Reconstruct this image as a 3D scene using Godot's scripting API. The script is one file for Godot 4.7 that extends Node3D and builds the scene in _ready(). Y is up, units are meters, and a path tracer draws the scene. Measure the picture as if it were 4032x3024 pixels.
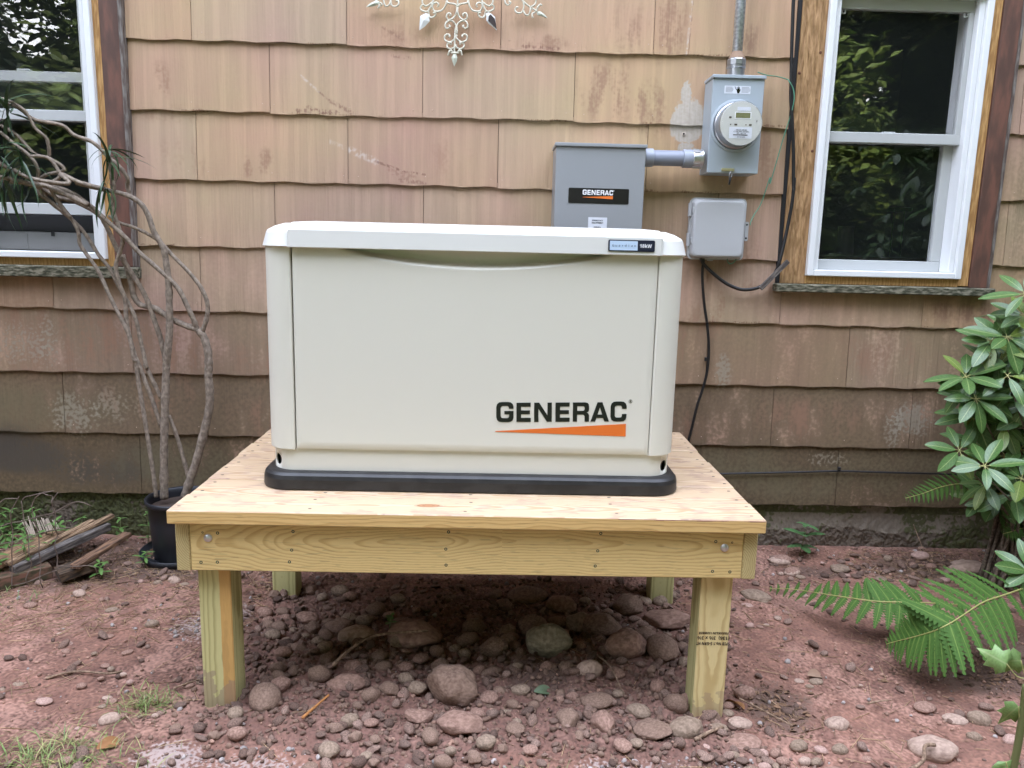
extends Node3D
# A standby generator on a timber stand beside a shingled house, in the shade of the house; sunlit trees stand behind the camera.

const EXPOSURE := 8.5
const GX0 := -0.66
const GX1 := 0.525

var M := {}
var rng := RandomNumberGenerator.new()
var taken := {}

# ------------------------------------------------------------------ helpers
func lin(r: float, g: float, b: float) -> Color:
	return Color(r, g, b).linear_to_srgb()

func mat(called: String, c: Color, rough := 0.7, metal := 0.0, tex: Texture2D = null, nrm: Texture2D = null, nscale := 1.0) -> StandardMaterial3D:
	var m := StandardMaterial3D.new()
	m.resource_name = called
	m.albedo_color = c
	m.roughness = rough
	m.metallic = metal
	if tex:
		m.albedo_texture = tex
	if nrm:
		m.normal_enabled = true
		m.normal_texture = nrm
		m.normal_scale = nscale
	M[called] = m
	return m

func tri_planar(m: StandardMaterial3D, s: Vector3, world := false) -> void:
	m.uv1_triplanar = true
	m.uv1_world_triplanar = world
	m.uv1_scale = s

func noise(freq: float, sd: int, octaves := 3, type := FastNoiseLite.TYPE_SIMPLEX_SMOOTH) -> FastNoiseLite:
	var n := FastNoiseLite.new()
	n.noise_type = type
	n.seed = sd
	n.frequency = freq
	n.fractal_octaves = octaves
	return n

# a grey noise picture of w by h pixels as bytes, made at cw by ch and stretched
func noise_bytes(cw: int, ch: int, w: int, h: int, freq: float, sd: int, octaves := 3) -> PackedByteArray:
	var im := noise(freq, sd, octaves).get_image(cw, ch)
	if cw != w or ch != h:
		im.resize(w, h, Image.INTERPOLATE_CUBIC)
	im.convert(Image.FORMAT_L8)
	return im.get_data()

func noise_tex(freq: float, sd: int, cols: Array, offs: Array, size := 512, octaves := 4) -> NoiseTexture2D:
	var t := NoiseTexture2D.new()
	t.width = size
	t.height = size
	t.seamless = true
	t.noise = noise(freq, sd, octaves)
	var g := Gradient.new()
	g.offsets = PackedFloat32Array(offs)
	g.colors = PackedColorArray(cols)
	t.color_ramp = g
	return t

func noise_normal(freq: float, sd: int, strength: float, size := 512, octaves := 4) -> NoiseTexture2D:
	var t := NoiseTexture2D.new()
	t.width = size
	t.height = size
	t.seamless = true
	t.noise = noise(freq, sd, octaves)
	t.as_normal_map = true
	t.bump_strength = strength
	return t

func sm(a: float, b: float, x: float) -> float:
	return smoothstep(a, b, x)

func numbered(called: String) -> String:
	if not taken.has(called):
		taken[called] = 0
		return called
	taken[called] += 1
	return "%s_%03d" % [called, taken[called]]

func thing(called: String, label: String, category: String, at := Vector3.ZERO, group := "") -> Node3D:
	var o := Node3D.new()
	o.name = numbered(called)
	add_child(o)
	o.position = at
	tag(o, label, category, group)
	return o

func tag(o: Node, label: String, category: String, group := "") -> void:
	o.set_meta("label", label)
	o.set_meta("category", category)
	if group != "":
		o.set_meta("group", group)

func new_st(flat := false) -> SurfaceTool:
	var st := SurfaceTool.new()
	st.begin(Mesh.PRIMITIVE_TRIANGLES)
	st.set_smooth_group(-1 if flat else 0)
	return st

func done(st: SurfaceTool, m: Material = null) -> ArrayMesh:
	st.generate_normals()
	if m:
		st.set_material(m)
	return st.commit()

func put(called: String, mesh: Mesh, m: Material, parent: Node, at := Transform3D()) -> MeshInstance3D:
	var o := MeshInstance3D.new()
	o.name = numbered(called) if parent == self else called
	o.mesh = mesh
	if m:
		o.material_override = m
	o.transform = at
	parent.add_child(o, true)
	return o

func part(called: String, st: SurfaceTool, m: Material, parent: Node, at := Transform3D()) -> MeshInstance3D:
	return put(called, done(st), m, parent, at)

func tri(st: SurfaceTool, a: Vector3, b: Vector3, c: Vector3, ua: Vector2, ub: Vector2, uc: Vector2, out: Vector3) -> void:
	if (b - a).cross(c - a).dot(out) > 0.0:
		var t := b
		b = c
		c = t
		var u := ub
		ub = uc
		uc = u
	st.set_uv(ua)
	st.add_vertex(a)
	st.set_uv(ub)
	st.add_vertex(b)
	st.set_uv(uc)
	st.add_vertex(c)

func quad(st: SurfaceTool, a: Vector3, b: Vector3, c: Vector3, d: Vector3, out: Vector3, u := [Vector2(0, 1), Vector2(1, 1), Vector2(1, 0), Vector2(0, 0)]) -> void:
	tri(st, a, b, c, u[0], u[1], u[2], out)
	tri(st, a, c, d, u[0], u[2], u[3], out)

# box from lo to hi with chamfered edges; rects: six Rect2 (+x -x +y -y +z -z) in the atlas, long: the axis that u follows
func box(st: SurfaceTool, lo: Vector3, hi: Vector3, bev := 0.0, rects: Array = [], along := 0) -> void:
	var mid := (lo + hi) / 2.0
	var h := (hi - lo) / 2.0
	bev = minf(bev, minf(h.x, minf(h.y, h.z)) * 0.9)
	var corner := {}
	var uvs := {}
	for a in 3:
		var b := (a + 1) % 3
		var c := (a + 2) % 3
		if a != along:
			if c == along:
				var s := b
				b = c
				c = s
			elif b != along:
				pass
		for sa in [-1, 1]:
			var r: Rect2 = rects[a * 2 + (0 if sa > 0 else 1)] if rects.size() == 6 else Rect2(0, 0, 1, 1)
			for sb in [-1, 1]:
				for sc in [-1, 1]:
					var p := Vector3.ZERO
					p[a] = sa * h[a]
					p[b] = sb * (h[b] - bev)
					p[c] = sc * (h[c] - bev)
					var key := [0, 0, 0, a]
					key[a] = sa
					key[b] = sb
					key[c] = sc
					corner[key] = mid + p
					uvs[key] = r.position + r.size * Vector2(sb * 0.5 + 0.5, 0.5 - sc * 0.5)
	for a in 3:
		var b := (a + 1) % 3
		var c := (a + 2) % 3
		for sa in [-1, 1]:
			var ks := []
			for q in [[-1, -1], [1, -1], [1, 1], [-1, 1]]:
				var key := [0, 0, 0, a]
				key[a] = sa
				key[b] = q[0]
				key[c] = q[1]
				ks.append(key)
			var o := Vector3.ZERO
			o[a] = sa
			quad(st, corner[ks[0]], corner[ks[1]], corner[ks[2]], corner[ks[3]], o, [uvs[ks[0]], uvs[ks[1]], uvs[ks[2]], uvs[ks[3]]])
			if bev > 0.0:
				for sb in [-1, 1]:
					var k0 := [0, 0, 0, a]
					k0[a] = sa
					k0[b] = sb
					k0[c] = -1
					var k1 := k0.duplicate()
					k1[c] = 1
					var k2 := k1.duplicate()
					k2[3] = b
					var k3 := k0.duplicate()
					k3[3] = b
					o = Vector3.ZERO
					o[a] = sa
					o[b] = sb
					quad(st, corner[k0], corner[k1], corner[k2], corner[k3], o, [uvs[k0], uvs[k1], uvs[k1], uvs[k0]])
	if bev > 0.0:
		for sx in [-1, 1]:
			for sy in [-1, 1]:
				for sz in [-1, 1]:
					var u: Vector2 = uvs[[sx, sy, sz, 0]]
					tri(st, corner[[sx, sy, sz, 0]], corner[[sx, sy, sz, 1]], corner[[sx, sy, sz, 2]], u, u, u, Vector3(sx, sy, sz))

func box_part(called: String, lo: Vector3, hi: Vector3, m: Material, parent: Node, bev := 0.0, rects: Array = [], along := 0) -> MeshInstance3D:
	var st := new_st(true)
	box(st, lo, hi, bev, rects, along)
	return part(called, st, m, parent)

# a tube through points with a radius each
func tube(st: SurfaceTool, pts: Array, radii: Array, seg := 8, caps := true) -> void:
	var rings := []
	var up := Vector3.UP
	var length := 0.0
	var n := pts.size()
	for i in n:
		var t: Vector3 = (pts[mini(i + 1, n - 1)] - pts[maxi(i - 1, 0)]).normalized()
		if absf(t.dot(up)) > 0.95:
			up = Vector3.RIGHT if absf(t.dot(Vector3.RIGHT)) < 0.9 else Vector3.BACK
		var s := t.cross(up).normalized()
		up = s.cross(t).normalized()
		var ring := []
		for k in seg:
			var a := TAU * k / seg
			ring.append(pts[i] + (s * cos(a) + up * sin(a)) * float(radii[mini(i, radii.size() - 1)]))
		rings.append(ring)
		if i > 0:
			var l0 := length
			length += pts[i].distance_to(pts[i - 1])
			for k in seg:
				var k2 := (k + 1) % seg
				var mid: Vector3 = (rings[i][k] + rings[i][k2] + rings[i - 1][k] + rings[i - 1][k2]) / 4.0 - (pts[i] + pts[i - 1]) / 2.0
				quad(st, rings[i - 1][k], rings[i - 1][k2], rings[i][k2], rings[i][k], mid, [Vector2(float(k) / seg, l0), Vector2(float(k + 1) / seg, l0), Vector2(float(k + 1) / seg, length), Vector2(float(k) / seg, length)])
	if caps:
		for e in [0, n - 1]:
			var o: Vector3 = (pts[0] - pts[1]) if e == 0 else (pts[n - 1] - pts[n - 2])
			for k in seg - 2:
				tri(st, rings[e][0], rings[e][k + 1], rings[e][k + 2], Vector2.ZERO, Vector2.ONE, Vector2.RIGHT, o)

func smooth_path(pts: Array, per := 4) -> Array:
	var out := []
	var n := pts.size()
	for i in n - 1:
		var p0: Vector3 = pts[maxi(i - 1, 0)]
		var p1: Vector3 = pts[i]
		var p2: Vector3 = pts[i + 1]
		var p3: Vector3 = pts[mini(i + 2, n - 1)]
		for k in per:
			out.append(p1.cubic_interpolate(p2, p0, p3, float(k) / per))
	out.append(pts[n - 1])
	return out

func v3s(a: Array) -> Array:
	var o := []
	for p in a:
		o.append(Vector3(p[0], p[1], p[2]))
	return o

# profile of (radius, height) turned about the y axis
func lathe(st: SurfaceTool, prof: Array, seg := 32, at := Transform3D()) -> void:
	for i in prof.size() - 1:
		var a: Vector2 = prof[i]
		var b: Vector2 = prof[i + 1]
		var n2 := Vector2(b.y - a.y, a.x - b.x)
		for k in seg:
			var c0 := Vector3(cos(TAU * k / seg), 0, sin(TAU * k / seg))
			var c1 := Vector3(cos(TAU * (k + 1) / seg), 0, sin(TAU * (k + 1) / seg))
			var o: Vector3 = (c0 + c1) / 2.0 * n2.x + Vector3.UP * n2.y
			var p := [c0 * a.x + Vector3.UP * a.y, c1 * a.x + Vector3.UP * a.y, c1 * b.x + Vector3.UP * b.y, c0 * b.x + Vector3.UP * b.y]
			var u := [Vector2(float(k) / seg, a.y), Vector2(float(k + 1) / seg, a.y), Vector2(float(k + 1) / seg, b.y), Vector2(float(k) / seg, b.y)]
			var od := at.basis * o
			if a.x > 1e-6:
				tri(st, at * p[0], at * p[1], at * p[2], u[0], u[1], u[2], od)
			if b.x > 1e-6:
				tri(st, at * p[0], at * p[2], at * p[3], u[0], u[2], u[3], od)

# flat outline (Vector2 in x, y) given a thickness along z
func plate(st: SurfaceTool, outline: PackedVector2Array, z0: float, z1: float) -> void:
	var idx := Geometry2D.triangulate_polygon(outline)
	var lo := outline[0]
	var hi := outline[0]
	for p in outline:
		lo = lo.min(p)
		hi = hi.max(p)
	var sz := (hi - lo).max(Vector2(1e-6, 1e-6))
	for s in [0, 1]:
		var z := z1 if s == 0 else z0
		for i in range(0, idx.size(), 3):
			var q := [outline[idx[i]], outline[idx[i + 1]], outline[idx[i + 2]]]
			var uv := []
			for p in q:
				uv.append(Vector2((p.x - lo.x) / sz.x, 1.0 - (p.y - lo.y) / sz.y))
			tri(st, Vector3(q[0].x, q[0].y, z), Vector3(q[1].x, q[1].y, z), Vector3(q[2].x, q[2].y, z), uv[0], uv[1], uv[2], Vector3(0, 0, 1 if s == 0 else -1))
	var mid := (lo + hi) / 2.0
	var cw := Geometry2D.is_polygon_clockwise(outline)
	for i in outline.size():
		var a := outline[i]
		var b := outline[(i + 1) % outline.size()]
		var n := Vector2(b.y - a.y, a.x - b.x) * (-1.0 if cw else 1.0)
		quad(st, Vector3(a.x, a.y, z0), Vector3(b.x, b.y, z0), Vector3(b.x, b.y, z1), Vector3(a.x, a.y, z1), Vector3(n.x, n.y, 0))

func rounded(x0: float, y0: float, x1: float, y1: float, r: float, seg := 5) -> PackedVector2Array:
	var o := PackedVector2Array()
	for q in [[x1 - r, y1 - r, 0.0], [x0 + r, y1 - r, 0.5], [x0 + r, y0 + r, 1.0], [x1 - r, y0 + r, 1.5]]:
		for k in seg + 1:
			var a: float = PI * (q[2] + 0.5 * k / seg)
			o.append(Vector2(q[0] + r * cos(a), q[1] + r * sin(a)))
	return o

func text(called: String, words: String, height: float, at: Vector3, m: Material, parent: Node, bold := false, turn := 0.0, squeeze := 1.0, family := "Droid Sans", depth := 0.0006) -> MeshInstance3D:
	var f := SystemFont.new()
	f.font_names = PackedStringArray([family])
	f.font_weight = 700 if bold else 400
	var t := TextMesh.new()
	t.font = f
	t.text = words
	t.font_size = 64
	t.pixel_size = height / 46.0
	t.depth = depth
	t.curve_step = 4.0
	return put(called, t, m, parent, Transform3D(Basis(Vector3.BACK, turn).scaled_local(Vector3(squeeze, 1, 1)), at))

func to_tex(data: PackedByteArray, w: int, h: int) -> ImageTexture:
	return ImageTexture.create_from_image(Image.create_from_data(w, h, false, Image.FORMAT_RGB8, data))

func bump_tex(data: PackedByteArray, w: int, h: int, strength: float) -> ImageTexture:
	var im := Image.create_from_data(w, h, false, Image.FORMAT_L8, data)
	im.convert(Image.FORMAT_RGBA8)
	im.bump_map_to_normal_map(strength)
	return ImageTexture.create_from_image(im)
const STONES_A := [[-0.452,0.019,0.829,0.136,0.069,0.098], [-0.255,0.028,0.848,0.186,0.102,0.134], [-0.541,0.014,0.705,0.107,0.052,0.077], [-0.562,0.013,0.812,0.060,0.047,0.043], [-0.309,0.014,0.884,0.067,0.052,0.048], [-0.116,0.034,1.172,0.159,0.124,0.115], [-0.644,0.019,1.218,0.090,0.071,0.122], [-0.079,0.015,1.320,0.128,0.056,0.092], [-0.158,0.010,1.370,0.047,0.037,0.064], [-0.359,0.009,1.377,0.040,0.032,0.029], [-0.386,0.011,1.309,0.052,0.041,0.038], [-0.521,0.015,1.083,0.073,0.057,0.053], [-0.518,0.010,0.993,0.048,0.037,0.065], [-0.426,0.015,1.135,0.113,0.056,0.081], [-0.300,0.012,1.154,0.063,0.044,0.046], [-0.347,0.012,1.188,0.059,0.046,0.042], [-0.255,0.011,1.098,0.054,0.042,0.039], [-0.158,0.012,1.017,0.063,0.043,0.046], [-0.641,0.010,1.091,0.050,0.039,0.036], [-0.676,0.011,0.624,0.092,0.039,0.066], [-0.770,0.008,0.582,0.056,0.030,0.040], [-0.432,0.014,0.551,0.075,0.051,0.054], [-0.518,0.009,0.616,0.064,0.034,0.046], [-0.316,0.010,0.660,0.100,0.036,0.072], [-0.450,0.008,1.500,0.048,0.030,0.034], [-0.441,0.007,1.309,0.031,0.024,0.023], [-0.116,0.011,1.478,0.051,0.039,0.037], [-0.037,0.008,1.459,0.039,0.030,0.028], [-0.100,0.007,1.428,0.033,0.026,0.024], [-0.416,0.008,1.245,0.036,0.028,0.026], [-0.379,0.007,1.231,0.032,0.025,0.023], [-0.415,0.005,1.197,0.040,0.018,0.029], [-0.629,0.008,0.914,0.058,0.030,0.041], [-0.746,0.012,0.717,0.058,0.045,0.041], [-0.384,0.007,1.057,0.031,0.024,0.042], [-0.334,0.009,1.024,0.055,0.034,0.040], [-0.606,0.007,1.050,0.035,0.027,0.047], [-0.201,0.008,1.277,0.085,0.031,0.061], [-0.176,0.010,0.930,0.049,0.037,0.035], [-0.712,0.012,0.401,0.059,0.045,0.043], [-0.600,0.011,0.396,0.074,0.043,0.053]]
const STONES_B := [[0.136,0.016,0.426,0.167,0.060,0.121], [0.264,0.020,0.514,0.120,0.074,0.086], [0.523,0.024,0.519,0.115,0.090,0.083], [0.398,0.025,0.697,0.148,0.091,0.107], [0.316,0.022,0.665,0.105,0.082,0.075], [0.146,0.023,0.701,0.108,0.084,0.077], [0.188,0.032,0.887,0.155,0.119,0.111], [0.442,0.029,0.900,0.150,0.108,0.108], [0.570,0.021,0.890,0.101,0.078,0.136], [0.540,0.017,0.761,0.079,0.062,0.057], [0.056,0.012,0.730,0.058,0.045,0.078], [-0.064,0.018,0.707,0.085,0.066,0.061], [0.009,0.017,0.906,0.104,0.064,0.075], [0.309,0.017,1.037,0.083,0.065,0.060], [0.236,0.010,1.019,0.048,0.037,0.064], [0.547,0.016,1.193,0.074,0.058,0.053], [0.548,0.017,1.311,0.102,0.063,0.073], [0.456,0.011,1.316,0.115,0.042,0.083], [0.216,0.014,1.290,0.067,0.052,0.091], [0.315,0.015,1.295,0.071,0.055,0.095], [0.314,0.010,1.189,0.100,0.036,0.072], [0.066,0.008,1.218,0.040,0.031,0.029], [0.051,0.007,1.261,0.032,0.025,0.023], [0.128,0.008,1.221,0.036,0.028,0.026], [0.000,0.006,1.234,0.029,0.023,0.021], [0.644,0.017,0.605,0.177,0.064,0.127], [-0.038,0.008,1.449,0.039,0.031,0.028], [0.036,0.007,1.415,0.033,0.026,0.024], [0.429,0.011,1.232,0.073,0.039,0.052], [0.251,0.009,0.622,0.088,0.034,0.063], [-0.077,0.013,0.834,0.081,0.049,0.058], [0.511,0.010,1.098,0.046,0.036,0.062], [0.509,0.008,1.008,0.036,0.028,0.026], [0.648,0.009,0.848,0.043,0.033,0.058], [0.627,0.008,0.952,0.037,0.029,0.050], [0.166,0.007,1.053,0.035,0.027,0.025], [0.210,0.006,1.152,0.026,0.021,0.035], [0.245,0.009,1.176,0.041,0.032,0.029], [0.379,0.006,0.777,0.031,0.024,0.022], [0.376,0.010,0.898,0.046,0.036,0.033], [-0.085,0.009,0.942,0.045,0.035,0.032], [0.080,0.008,0.870,0.038,0.030,0.051], [0.002,0.006,1.044,0.067,0.024,0.048], [-0.037,0.008,1.038,0.039,0.031,0.028], [0.266,0.004,1.413,0.020,0.016,0.014], [0.295,0.004,1.423,0.020,0.016,0.014], [0.384,0.008,1.146,0.038,0.029,0.027]]
const STONES_C := [[0.695,0.005,1.348,0.107,0.039,0.077], [0.999,0.006,1.251,0.072,0.045,0.052], [0.958,0.005,1.364,0.045,0.035,0.032], [0.851,0.005,1.350,0.052,0.033,0.037], [0.737,0.004,1.389,0.037,0.029,0.027], [0.775,0.004,1.382,0.037,0.027,0.027], [0.784,0.003,1.413,0.037,0.022,0.027], [0.842,0.004,1.413,0.034,0.026,0.024], [0.873,0.003,1.412,0.034,0.023,0.024], [0.686,0.002,1.454,0.049,0.018,0.035], [0.726,0.003,1.439,0.036,0.021,0.026], [0.830,0.003,1.448,0.033,0.023,0.024], [0.892,0.004,1.463,0.072,0.026,0.052], [0.782,0.003,1.464,0.039,0.025,0.028], [0.757,0.002,1.433,0.020,0.016,0.027], [0.657,0.004,1.400,0.034,0.026,0.024], [0.589,0.003,1.373,0.024,0.019,0.032], [0.595,0.003,1.426,0.027,0.020,0.019], [0.780,0.006,1.107,0.065,0.046,0.047], [0.720,0.004,1.252,0.072,0.027,0.052], [1.018,0.006,0.480,0.117,0.042,0.084], [1.030,0.002,0.515,0.048,0.017,0.035], [0.962,0.002,0.554,0.048,0.017,0.034], [0.932,0.004,0.511,0.034,0.026,0.024], [1.251,0.005,0.246,0.079,0.039,0.057], [1.234,0.005,0.147,0.092,0.033,0.066], [1.469,0.004,0.203,0.080,0.029,0.058], [1.096,0.003,0.817,0.030,0.022,0.022], [0.923,0.003,0.704,0.032,0.020,0.023], [1.092,0.002,0.605,0.028,0.012,0.020], [1.085,0.002,1.065,0.016,0.012,0.011], [0.975,0.002,1.031,0.032,0.011,0.023], [1.028,0.003,1.035,0.048,0.019,0.034], [0.998,0.002,1.059,0.028,0.011,0.020], [0.907,0.003,1.363,0.038,0.022,0.027], [1.019,0.002,1.397,0.030,0.014,0.022], [0.957,0.002,0.711,0.027,0.015,0.019], [0.985,0.001,0.695,0.023,0.010,0.016], [1.046,0.002,0.641,0.032,0.012,0.023]]
const STONES_D := [[1.217,0.009,1.361,0.126,0.062,0.090], [1.363,0.004,1.218,0.070,0.025,0.051], [1.431,0.007,1.222,0.067,0.051,0.048], [1.369,0.005,1.301,0.042,0.033,0.030], [1.463,0.005,1.316,0.048,0.038,0.035], [1.306,0.004,1.161,0.072,0.026,0.052]]
const STONES_E := [[1.238,0.005,0.138,0.094,0.039,0.068], [1.248,0.005,0.250,0.076,0.034,0.055], [1.468,0.004,0.205,0.080,0.029,0.058], [1.715,0.005,0.118,0.045,0.035,0.032], [1.873,0.005,0.087,0.086,0.035,0.062], [1.803,0.003,0.160,0.035,0.025,0.025], [1.875,0.004,0.171,0.049,0.028,0.035], [2.024,0.008,0.186,0.157,0.056,0.113], [1.913,0.004,0.229,0.043,0.029,0.031], [1.597,0.003,0.301,0.061,0.022,0.044], [1.862,0.003,0.297,0.047,0.021,0.034], [1.784,0.002,0.341,0.033,0.014,0.023], [1.932,0.002,-0.006,0.034,0.017,0.024], [1.195,0.003,0.264,0.024,0.019,0.017], [1.267,0.002,0.289,0.043,0.015,0.031]]
const STONES_F := [[-1.654,0.004,0.641,0.047,0.025,0.034], [-1.533,0.004,0.542,0.052,0.032,0.037], [-1.354,0.002,0.663,0.045,0.016,0.032], [-1.167,0.004,0.764,0.048,0.029,0.034], [-1.380,0.002,0.904,0.045,0.016,0.033], [-1.358,0.002,0.949,0.030,0.017,0.022], [-1.084,0.002,1.217,0.036,0.017,0.026], [-1.103,0.002,1.200,0.029,0.011,0.021], [-1.097,0.001,1.240,0.023,0.010,0.017], [-1.043,0.005,1.307,0.059,0.036,0.042], [-1.076,0.002,1.119,0.023,0.017,0.016], [-1.164,0.002,0.949,0.036,0.015,0.026], [-1.456,0.002,0.813,0.017,0.013,0.012], [-1.234,0.005,0.421,0.054,0.033,0.039], [-1.287,0.004,0.444,0.034,0.027,0.024], [-1.184,0.002,0.448,0.039,0.017,0.028], [-1.360,0.002,0.426,0.024,0.017,0.018], [-1.068,0.003,1.478,0.038,0.019,0.028], [-1.087,0.002,1.501,0.025,0.014,0.018], [-0.930,0.002,1.283,0.021,0.016,0.015], [-0.972,0.001,1.285,0.018,0.009,0.013], [-1.073,0.002,1.331,0.015,0.012,0.011], [-1.111,0.002,1.345,0.015,0.012,0.011], [-1.194,0.002,1.029,0.031,0.011,0.023], [-0.899,0.002,1.131,0.038,0.014,0.027], [-1.116,0.002,1.078,0.023,0.015,0.017], [-0.874,0.002,1.110,0.019,0.015,0.026], [-1.395,0.002,1.138,0.034,0.012,0.024], [-1.271,0.002,1.220,0.047,0.017,0.034], [-1.273,0.002,0.850,0.034,0.014,0.024], [-1.286,0.002,0.543,0.019,0.011,0.014], [-1.445,0.001,0.832,0.017,0.007,0.012], [-1.384,0.001,0.805,0.017,0.007,0.012]]
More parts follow.
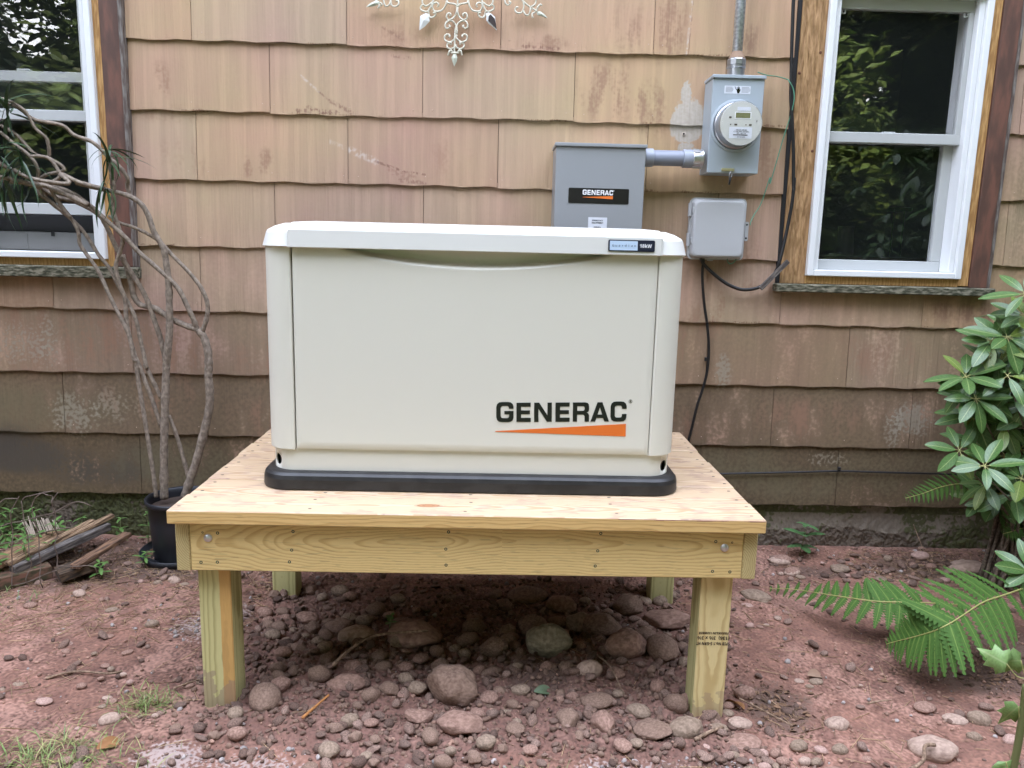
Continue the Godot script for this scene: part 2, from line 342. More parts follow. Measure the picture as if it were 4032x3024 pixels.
const BRANCHES := [[-1.368,0.244,0.165,0.0185,-1.358,0.368,0.173,0.0179,-1.346,0.515,0.181,0.0173,-1.329,0.684,0.189,0.0167,-1.315,0.802,0.197,0.0161,-1.305,0.853,0.205,0.0156,-1.288,0.955,0.213,0.0150,-1.280,1.055,0.221,0.0144,-1.275,1.143,0.229,0.0138,-1.278,1.225,0.236,0.0132,-1.283,1.273,0.244,0.0126,-1.310,1.329,0.252,0.0120,-1.324,1.389,0.260,0.0114,-1.348,1.434,0.268,0.0109,-1.390,1.460,0.276,0.0103,-1.436,1.472,0.284,0.0097,-1.496,1.484,0.292,0.0091,-1.565,1.500,0.300,0.0085],
	[-1.411,1.459,0.210,0.0090,-1.414,1.501,0.221,0.0087,-1.406,1.523,0.232,0.0085,-1.421,1.559,0.243,0.0082,-1.460,1.598,0.254,0.0079,-1.510,1.649,0.265,0.0076,-1.569,1.671,0.275,0.0074,-1.607,1.704,0.286,0.0071,-1.698,1.720,0.297,0.0068,-1.738,1.753,0.308,0.0065,-1.779,1.768,0.319,0.0063,-1.858,1.766,0.330,0.0060],
	[-1.287,0.250,0.155,0.0195,-1.263,0.316,0.159,0.0192,-1.229,0.406,0.162,0.0189,-1.198,0.505,0.166,0.0186,-1.168,0.612,0.169,0.0183,-1.158,0.684,0.172,0.0180,-1.159,0.765,0.176,0.0177,-1.155,0.802,0.179,0.0174,-1.153,0.859,0.183,0.0171,-1.165,0.920,0.186,0.0168,-1.185,0.955,0.190,0.0165],
	[-1.185,0.955,0.190,0.0140,-1.228,0.967,0.191,0.0136,-1.286,0.993,0.192,0.0131,-1.347,1.034,0.193,0.0127,-1.400,1.045,0.194,0.0122,-1.423,1.072,0.196,0.0118,-1.430,1.104,0.197,0.0113,-1.437,1.148,0.198,0.0109,-1.450,1.201,0.199,0.0104,-1.459,1.240,0.200,0.0100],
	[-1.190,0.955,0.190,0.0115,-1.196,0.991,0.201,0.0112,-1.216,1.051,0.212,0.0109,-1.238,1.110,0.223,0.0106,-1.270,1.153,0.233,0.0103,-1.316,1.200,0.244,0.0100,-1.374,1.256,0.255,0.0097,-1.409,1.303,0.266,0.0095,-1.462,1.357,0.277,0.0092,-1.531,1.424,0.287,0.0089,-1.614,1.476,0.298,0.0086,-1.744,1.494,0.309,0.0083,-1.855,1.500,0.320,0.0080],
	[-1.168,0.950,0.190,0.0105,-1.147,1.001,0.197,0.0100,-1.139,1.057,0.204,0.0096,-1.157,1.118,0.211,0.0092,-1.202,1.183,0.218,0.0087,-1.254,1.240,0.225,0.0083,-1.292,1.287,0.232,0.0078,-1.335,1.319,0.239,0.0074,-1.392,1.346,0.246,0.0069,-1.431,1.358,0.253,0.0065,-1.473,1.385,0.260,0.0060],
	[-1.396,0.254,0.175,0.0095,-1.396,0.331,0.183,0.0093,-1.402,0.440,0.191,0.0092,-1.414,0.604,0.198,0.0090,-1.424,0.732,0.206,0.0089,-1.426,0.821,0.214,0.0087,-1.430,0.838,0.222,0.0086,-1.440,0.929,0.229,0.0084,-1.466,1.003,0.237,0.0083,-1.496,1.081,0.245,0.0081,-1.529,1.177,0.253,0.0080,-1.567,1.242,0.260,0.0078,-1.584,1.280,0.268,0.0077,-1.582,1.322,0.276,0.0075,-1.602,1.372,0.283,0.0074,-1.659,1.425,0.291,0.0072,-1.706,1.464,0.299,0.0071,-1.695,1.542,0.307,0.0069,-1.716,1.589,0.315,0.0068,-1.765,1.631,0.322,0.0066,-1.806,1.669,0.330,0.0065],
	[-1.356,0.553,0.180,0.0095,-1.381,0.659,0.188,0.0093,-1.397,0.726,0.196,0.0092,-1.420,0.810,0.204,0.0090,-1.433,0.862,0.212,0.0089,-1.449,0.977,0.221,0.0087,-1.446,1.071,0.229,0.0086,-1.458,1.125,0.237,0.0084,-1.465,1.197,0.245,0.0083,-1.437,1.264,0.253,0.0081,-1.426,1.302,0.261,0.0079,-1.441,1.372,0.269,0.0078,-1.450,1.422,0.277,0.0076,-1.439,1.458,0.286,0.0075,-1.428,1.494,0.294,0.0073,-1.435,1.553,0.302,0.0072,-1.432,1.589,0.310,0.0070],
	[-1.350,0.672,0.180,0.0090,-1.377,0.743,0.186,0.0089,-1.400,0.809,0.193,0.0087,-1.393,0.800,0.199,0.0086,-1.408,0.912,0.205,0.0085,-1.416,0.987,0.212,0.0083,-1.438,1.051,0.218,0.0082,-1.465,1.109,0.224,0.0081,-1.496,1.186,0.231,0.0079,-1.532,1.238,0.237,0.0078,-1.563,1.299,0.243,0.0077,-1.594,1.345,0.249,0.0076,-1.635,1.386,0.256,0.0074,-1.693,1.440,0.262,0.0073,-1.706,1.517,0.268,0.0072,-1.617,1.547,0.275,0.0070,-1.665,1.586,0.281,0.0069,-1.714,1.600,0.287,0.0068,-1.768,1.663,0.294,0.0066,-1.823,1.697,0.300,0.0065],
	[-1.325,0.808,0.175,0.0115,-1.334,0.901,0.184,0.0112,-1.355,0.991,0.193,0.0110,-1.371,1.061,0.202,0.0107,-1.398,1.130,0.211,0.0105,-1.429,1.188,0.220,0.0103,-1.463,1.259,0.229,0.0100,-1.492,1.339,0.237,0.0097,-1.517,1.389,0.246,0.0095,-1.594,1.433,0.255,0.0092,-1.662,1.450,0.264,0.0090,-1.741,1.506,0.273,0.0088,-1.714,1.494,0.282,0.0085,-1.760,1.525,0.291,0.0083,-1.835,1.559,0.300,0.0080],
	[-1.270,0.338,0.150,0.0100,-1.283,0.413,0.157,0.0093,-1.303,0.512,0.163,0.0087,-1.328,0.599,0.170,0.0080],
	[-1.670,1.595,0.270,0.0070,-1.664,1.627,0.280,0.0067,-1.666,1.658,0.290,0.0064,-1.695,1.688,0.300,0.0061,-1.707,1.722,0.310,0.0059,-1.723,1.752,0.320,0.0056,-1.772,1.780,0.330,0.0053,-1.821,1.789,0.340,0.0050],
	[-1.524,1.421,0.300,0.0110,-1.582,1.449,0.310,0.0107,-1.669,1.486,0.320,0.0103,-1.687,1.483,0.330,0.0100,-1.774,1.504,0.340,0.0097,-1.808,1.509,0.350,0.0093,-1.863,1.512,0.360,0.0090],
	[-1.598,1.372,0.290,0.0080,-1.649,1.452,0.297,0.0077,-1.656,1.493,0.303,0.0073,-1.616,1.519,0.310,0.0070,-1.626,1.559,0.317,0.0067,-1.653,1.586,0.323,0.0063,-1.703,1.588,0.330,0.0060],
	[-1.460,1.480,0.300,0.0090,-1.540,1.499,0.312,0.0087,-1.605,1.528,0.323,0.0083,-1.571,1.494,0.335,0.0080,-1.687,1.506,0.347,0.0077,-1.760,1.535,0.358,0.0073,-1.814,1.572,0.370,0.0070]]
const SCREWS := [[-0.781,0.529], [-0.741,0.528], [-0.789,0.444], [-0.745,0.445], [-0.539,0.536], [-0.544,0.483], [-0.551,0.449], [-0.121,0.542], [-0.128,0.493], [-0.127,0.447], [0.291,0.545], [0.285,0.495], [0.280,0.451], [0.606,0.527], [0.651,0.525], [0.603,0.441], [0.651,0.440]]
const BOLTS := [[-0.767,0.514], [0.631,0.510]]
const CABLE_MAIN := [[1.134,2.310,0.034], [1.133,2.285,0.034], [1.140,2.137,0.034], [1.150,1.986,0.034], [1.155,1.916,0.034], [1.164,1.855,0.034], [1.182,1.722,0.034], [1.197,1.560,0.034], [1.196,1.611,0.034], [1.196,1.520,0.034], [1.186,1.419,0.034], [1.171,1.326,0.040], [1.160,1.274,0.045], [1.150,1.233,0.040], [1.132,1.201,0.030], [1.093,1.167,0.030], [1.046,1.154,0.030], [1.003,1.156,0.030], [0.948,1.178,0.030], [0.893,1.216,0.030], [0.853,1.251,0.030], [0.836,1.277,0.035], [0.831,1.292,0.040]]
const CABLE_DROP := [[0.845,1.293,0.040], [0.848,1.267,0.030], [0.850,1.204,0.020], [0.865,1.099,0.016], [0.884,1.009,0.016], [0.895,0.940,0.016], [0.900,0.886,0.016], [0.899,0.809,0.016], [0.887,0.733,0.016], [0.865,0.650,0.018], [0.849,0.560,0.020], [0.837,0.492,0.020], [0.832,0.424,0.020]]
const GREEN_WIRE := [[1.003,2.005,0.070], [1.046,1.999,0.050], [1.093,2.000,0.030], [1.135,1.990,0.030], [1.138,1.980,0.045], [1.156,1.954,0.045], [1.164,1.919,0.045], [1.162,1.876,0.040], [1.156,1.833,0.030], [1.139,1.758,0.025], [1.122,1.677,0.025], [1.101,1.585,0.025], [1.099,1.609,0.025], [1.070,1.507,0.030], [1.042,1.461,0.040], [1.026,1.430,0.050], [1.025,1.416,0.050]]
const GREEN_LOOP := [[0.942,1.284,0.045], [0.944,1.269,0.045], [0.954,1.258,0.045], [0.969,1.264,0.045], [0.980,1.280,0.045]]
const LOW_WIRE := [[0.838,0.342,0.006], [0.995,0.347,0.006], [1.210,0.356,0.006], [1.362,0.362,0.006], [1.514,0.369,0.006], [1.719,0.367,0.006], [2.021,0.364,0.006], [2.233,0.358,0.006], [2.439,0.357,0.006]]
const SCROLLS := [[-0.1820,2.2230,-0.1820,2.2060,-0.1750,2.1900,-0.1630,2.1790,-0.1510,2.1800,-0.1440,2.1890,-0.1470,2.2010,-0.1550,2.2030,-0.1610,2.1970,-0.1580,2.1920],
	[-0.1850,2.2230,-0.1860,2.2060,-0.1940,2.1900,-0.2070,2.1780,-0.2190,2.1780,-0.2250,2.1870,-0.2220,2.1980,-0.2130,2.2010,-0.2080,2.1960,-0.2120,2.1910],
	[-0.1910,2.1250,-0.1890,2.1450,-0.1820,2.1610,-0.1680,2.1730,-0.1530,2.1750,-0.1430,2.1640,-0.1430,2.1510,-0.1530,2.1470,-0.1610,2.1540,-0.1570,2.1580],
	[-0.1840,2.1260,-0.1840,2.1450,-0.1900,2.1610,-0.2020,2.1720,-0.2180,2.1730,-0.2290,2.1610,-0.2290,2.1480,-0.2200,2.1450,-0.2110,2.1520,-0.2150,2.1570],
	[-0.1910,2.1220,-0.1850,2.1090,-0.1710,2.0980,-0.1570,2.0970,-0.1450,2.1060,-0.1440,2.1190,-0.1520,2.1250,-0.1630,2.1210,-0.1610,2.1150],
	[-0.1830,2.1220,-0.1910,2.1090,-0.2060,2.0970,-0.2190,2.0950,-0.2310,2.1030,-0.2310,2.1160,-0.2220,2.1230,-0.2120,2.1200,-0.2140,2.1130],
	[-0.1930,2.0850,-0.1840,2.0750,-0.1710,2.0710,-0.1590,2.0740,-0.1550,2.0860,-0.1620,2.0940,-0.1710,2.0920,-0.1690,2.0870],
	[-0.1850,2.0850,-0.1940,2.0750,-0.2080,2.0700,-0.2200,2.0730,-0.2220,2.0840,-0.2150,2.0920,-0.2060,2.0910,-0.2080,2.0860],
	[-0.1830,2.2230,-0.1760,2.2330,-0.1620,2.2380,-0.1450,2.2400,-0.1420,2.2500,-0.1420,2.2640],
	[-0.1840,2.2230,-0.1900,2.2330,-0.2030,2.2370,-0.2200,2.2380,-0.2230,2.2480,-0.2220,2.2620],
	[-0.1400,2.2550,-0.1370,2.2330,-0.1250,2.2160,-0.1070,2.2100,-0.0920,2.2150,-0.0860,2.2290,-0.0890,2.2400,-0.1010,2.2430,-0.1090,2.2350,-0.1060,2.2270],
	[-0.2240,2.2530,-0.2290,2.2300,-0.2430,2.2120,-0.2610,2.2050,-0.2750,2.2100,-0.2810,2.2240,-0.2760,2.2350,-0.2640,2.2390,-0.2560,2.2310,-0.2610,2.2230],
	[-0.0890,2.2630,-0.0840,2.2370,-0.0700,2.2140,-0.0530,2.2130,-0.0400,2.2230,-0.0430,2.2340,-0.0530,2.2350,-0.0580,2.2290],
	[-0.2740,2.2570,-0.2820,2.2320,-0.2980,2.2070,-0.3150,2.2050,-0.3270,2.2150,-0.3230,2.2260,-0.3130,2.2280,-0.3080,2.2210],
	[-0.0860,2.2470,-0.0700,2.2350,-0.0550,2.2330,-0.0450,2.2450,-0.0450,2.2670],
	[-0.2790,2.2410,-0.2960,2.2280,-0.3110,2.2260,-0.3200,2.2370,-0.3180,2.2590],
	[-0.0900,2.2050,-0.1000,2.2050,-0.0970,2.1940,-0.0830,2.1880,-0.0750,2.1990,-0.0730,2.2120],
	[-0.2780,2.2000,-0.2680,2.2000,-0.2720,2.1890,-0.2870,2.1820,-0.2940,2.1930,-0.2950,2.2060],
	[-0.1930,2.0530,-0.1860,2.0550,-0.1810,2.0580,-0.1760,2.0630,-0.1710,2.0660,-0.1660,2.0610,-0.1650,2.0550,-0.1630,2.0470],
	[-0.1870,2.0530,-0.1940,2.0550,-0.1990,2.0570,-0.2040,2.0620,-0.2080,2.0650,-0.2130,2.0600,-0.2150,2.0530,-0.2180,2.0450],
	[-0.1930,2.0570,-0.1810,2.0550,-0.1740,2.0580,-0.1700,2.0640],
	[-0.1870,2.0570,-0.1990,2.0540,-0.2060,2.0570,-0.2090,2.0630],
	[-0.1820,2.2630,-0.1820,2.2410,-0.1820,2.2220],
	[-0.1910,2.1270,-0.1920,2.1060,-0.1920,2.0830],
	[-0.1920,2.0880,-0.1930,2.0700,-0.1930,2.0520],
	[-0.4720,2.2490,-0.4670,2.2250,-0.4590,2.2200,-0.4470,2.2270,-0.4430,2.2450],
	[-0.4430,2.2450,-0.4400,2.2240,-0.4250,2.2200,-0.4120,2.2280,-0.4140,2.2410,-0.4230,2.2390],
	[0.0010,2.2620,0.0050,2.2430,0.0150,2.2380,0.0250,2.2450,0.0180,2.2520],
	[0.0730,2.2640,0.0770,2.2320,0.0690,2.2130,0.0530,2.2090,0.0430,2.2200,0.0480,2.2300,0.0550,2.2290],
	[0.0770,2.2180,0.0830,2.2050,0.0950,2.2030,0.1030,2.2170,0.1030,2.2320],
	[0.0620,2.2640,0.0870,2.2420,0.1040,2.2320,0.1290,2.2180],
	[0.1140,2.1930,0.1100,2.2060,0.1250,2.2180,0.1320,2.2340,0.1420,2.2440,0.1470,2.2390],
	[-0.4930,2.2110,-0.4870,2.2200,-0.4980,2.2350,-0.5060,2.2480],
	[-0.4840,2.2320,-0.4770,2.2260,-0.4810,2.2200],
	[0.1040,2.2330,0.1180,2.2400,0.1240,2.2530,0.1250,2.2660]]
const IRON_LEAF_A := [-0.3310,2.1340, -0.3300,2.1640, -0.3280,2.1870, -0.3060,2.1990, -0.2930,2.1930, -0.2910,2.1690, -0.3090,2.1490]
const IRON_LEAF_B := [-0.0270,2.1420, -0.0590,2.1660, -0.0690,2.1780, -0.0710,2.2040, -0.0590,2.2100, -0.0350,2.1920, -0.0310,2.1660]
const IRON_LEAF_C := [-0.1930,2.0030, -0.2010,2.0230, -0.2040,2.0370, -0.1970,2.0500, -0.1870,2.0510, -0.1810,2.0380, -0.1830,2.0230]
const IRON_LEAF_D := [-0.5400,2.2130, -0.5250,2.2270, -0.4980,2.2410, -0.4860,2.2350, -0.4860,2.2270, -0.5080,2.2170]
const IRON_LEAF_E := [0.1720,2.1930, 0.1530,2.1970, 0.1300,2.2050, 0.1270,2.2160, 0.1420,2.2180, 0.1590,2.2070]
const OLD_PLANKS := [["tan",-1.903,0.068,0.460,-1.806,0.091,0.160,0.085,0.020], ["split",-1.874,0.042,0.440,-1.632,0.133,0.070,0.028,0.016], ["splinter",-1.835,0.079,0.470,-1.702,0.118,0.100,0.030,0.014], ["grey",-1.818,0.056,0.470,-1.638,0.096,0.100,0.038,0.030], ["moss",-1.860,0.019,0.500,-1.732,0.021,0.380,0.070,0.050], ["brown",-1.597,0.063,0.450,-1.525,0.089,0.170,0.040,0.018], ["dark",-1.669,0.024,0.440,-1.557,0.043,0.340,0.090,0.035]]
const FENCE_WIRES := [[-1.749,0.357,-1.767,0.329,-1.783,0.292,-1.788,0.211,-1.789,0.154,-1.803,0.081,-1.803,-0.031], [-1.820,0.333,-1.803,0.346,-1.779,0.350,-1.755,0.347], [-1.742,0.340,-1.741,0.298,-1.735,0.241,-1.733,0.195,-1.727,0.140,-1.731,0.088,-1.747,0.038,-1.749,0.003], [-1.739,0.343,-1.728,0.355,-1.697,0.364,-1.668,0.370,-1.644,0.368,-1.631,0.357,-1.628,0.340,-1.631,0.320], [-1.707,0.318,-1.700,0.338,-1.685,0.358,-1.665,0.372,-1.643,0.378,-1.624,0.379], [-1.607,0.374,-1.623,0.354,-1.629,0.331,-1.625,0.294,-1.622,0.237,-1.625,0.209,-1.630,0.171,-1.632,0.127,-1.629,0.078], [-1.706,0.321,-1.706,0.293,-1.696,0.253,-1.693,0.196,-1.690,0.141,-1.695,0.097,-1.695,0.039,-1.696,-0.011], [-1.829,0.239,-1.787,0.254,-1.738,0.264,-1.691,0.279,-1.625,0.299,-1.586,0.321,-1.530,0.344,-1.489,0.322], [-1.835,0.172,-1.780,0.181,-1.724,0.202,-1.669,0.219,-1.625,0.233,-1.559,0.241], [-1.852,-0.008,-1.796,0.008,-1.740,0.025,-1.683,0.051,-1.638,0.071,-1.618,0.075], [-1.628,0.088,-1.598,0.087,-1.557,0.089,-1.516,0.089,-1.487,0.086,-1.490,0.054]]
const WHORLS := [[1.848,1.025,0.500,1], [1.740,0.871,0.460,0], [1.763,0.796,0.500,0], [1.862,0.914,0.450,3], [1.834,0.892,0.550,2], [1.714,0.604,0.520,0], [1.749,0.574,0.620,4], [1.897,0.719,0.420,2], [1.893,1.182,0.500,0], [1.936,1.100,0.450,0], [1.992,0.926,0.420,0], [1.900,0.692,0.480,2], [1.990,0.597,0.450,0], [1.830,0.712,0.400,2], [1.957,0.783,0.500,2], [1.939,0.510,0.550,0], [1.979,0.404,0.400,2], [1.871,0.233,0.750,0]]
const FERN_A := [[1.682,0.100,0.741], [1.497,0.130,0.789], [1.396,0.140,0.808], [1.311,0.140,0.803], [1.236,0.120,0.731], [1.179,0.095,0.647], [1.124,0.060,0.542], [1.064,0.035,0.488]]
const FERN_B := [[1.939,0.160,0.691], [1.714,0.200,0.865], [1.582,0.210,0.949], [1.426,0.200,1.058], [1.370,0.170,1.061], [1.338,0.130,1.023], [1.307,0.090,0.979], [1.286,0.060,0.947]]
const FERN_C := [[2.089,0.391,0.220], [1.913,0.404,0.270], [1.802,0.397,0.300], [1.714,0.373,0.320], [1.636,0.359,0.340]]
const FERN_D := [[2.276,0.262,0.320], [2.178,0.261,0.360], [2.095,0.257,0.380], [2.037,0.249,0.400], [1.992,0.247,0.420]]
const TUFTS := [[-1.432,1.595,0.310,1], [-1.769,1.743,0.340,1], [-1.777,1.602,0.360,2], [-1.725,1.539,0.330,2], [-1.777,1.497,0.380,2], [-1.445,1.492,0.320,3], [-1.739,1.596,0.350,2]]
const SAPLING := [[1.036,0.274,1.900], [1.033,0.316,1.900], [1.035,0.374,1.900], [1.035,0.440,1.900], [1.033,0.493,1.900]]
const SAPLING_LEAVES := [[0.989,0.538,1.900], [1.015,0.546,1.900], [1.024,0.450,1.900], [1.016,0.330,1.900]]
const WHORLS_EXTRA := [[1.885,0.924,0.371,0], [1.964,0.371,0.314,0], [1.988,0.730,0.464,0], [1.938,0.567,0.448,4], [2.053,0.923,0.265,4], [2.151,0.311,0.266,4], [1.990,0.460,0.337,2], [1.880,0.458,0.446,4], [1.956,1.010,0.356,4], [2.106,0.724,0.277,0], [2.138,0.366,0.341,0], [1.976,0.732,0.270,2], [1.985,0.991,0.277,0], [1.957,0.433,0.497,0], [2.014,0.651,0.347,4], [2.007,0.876,0.420,2], [2.015,1.033,0.332,4], [1.971,0.375,0.380,0], [1.957,0.814,0.443,2], [1.923,0.576,0.315,0], [1.906,0.838,0.488,4], [2.090,0.975,0.282,0], [1.829,1.004,0.442,0], [1.899,0.781,0.392,2], [1.794,0.806,0.451,0], [1.743,0.841,0.467,2]]

# ------------------------------------------------------------------ baked surfaces
const ROW_TOP := 2.0774
const ROW_H := 0.2669
const WAVE := 0.2032

func row_of(y: float) -> int:
	return int(ceil((ROW_TOP - y) / ROW_H))

func row_shift(row: int) -> float:
	var o := [0.0, -0.0045, -0.0019, 0.0, -0.0113, -0.0056, -0.006, -0.001]
	return (-1.2299 if posmod(row, 2) == 0 else -0.9251) + (o[row] if row >= 0 and row < 8 else 0.0)

func soft_blob(x: float, y: float, cx: float, cy: float, rx: float, ry: float) -> float:
	var d := ((x - cx) / rx) * ((x - cx) / rx) + ((y - cy) / ry) * ((y - cy) / ry)
	return maxf(0.0, 1.0 - d)

func bake_wall() -> void:
	var W := 2048
	var H := 1024
	var streak := noise_bytes(2048, 20, W, H, 0.055, 11, 4)
	var fine := noise_bytes(2048, 40, W, H, 0.30, 12, 2)
	var blot := noise_bytes(512, 256, W, H, 0.02, 13, 4)
	var grit := noise_bytes(W, H, W, H, 0.11, 14, 4)
	var tall := noise_bytes(1024, 128, W, H, 0.06, 15, 4)
	var tone := noise_bytes(256, 128, W, H, 0.012, 16, 2)
	# grime patches seen on the wall: x, y, rx, ry, strength, kind (0 brown weathering, 1 dark mould, 2 pale lichen, 3 green film)
	var spots := [[-1.95, 0.88, 0.42, 0.20, 0.85, 0], [-2.05, 0.86, 0.30, 0.12, 0.9, 2], [-1.88, 0.87, 0.06, 0.16, 1.0, 2], [-1.62, 0.92, 0.22, 0.12, 0.8, 0], [-1.36, 0.82, 0.16, 0.14, 0.8, 0], [-0.95, 0.83, 0.20, 0.16, 0.75, 0],
		[-1.98, 0.36, 0.34, 0.09, 1.25, 1], [-1.72, 0.30, 0.30, 0.08, 1.1, 1], [-2.1, 0.45, 0.2, 0.1, 0.7, 1], [-1.55, 0.36, 0.25, 0.1, 0.5, 1],
		[-2.0, 0.58, 0.5, 0.13, 0.8, 3], [-1.80, 0.56, 0.16, 0.12, 1.0, 2], [-1.62, 0.60, 0.18, 0.10, 0.8, 2], [-1.45, 0.62, 0.3, 0.12, 0.6, 0], [-1.3, 0.34, 0.5, 0.14, 0.9, 3], [-0.9, 0.56, 0.3, 0.12, 0.7, 0], [-0.85, 0.36, 0.3, 0.14, 0.9, 3],
		[0.95, 0.40, 0.4, 0.16, 0.8, 3], [1.35, 0.30, 0.5, 0.10, 0.8, 3], [1.9, 0.35, 0.5, 0.16, 0.9, 3], [1.46, 0.42, 0.12, 0.05, 0.9, 2], [1.82, 0.60, 0.13, 0.10, 1.2, 2], [1.74, 0.56, 0.06, 0.14, 0.9, 2], [1.35, 0.60, 0.3, 0.12, 0.7, 0], [1.62, 0.88, 0.35, 0.12, 0.6, 0], [2.2, 0.9, 0.35, 0.3, 0.8, 3], [2.3, 1.6, 0.26, 0.7, 0.8, 3], [2.0, 1.08, 0.3, 0.06, 0.7, 0],
		[0.93, 1.07, 0.05, 0.10, 1.0, 0], [0.80, 0.90, 0.09, 0.10, 0.8, 0], [0.97, 0.80, 0.05, 0.10, 1.0, 2], [0.86, 1.0, 0.18, 0.1, 0.55, 0], [1.08, 1.16, 0.1, 0.05, 0.6, 0], [0.80, 0.56, 0.15, 0.1, 0.6, 0],
		[0.66, 2.2, 0.09, 0.2, 0.9, 0], [0.42, 1.93, 0.16, 0.14, 0.9, 0], [0.60, 1.86, 0.10, 0.15, 0.8, 0], [0.16, 2.10, 0.12, 0.05, 1.0, 0], [0.5, 2.15, 0.12, 0.16, 0.5, 0], [-1.36, 1.92, 0.05, 0.10, 0.8, 0], [-1.33, 1.80, 0.2, 0.05, 0.5, 0], [-1.3, 1.62, 0.2, 0.1, 0.4, 0], [-0.96, 1.62, 0.05, 0.07, 0.9, 0], [-1.02, 1.60, 0.04, 0.06, 0.8, 0], [0.98, 2.15, 0.05, 0.1, 0.7, 0], [0.95, 1.66, 0.12, 0.12, 0.5, 0], [1.08, 1.72, 0.09, 0.16, 0.6, 0], [-0.2, 1.66, 0.12, 0.12, 0.35, 0], [-0.42, 2.12, 0.12, 0.06, 0.5, 0], [-0.72, 1.30, 0.06, 0.04, 0.6, 0], [1.0, 1.30, 0.12, 0.1, 0.6, 0]]
	var cell := {}
	for s in spots:
		for cx in range(int((s[0] - s[2] + 2.45) / 0.25), int((s[0] + s[2] + 2.45) / 0.25) + 1):
			for cy in range(int((2.69 - s[1] - s[3]) / 0.25), int((2.69 - s[1] + s[3]) / 0.25) + 1):
				var key := cx * 100 + cy
				if not cell.has(key):
					cell[key] = []
				cell[key].append(s)
	# scratches and scuffs: from, to, half width, strength (dark > 0, pale < 0)
	var marks := [[-0.815, 1.965, -0.735, 1.900, 0.007, -0.8], [-0.735, 1.900, -0.695, 1.868, 0.006, 0.8], [-0.690, 1.865, -0.605, 1.822, 0.012, 0.9], [-0.82, 1.825, -0.66, 1.822, 0.012, 1.1], [-0.78, 1.84, -0.72, 1.82, 0.01, 0.8],
		[-0.70, 1.71, -0.60, 1.672, 0.012, -0.55], [-0.61, 1.676, -0.51, 1.635, 0.020, -0.9], [-0.51, 1.635, -0.40, 1.600, 0.007, 1.2], [-0.40, 1.600, -0.31, 1.588, 0.006, 1.0], [-0.45, 1.60, -0.36, 1.575, 0.022, 0.55], [-0.41, 1.562, -0.31, 1.555, 0.012, 0.8], [-0.48, 2.150, -0.40, 2.105, 0.008, 0.55], [-0.44, 2.045, -0.36, 2.035, 0.010, 0.7], [0.08, 2.092, 0.22, 2.085, 0.010, 1.0], [0.748, 2.34, 0.732, 2.08, 0.006, -1.0], [0.752, 2.34, 0.740, 2.08, 0.002, 1.2]]
	var rgb := PackedByteArray()
	rgb.resize(W * H * 3)
	var bump := PackedByteArray()
	bump.resize(W * H)
	for j in H:
		var y := 2.69 - (j + 0.5) * 2.5 / H
		var row := row_of(y)
		var y_in := (y - (ROW_TOP - row * ROW_H)) / ROW_H
		var shift := row_shift(row)
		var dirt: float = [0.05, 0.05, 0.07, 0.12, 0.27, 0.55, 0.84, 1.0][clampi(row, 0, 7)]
		for i in W:
			var x := -2.45 + (i + 0.5) * 5.0 / W
			var k := j * W + i
			var col := int(floorf((x - shift) / 0.6096))
			var hsh := hash(Vector2i(row, col))
			var h1 := float(hsh % 1000) / 1000.0
			var h2 := float((hsh / 1000) % 1000) / 1000.0
			var kk := j * W + (i + (hsh / 7) % 1500) % W
			var st := streak[kk] / 255.0
			var fi := fine[kk] / 255.0
			var bl := blot[k] / 255.0
			var gr := grit[k] / 255.0
			var tl := tall[kk] / 255.0
			var to := tone[k] / 255.0
			# paint: warm tan to pink, grain in stripes
			var groove := sm(0.35, 0.75, st) * 0.6 + fi * 0.4
			var v := 0.93 + 0.07 * h1 + (to - 0.5) * 0.24 + (groove - 0.5) * 0.17 + (gr - 0.5) * 0.05
			var r := 0.445 * v
			var g := (0.288 + 0.025 * h2 + (bl - 0.5) * 0.05) * v
			var b := (0.180 + 0.026 * h2 - (to - 0.5) * 0.05) * v
			# general dirt of the lower courses, in grains and vertical runs
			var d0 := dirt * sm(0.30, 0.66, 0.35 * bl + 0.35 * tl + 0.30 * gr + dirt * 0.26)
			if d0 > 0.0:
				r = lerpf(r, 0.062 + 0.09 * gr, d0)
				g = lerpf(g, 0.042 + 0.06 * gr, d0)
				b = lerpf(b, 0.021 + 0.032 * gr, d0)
			var list: Array = cell.get(int((x + 2.45) / 0.25) * 100 + int((2.69 - y) / 0.25), [])
			for s in list:
				var m := soft_blob(x, y, s[0], s[1], s[2], s[3])
				if m <= 0.0:
					continue
				m *= s[4]
				var e := 0.0
				if s[5] == 0:
					e = sm(0.52, 0.80, 0.55 * tl + 0.25 * gr + 0.2 * fi + 0.22 * m) * minf(1.0, m * 1.6) * 0.74
					r = lerpf(r, 0.26, e)
					g = lerpf(g, 0.145, e)
					b = lerpf(b, 0.09, e)
				elif s[5] == 1:
					e = sm(0.40, 0.72, 0.5 * bl + 0.4 * gr + 0.25 * m) * minf(1.0, m * 1.5) * 0.85
					r = lerpf(r, 0.06, e)
					g = lerpf(g, 0.048, e)
					b = lerpf(b, 0.035, e)
				elif s[5] == 2:
					e = sm(0.50, 0.66, 0.5 * gr + 0.3 * tl + 0.22 * m) * minf(1.0, m * 1.5) * 0.55
					r = lerpf(r, 0.31, e)
					g = lerpf(g, 0.275, e)
					b = lerpf(b, 0.205, e)
				else:
					e = sm(0.36, 0.74, 0.4 * bl + 0.3 * tl + 0.3 * gr + 0.15 * m) * minf(1.0, m * 1.4) * 0.62
					r = lerpf(r, 0.14, e)
					g = lerpf(g, 0.115, e)
					b = lerpf(b, 0.062, e)
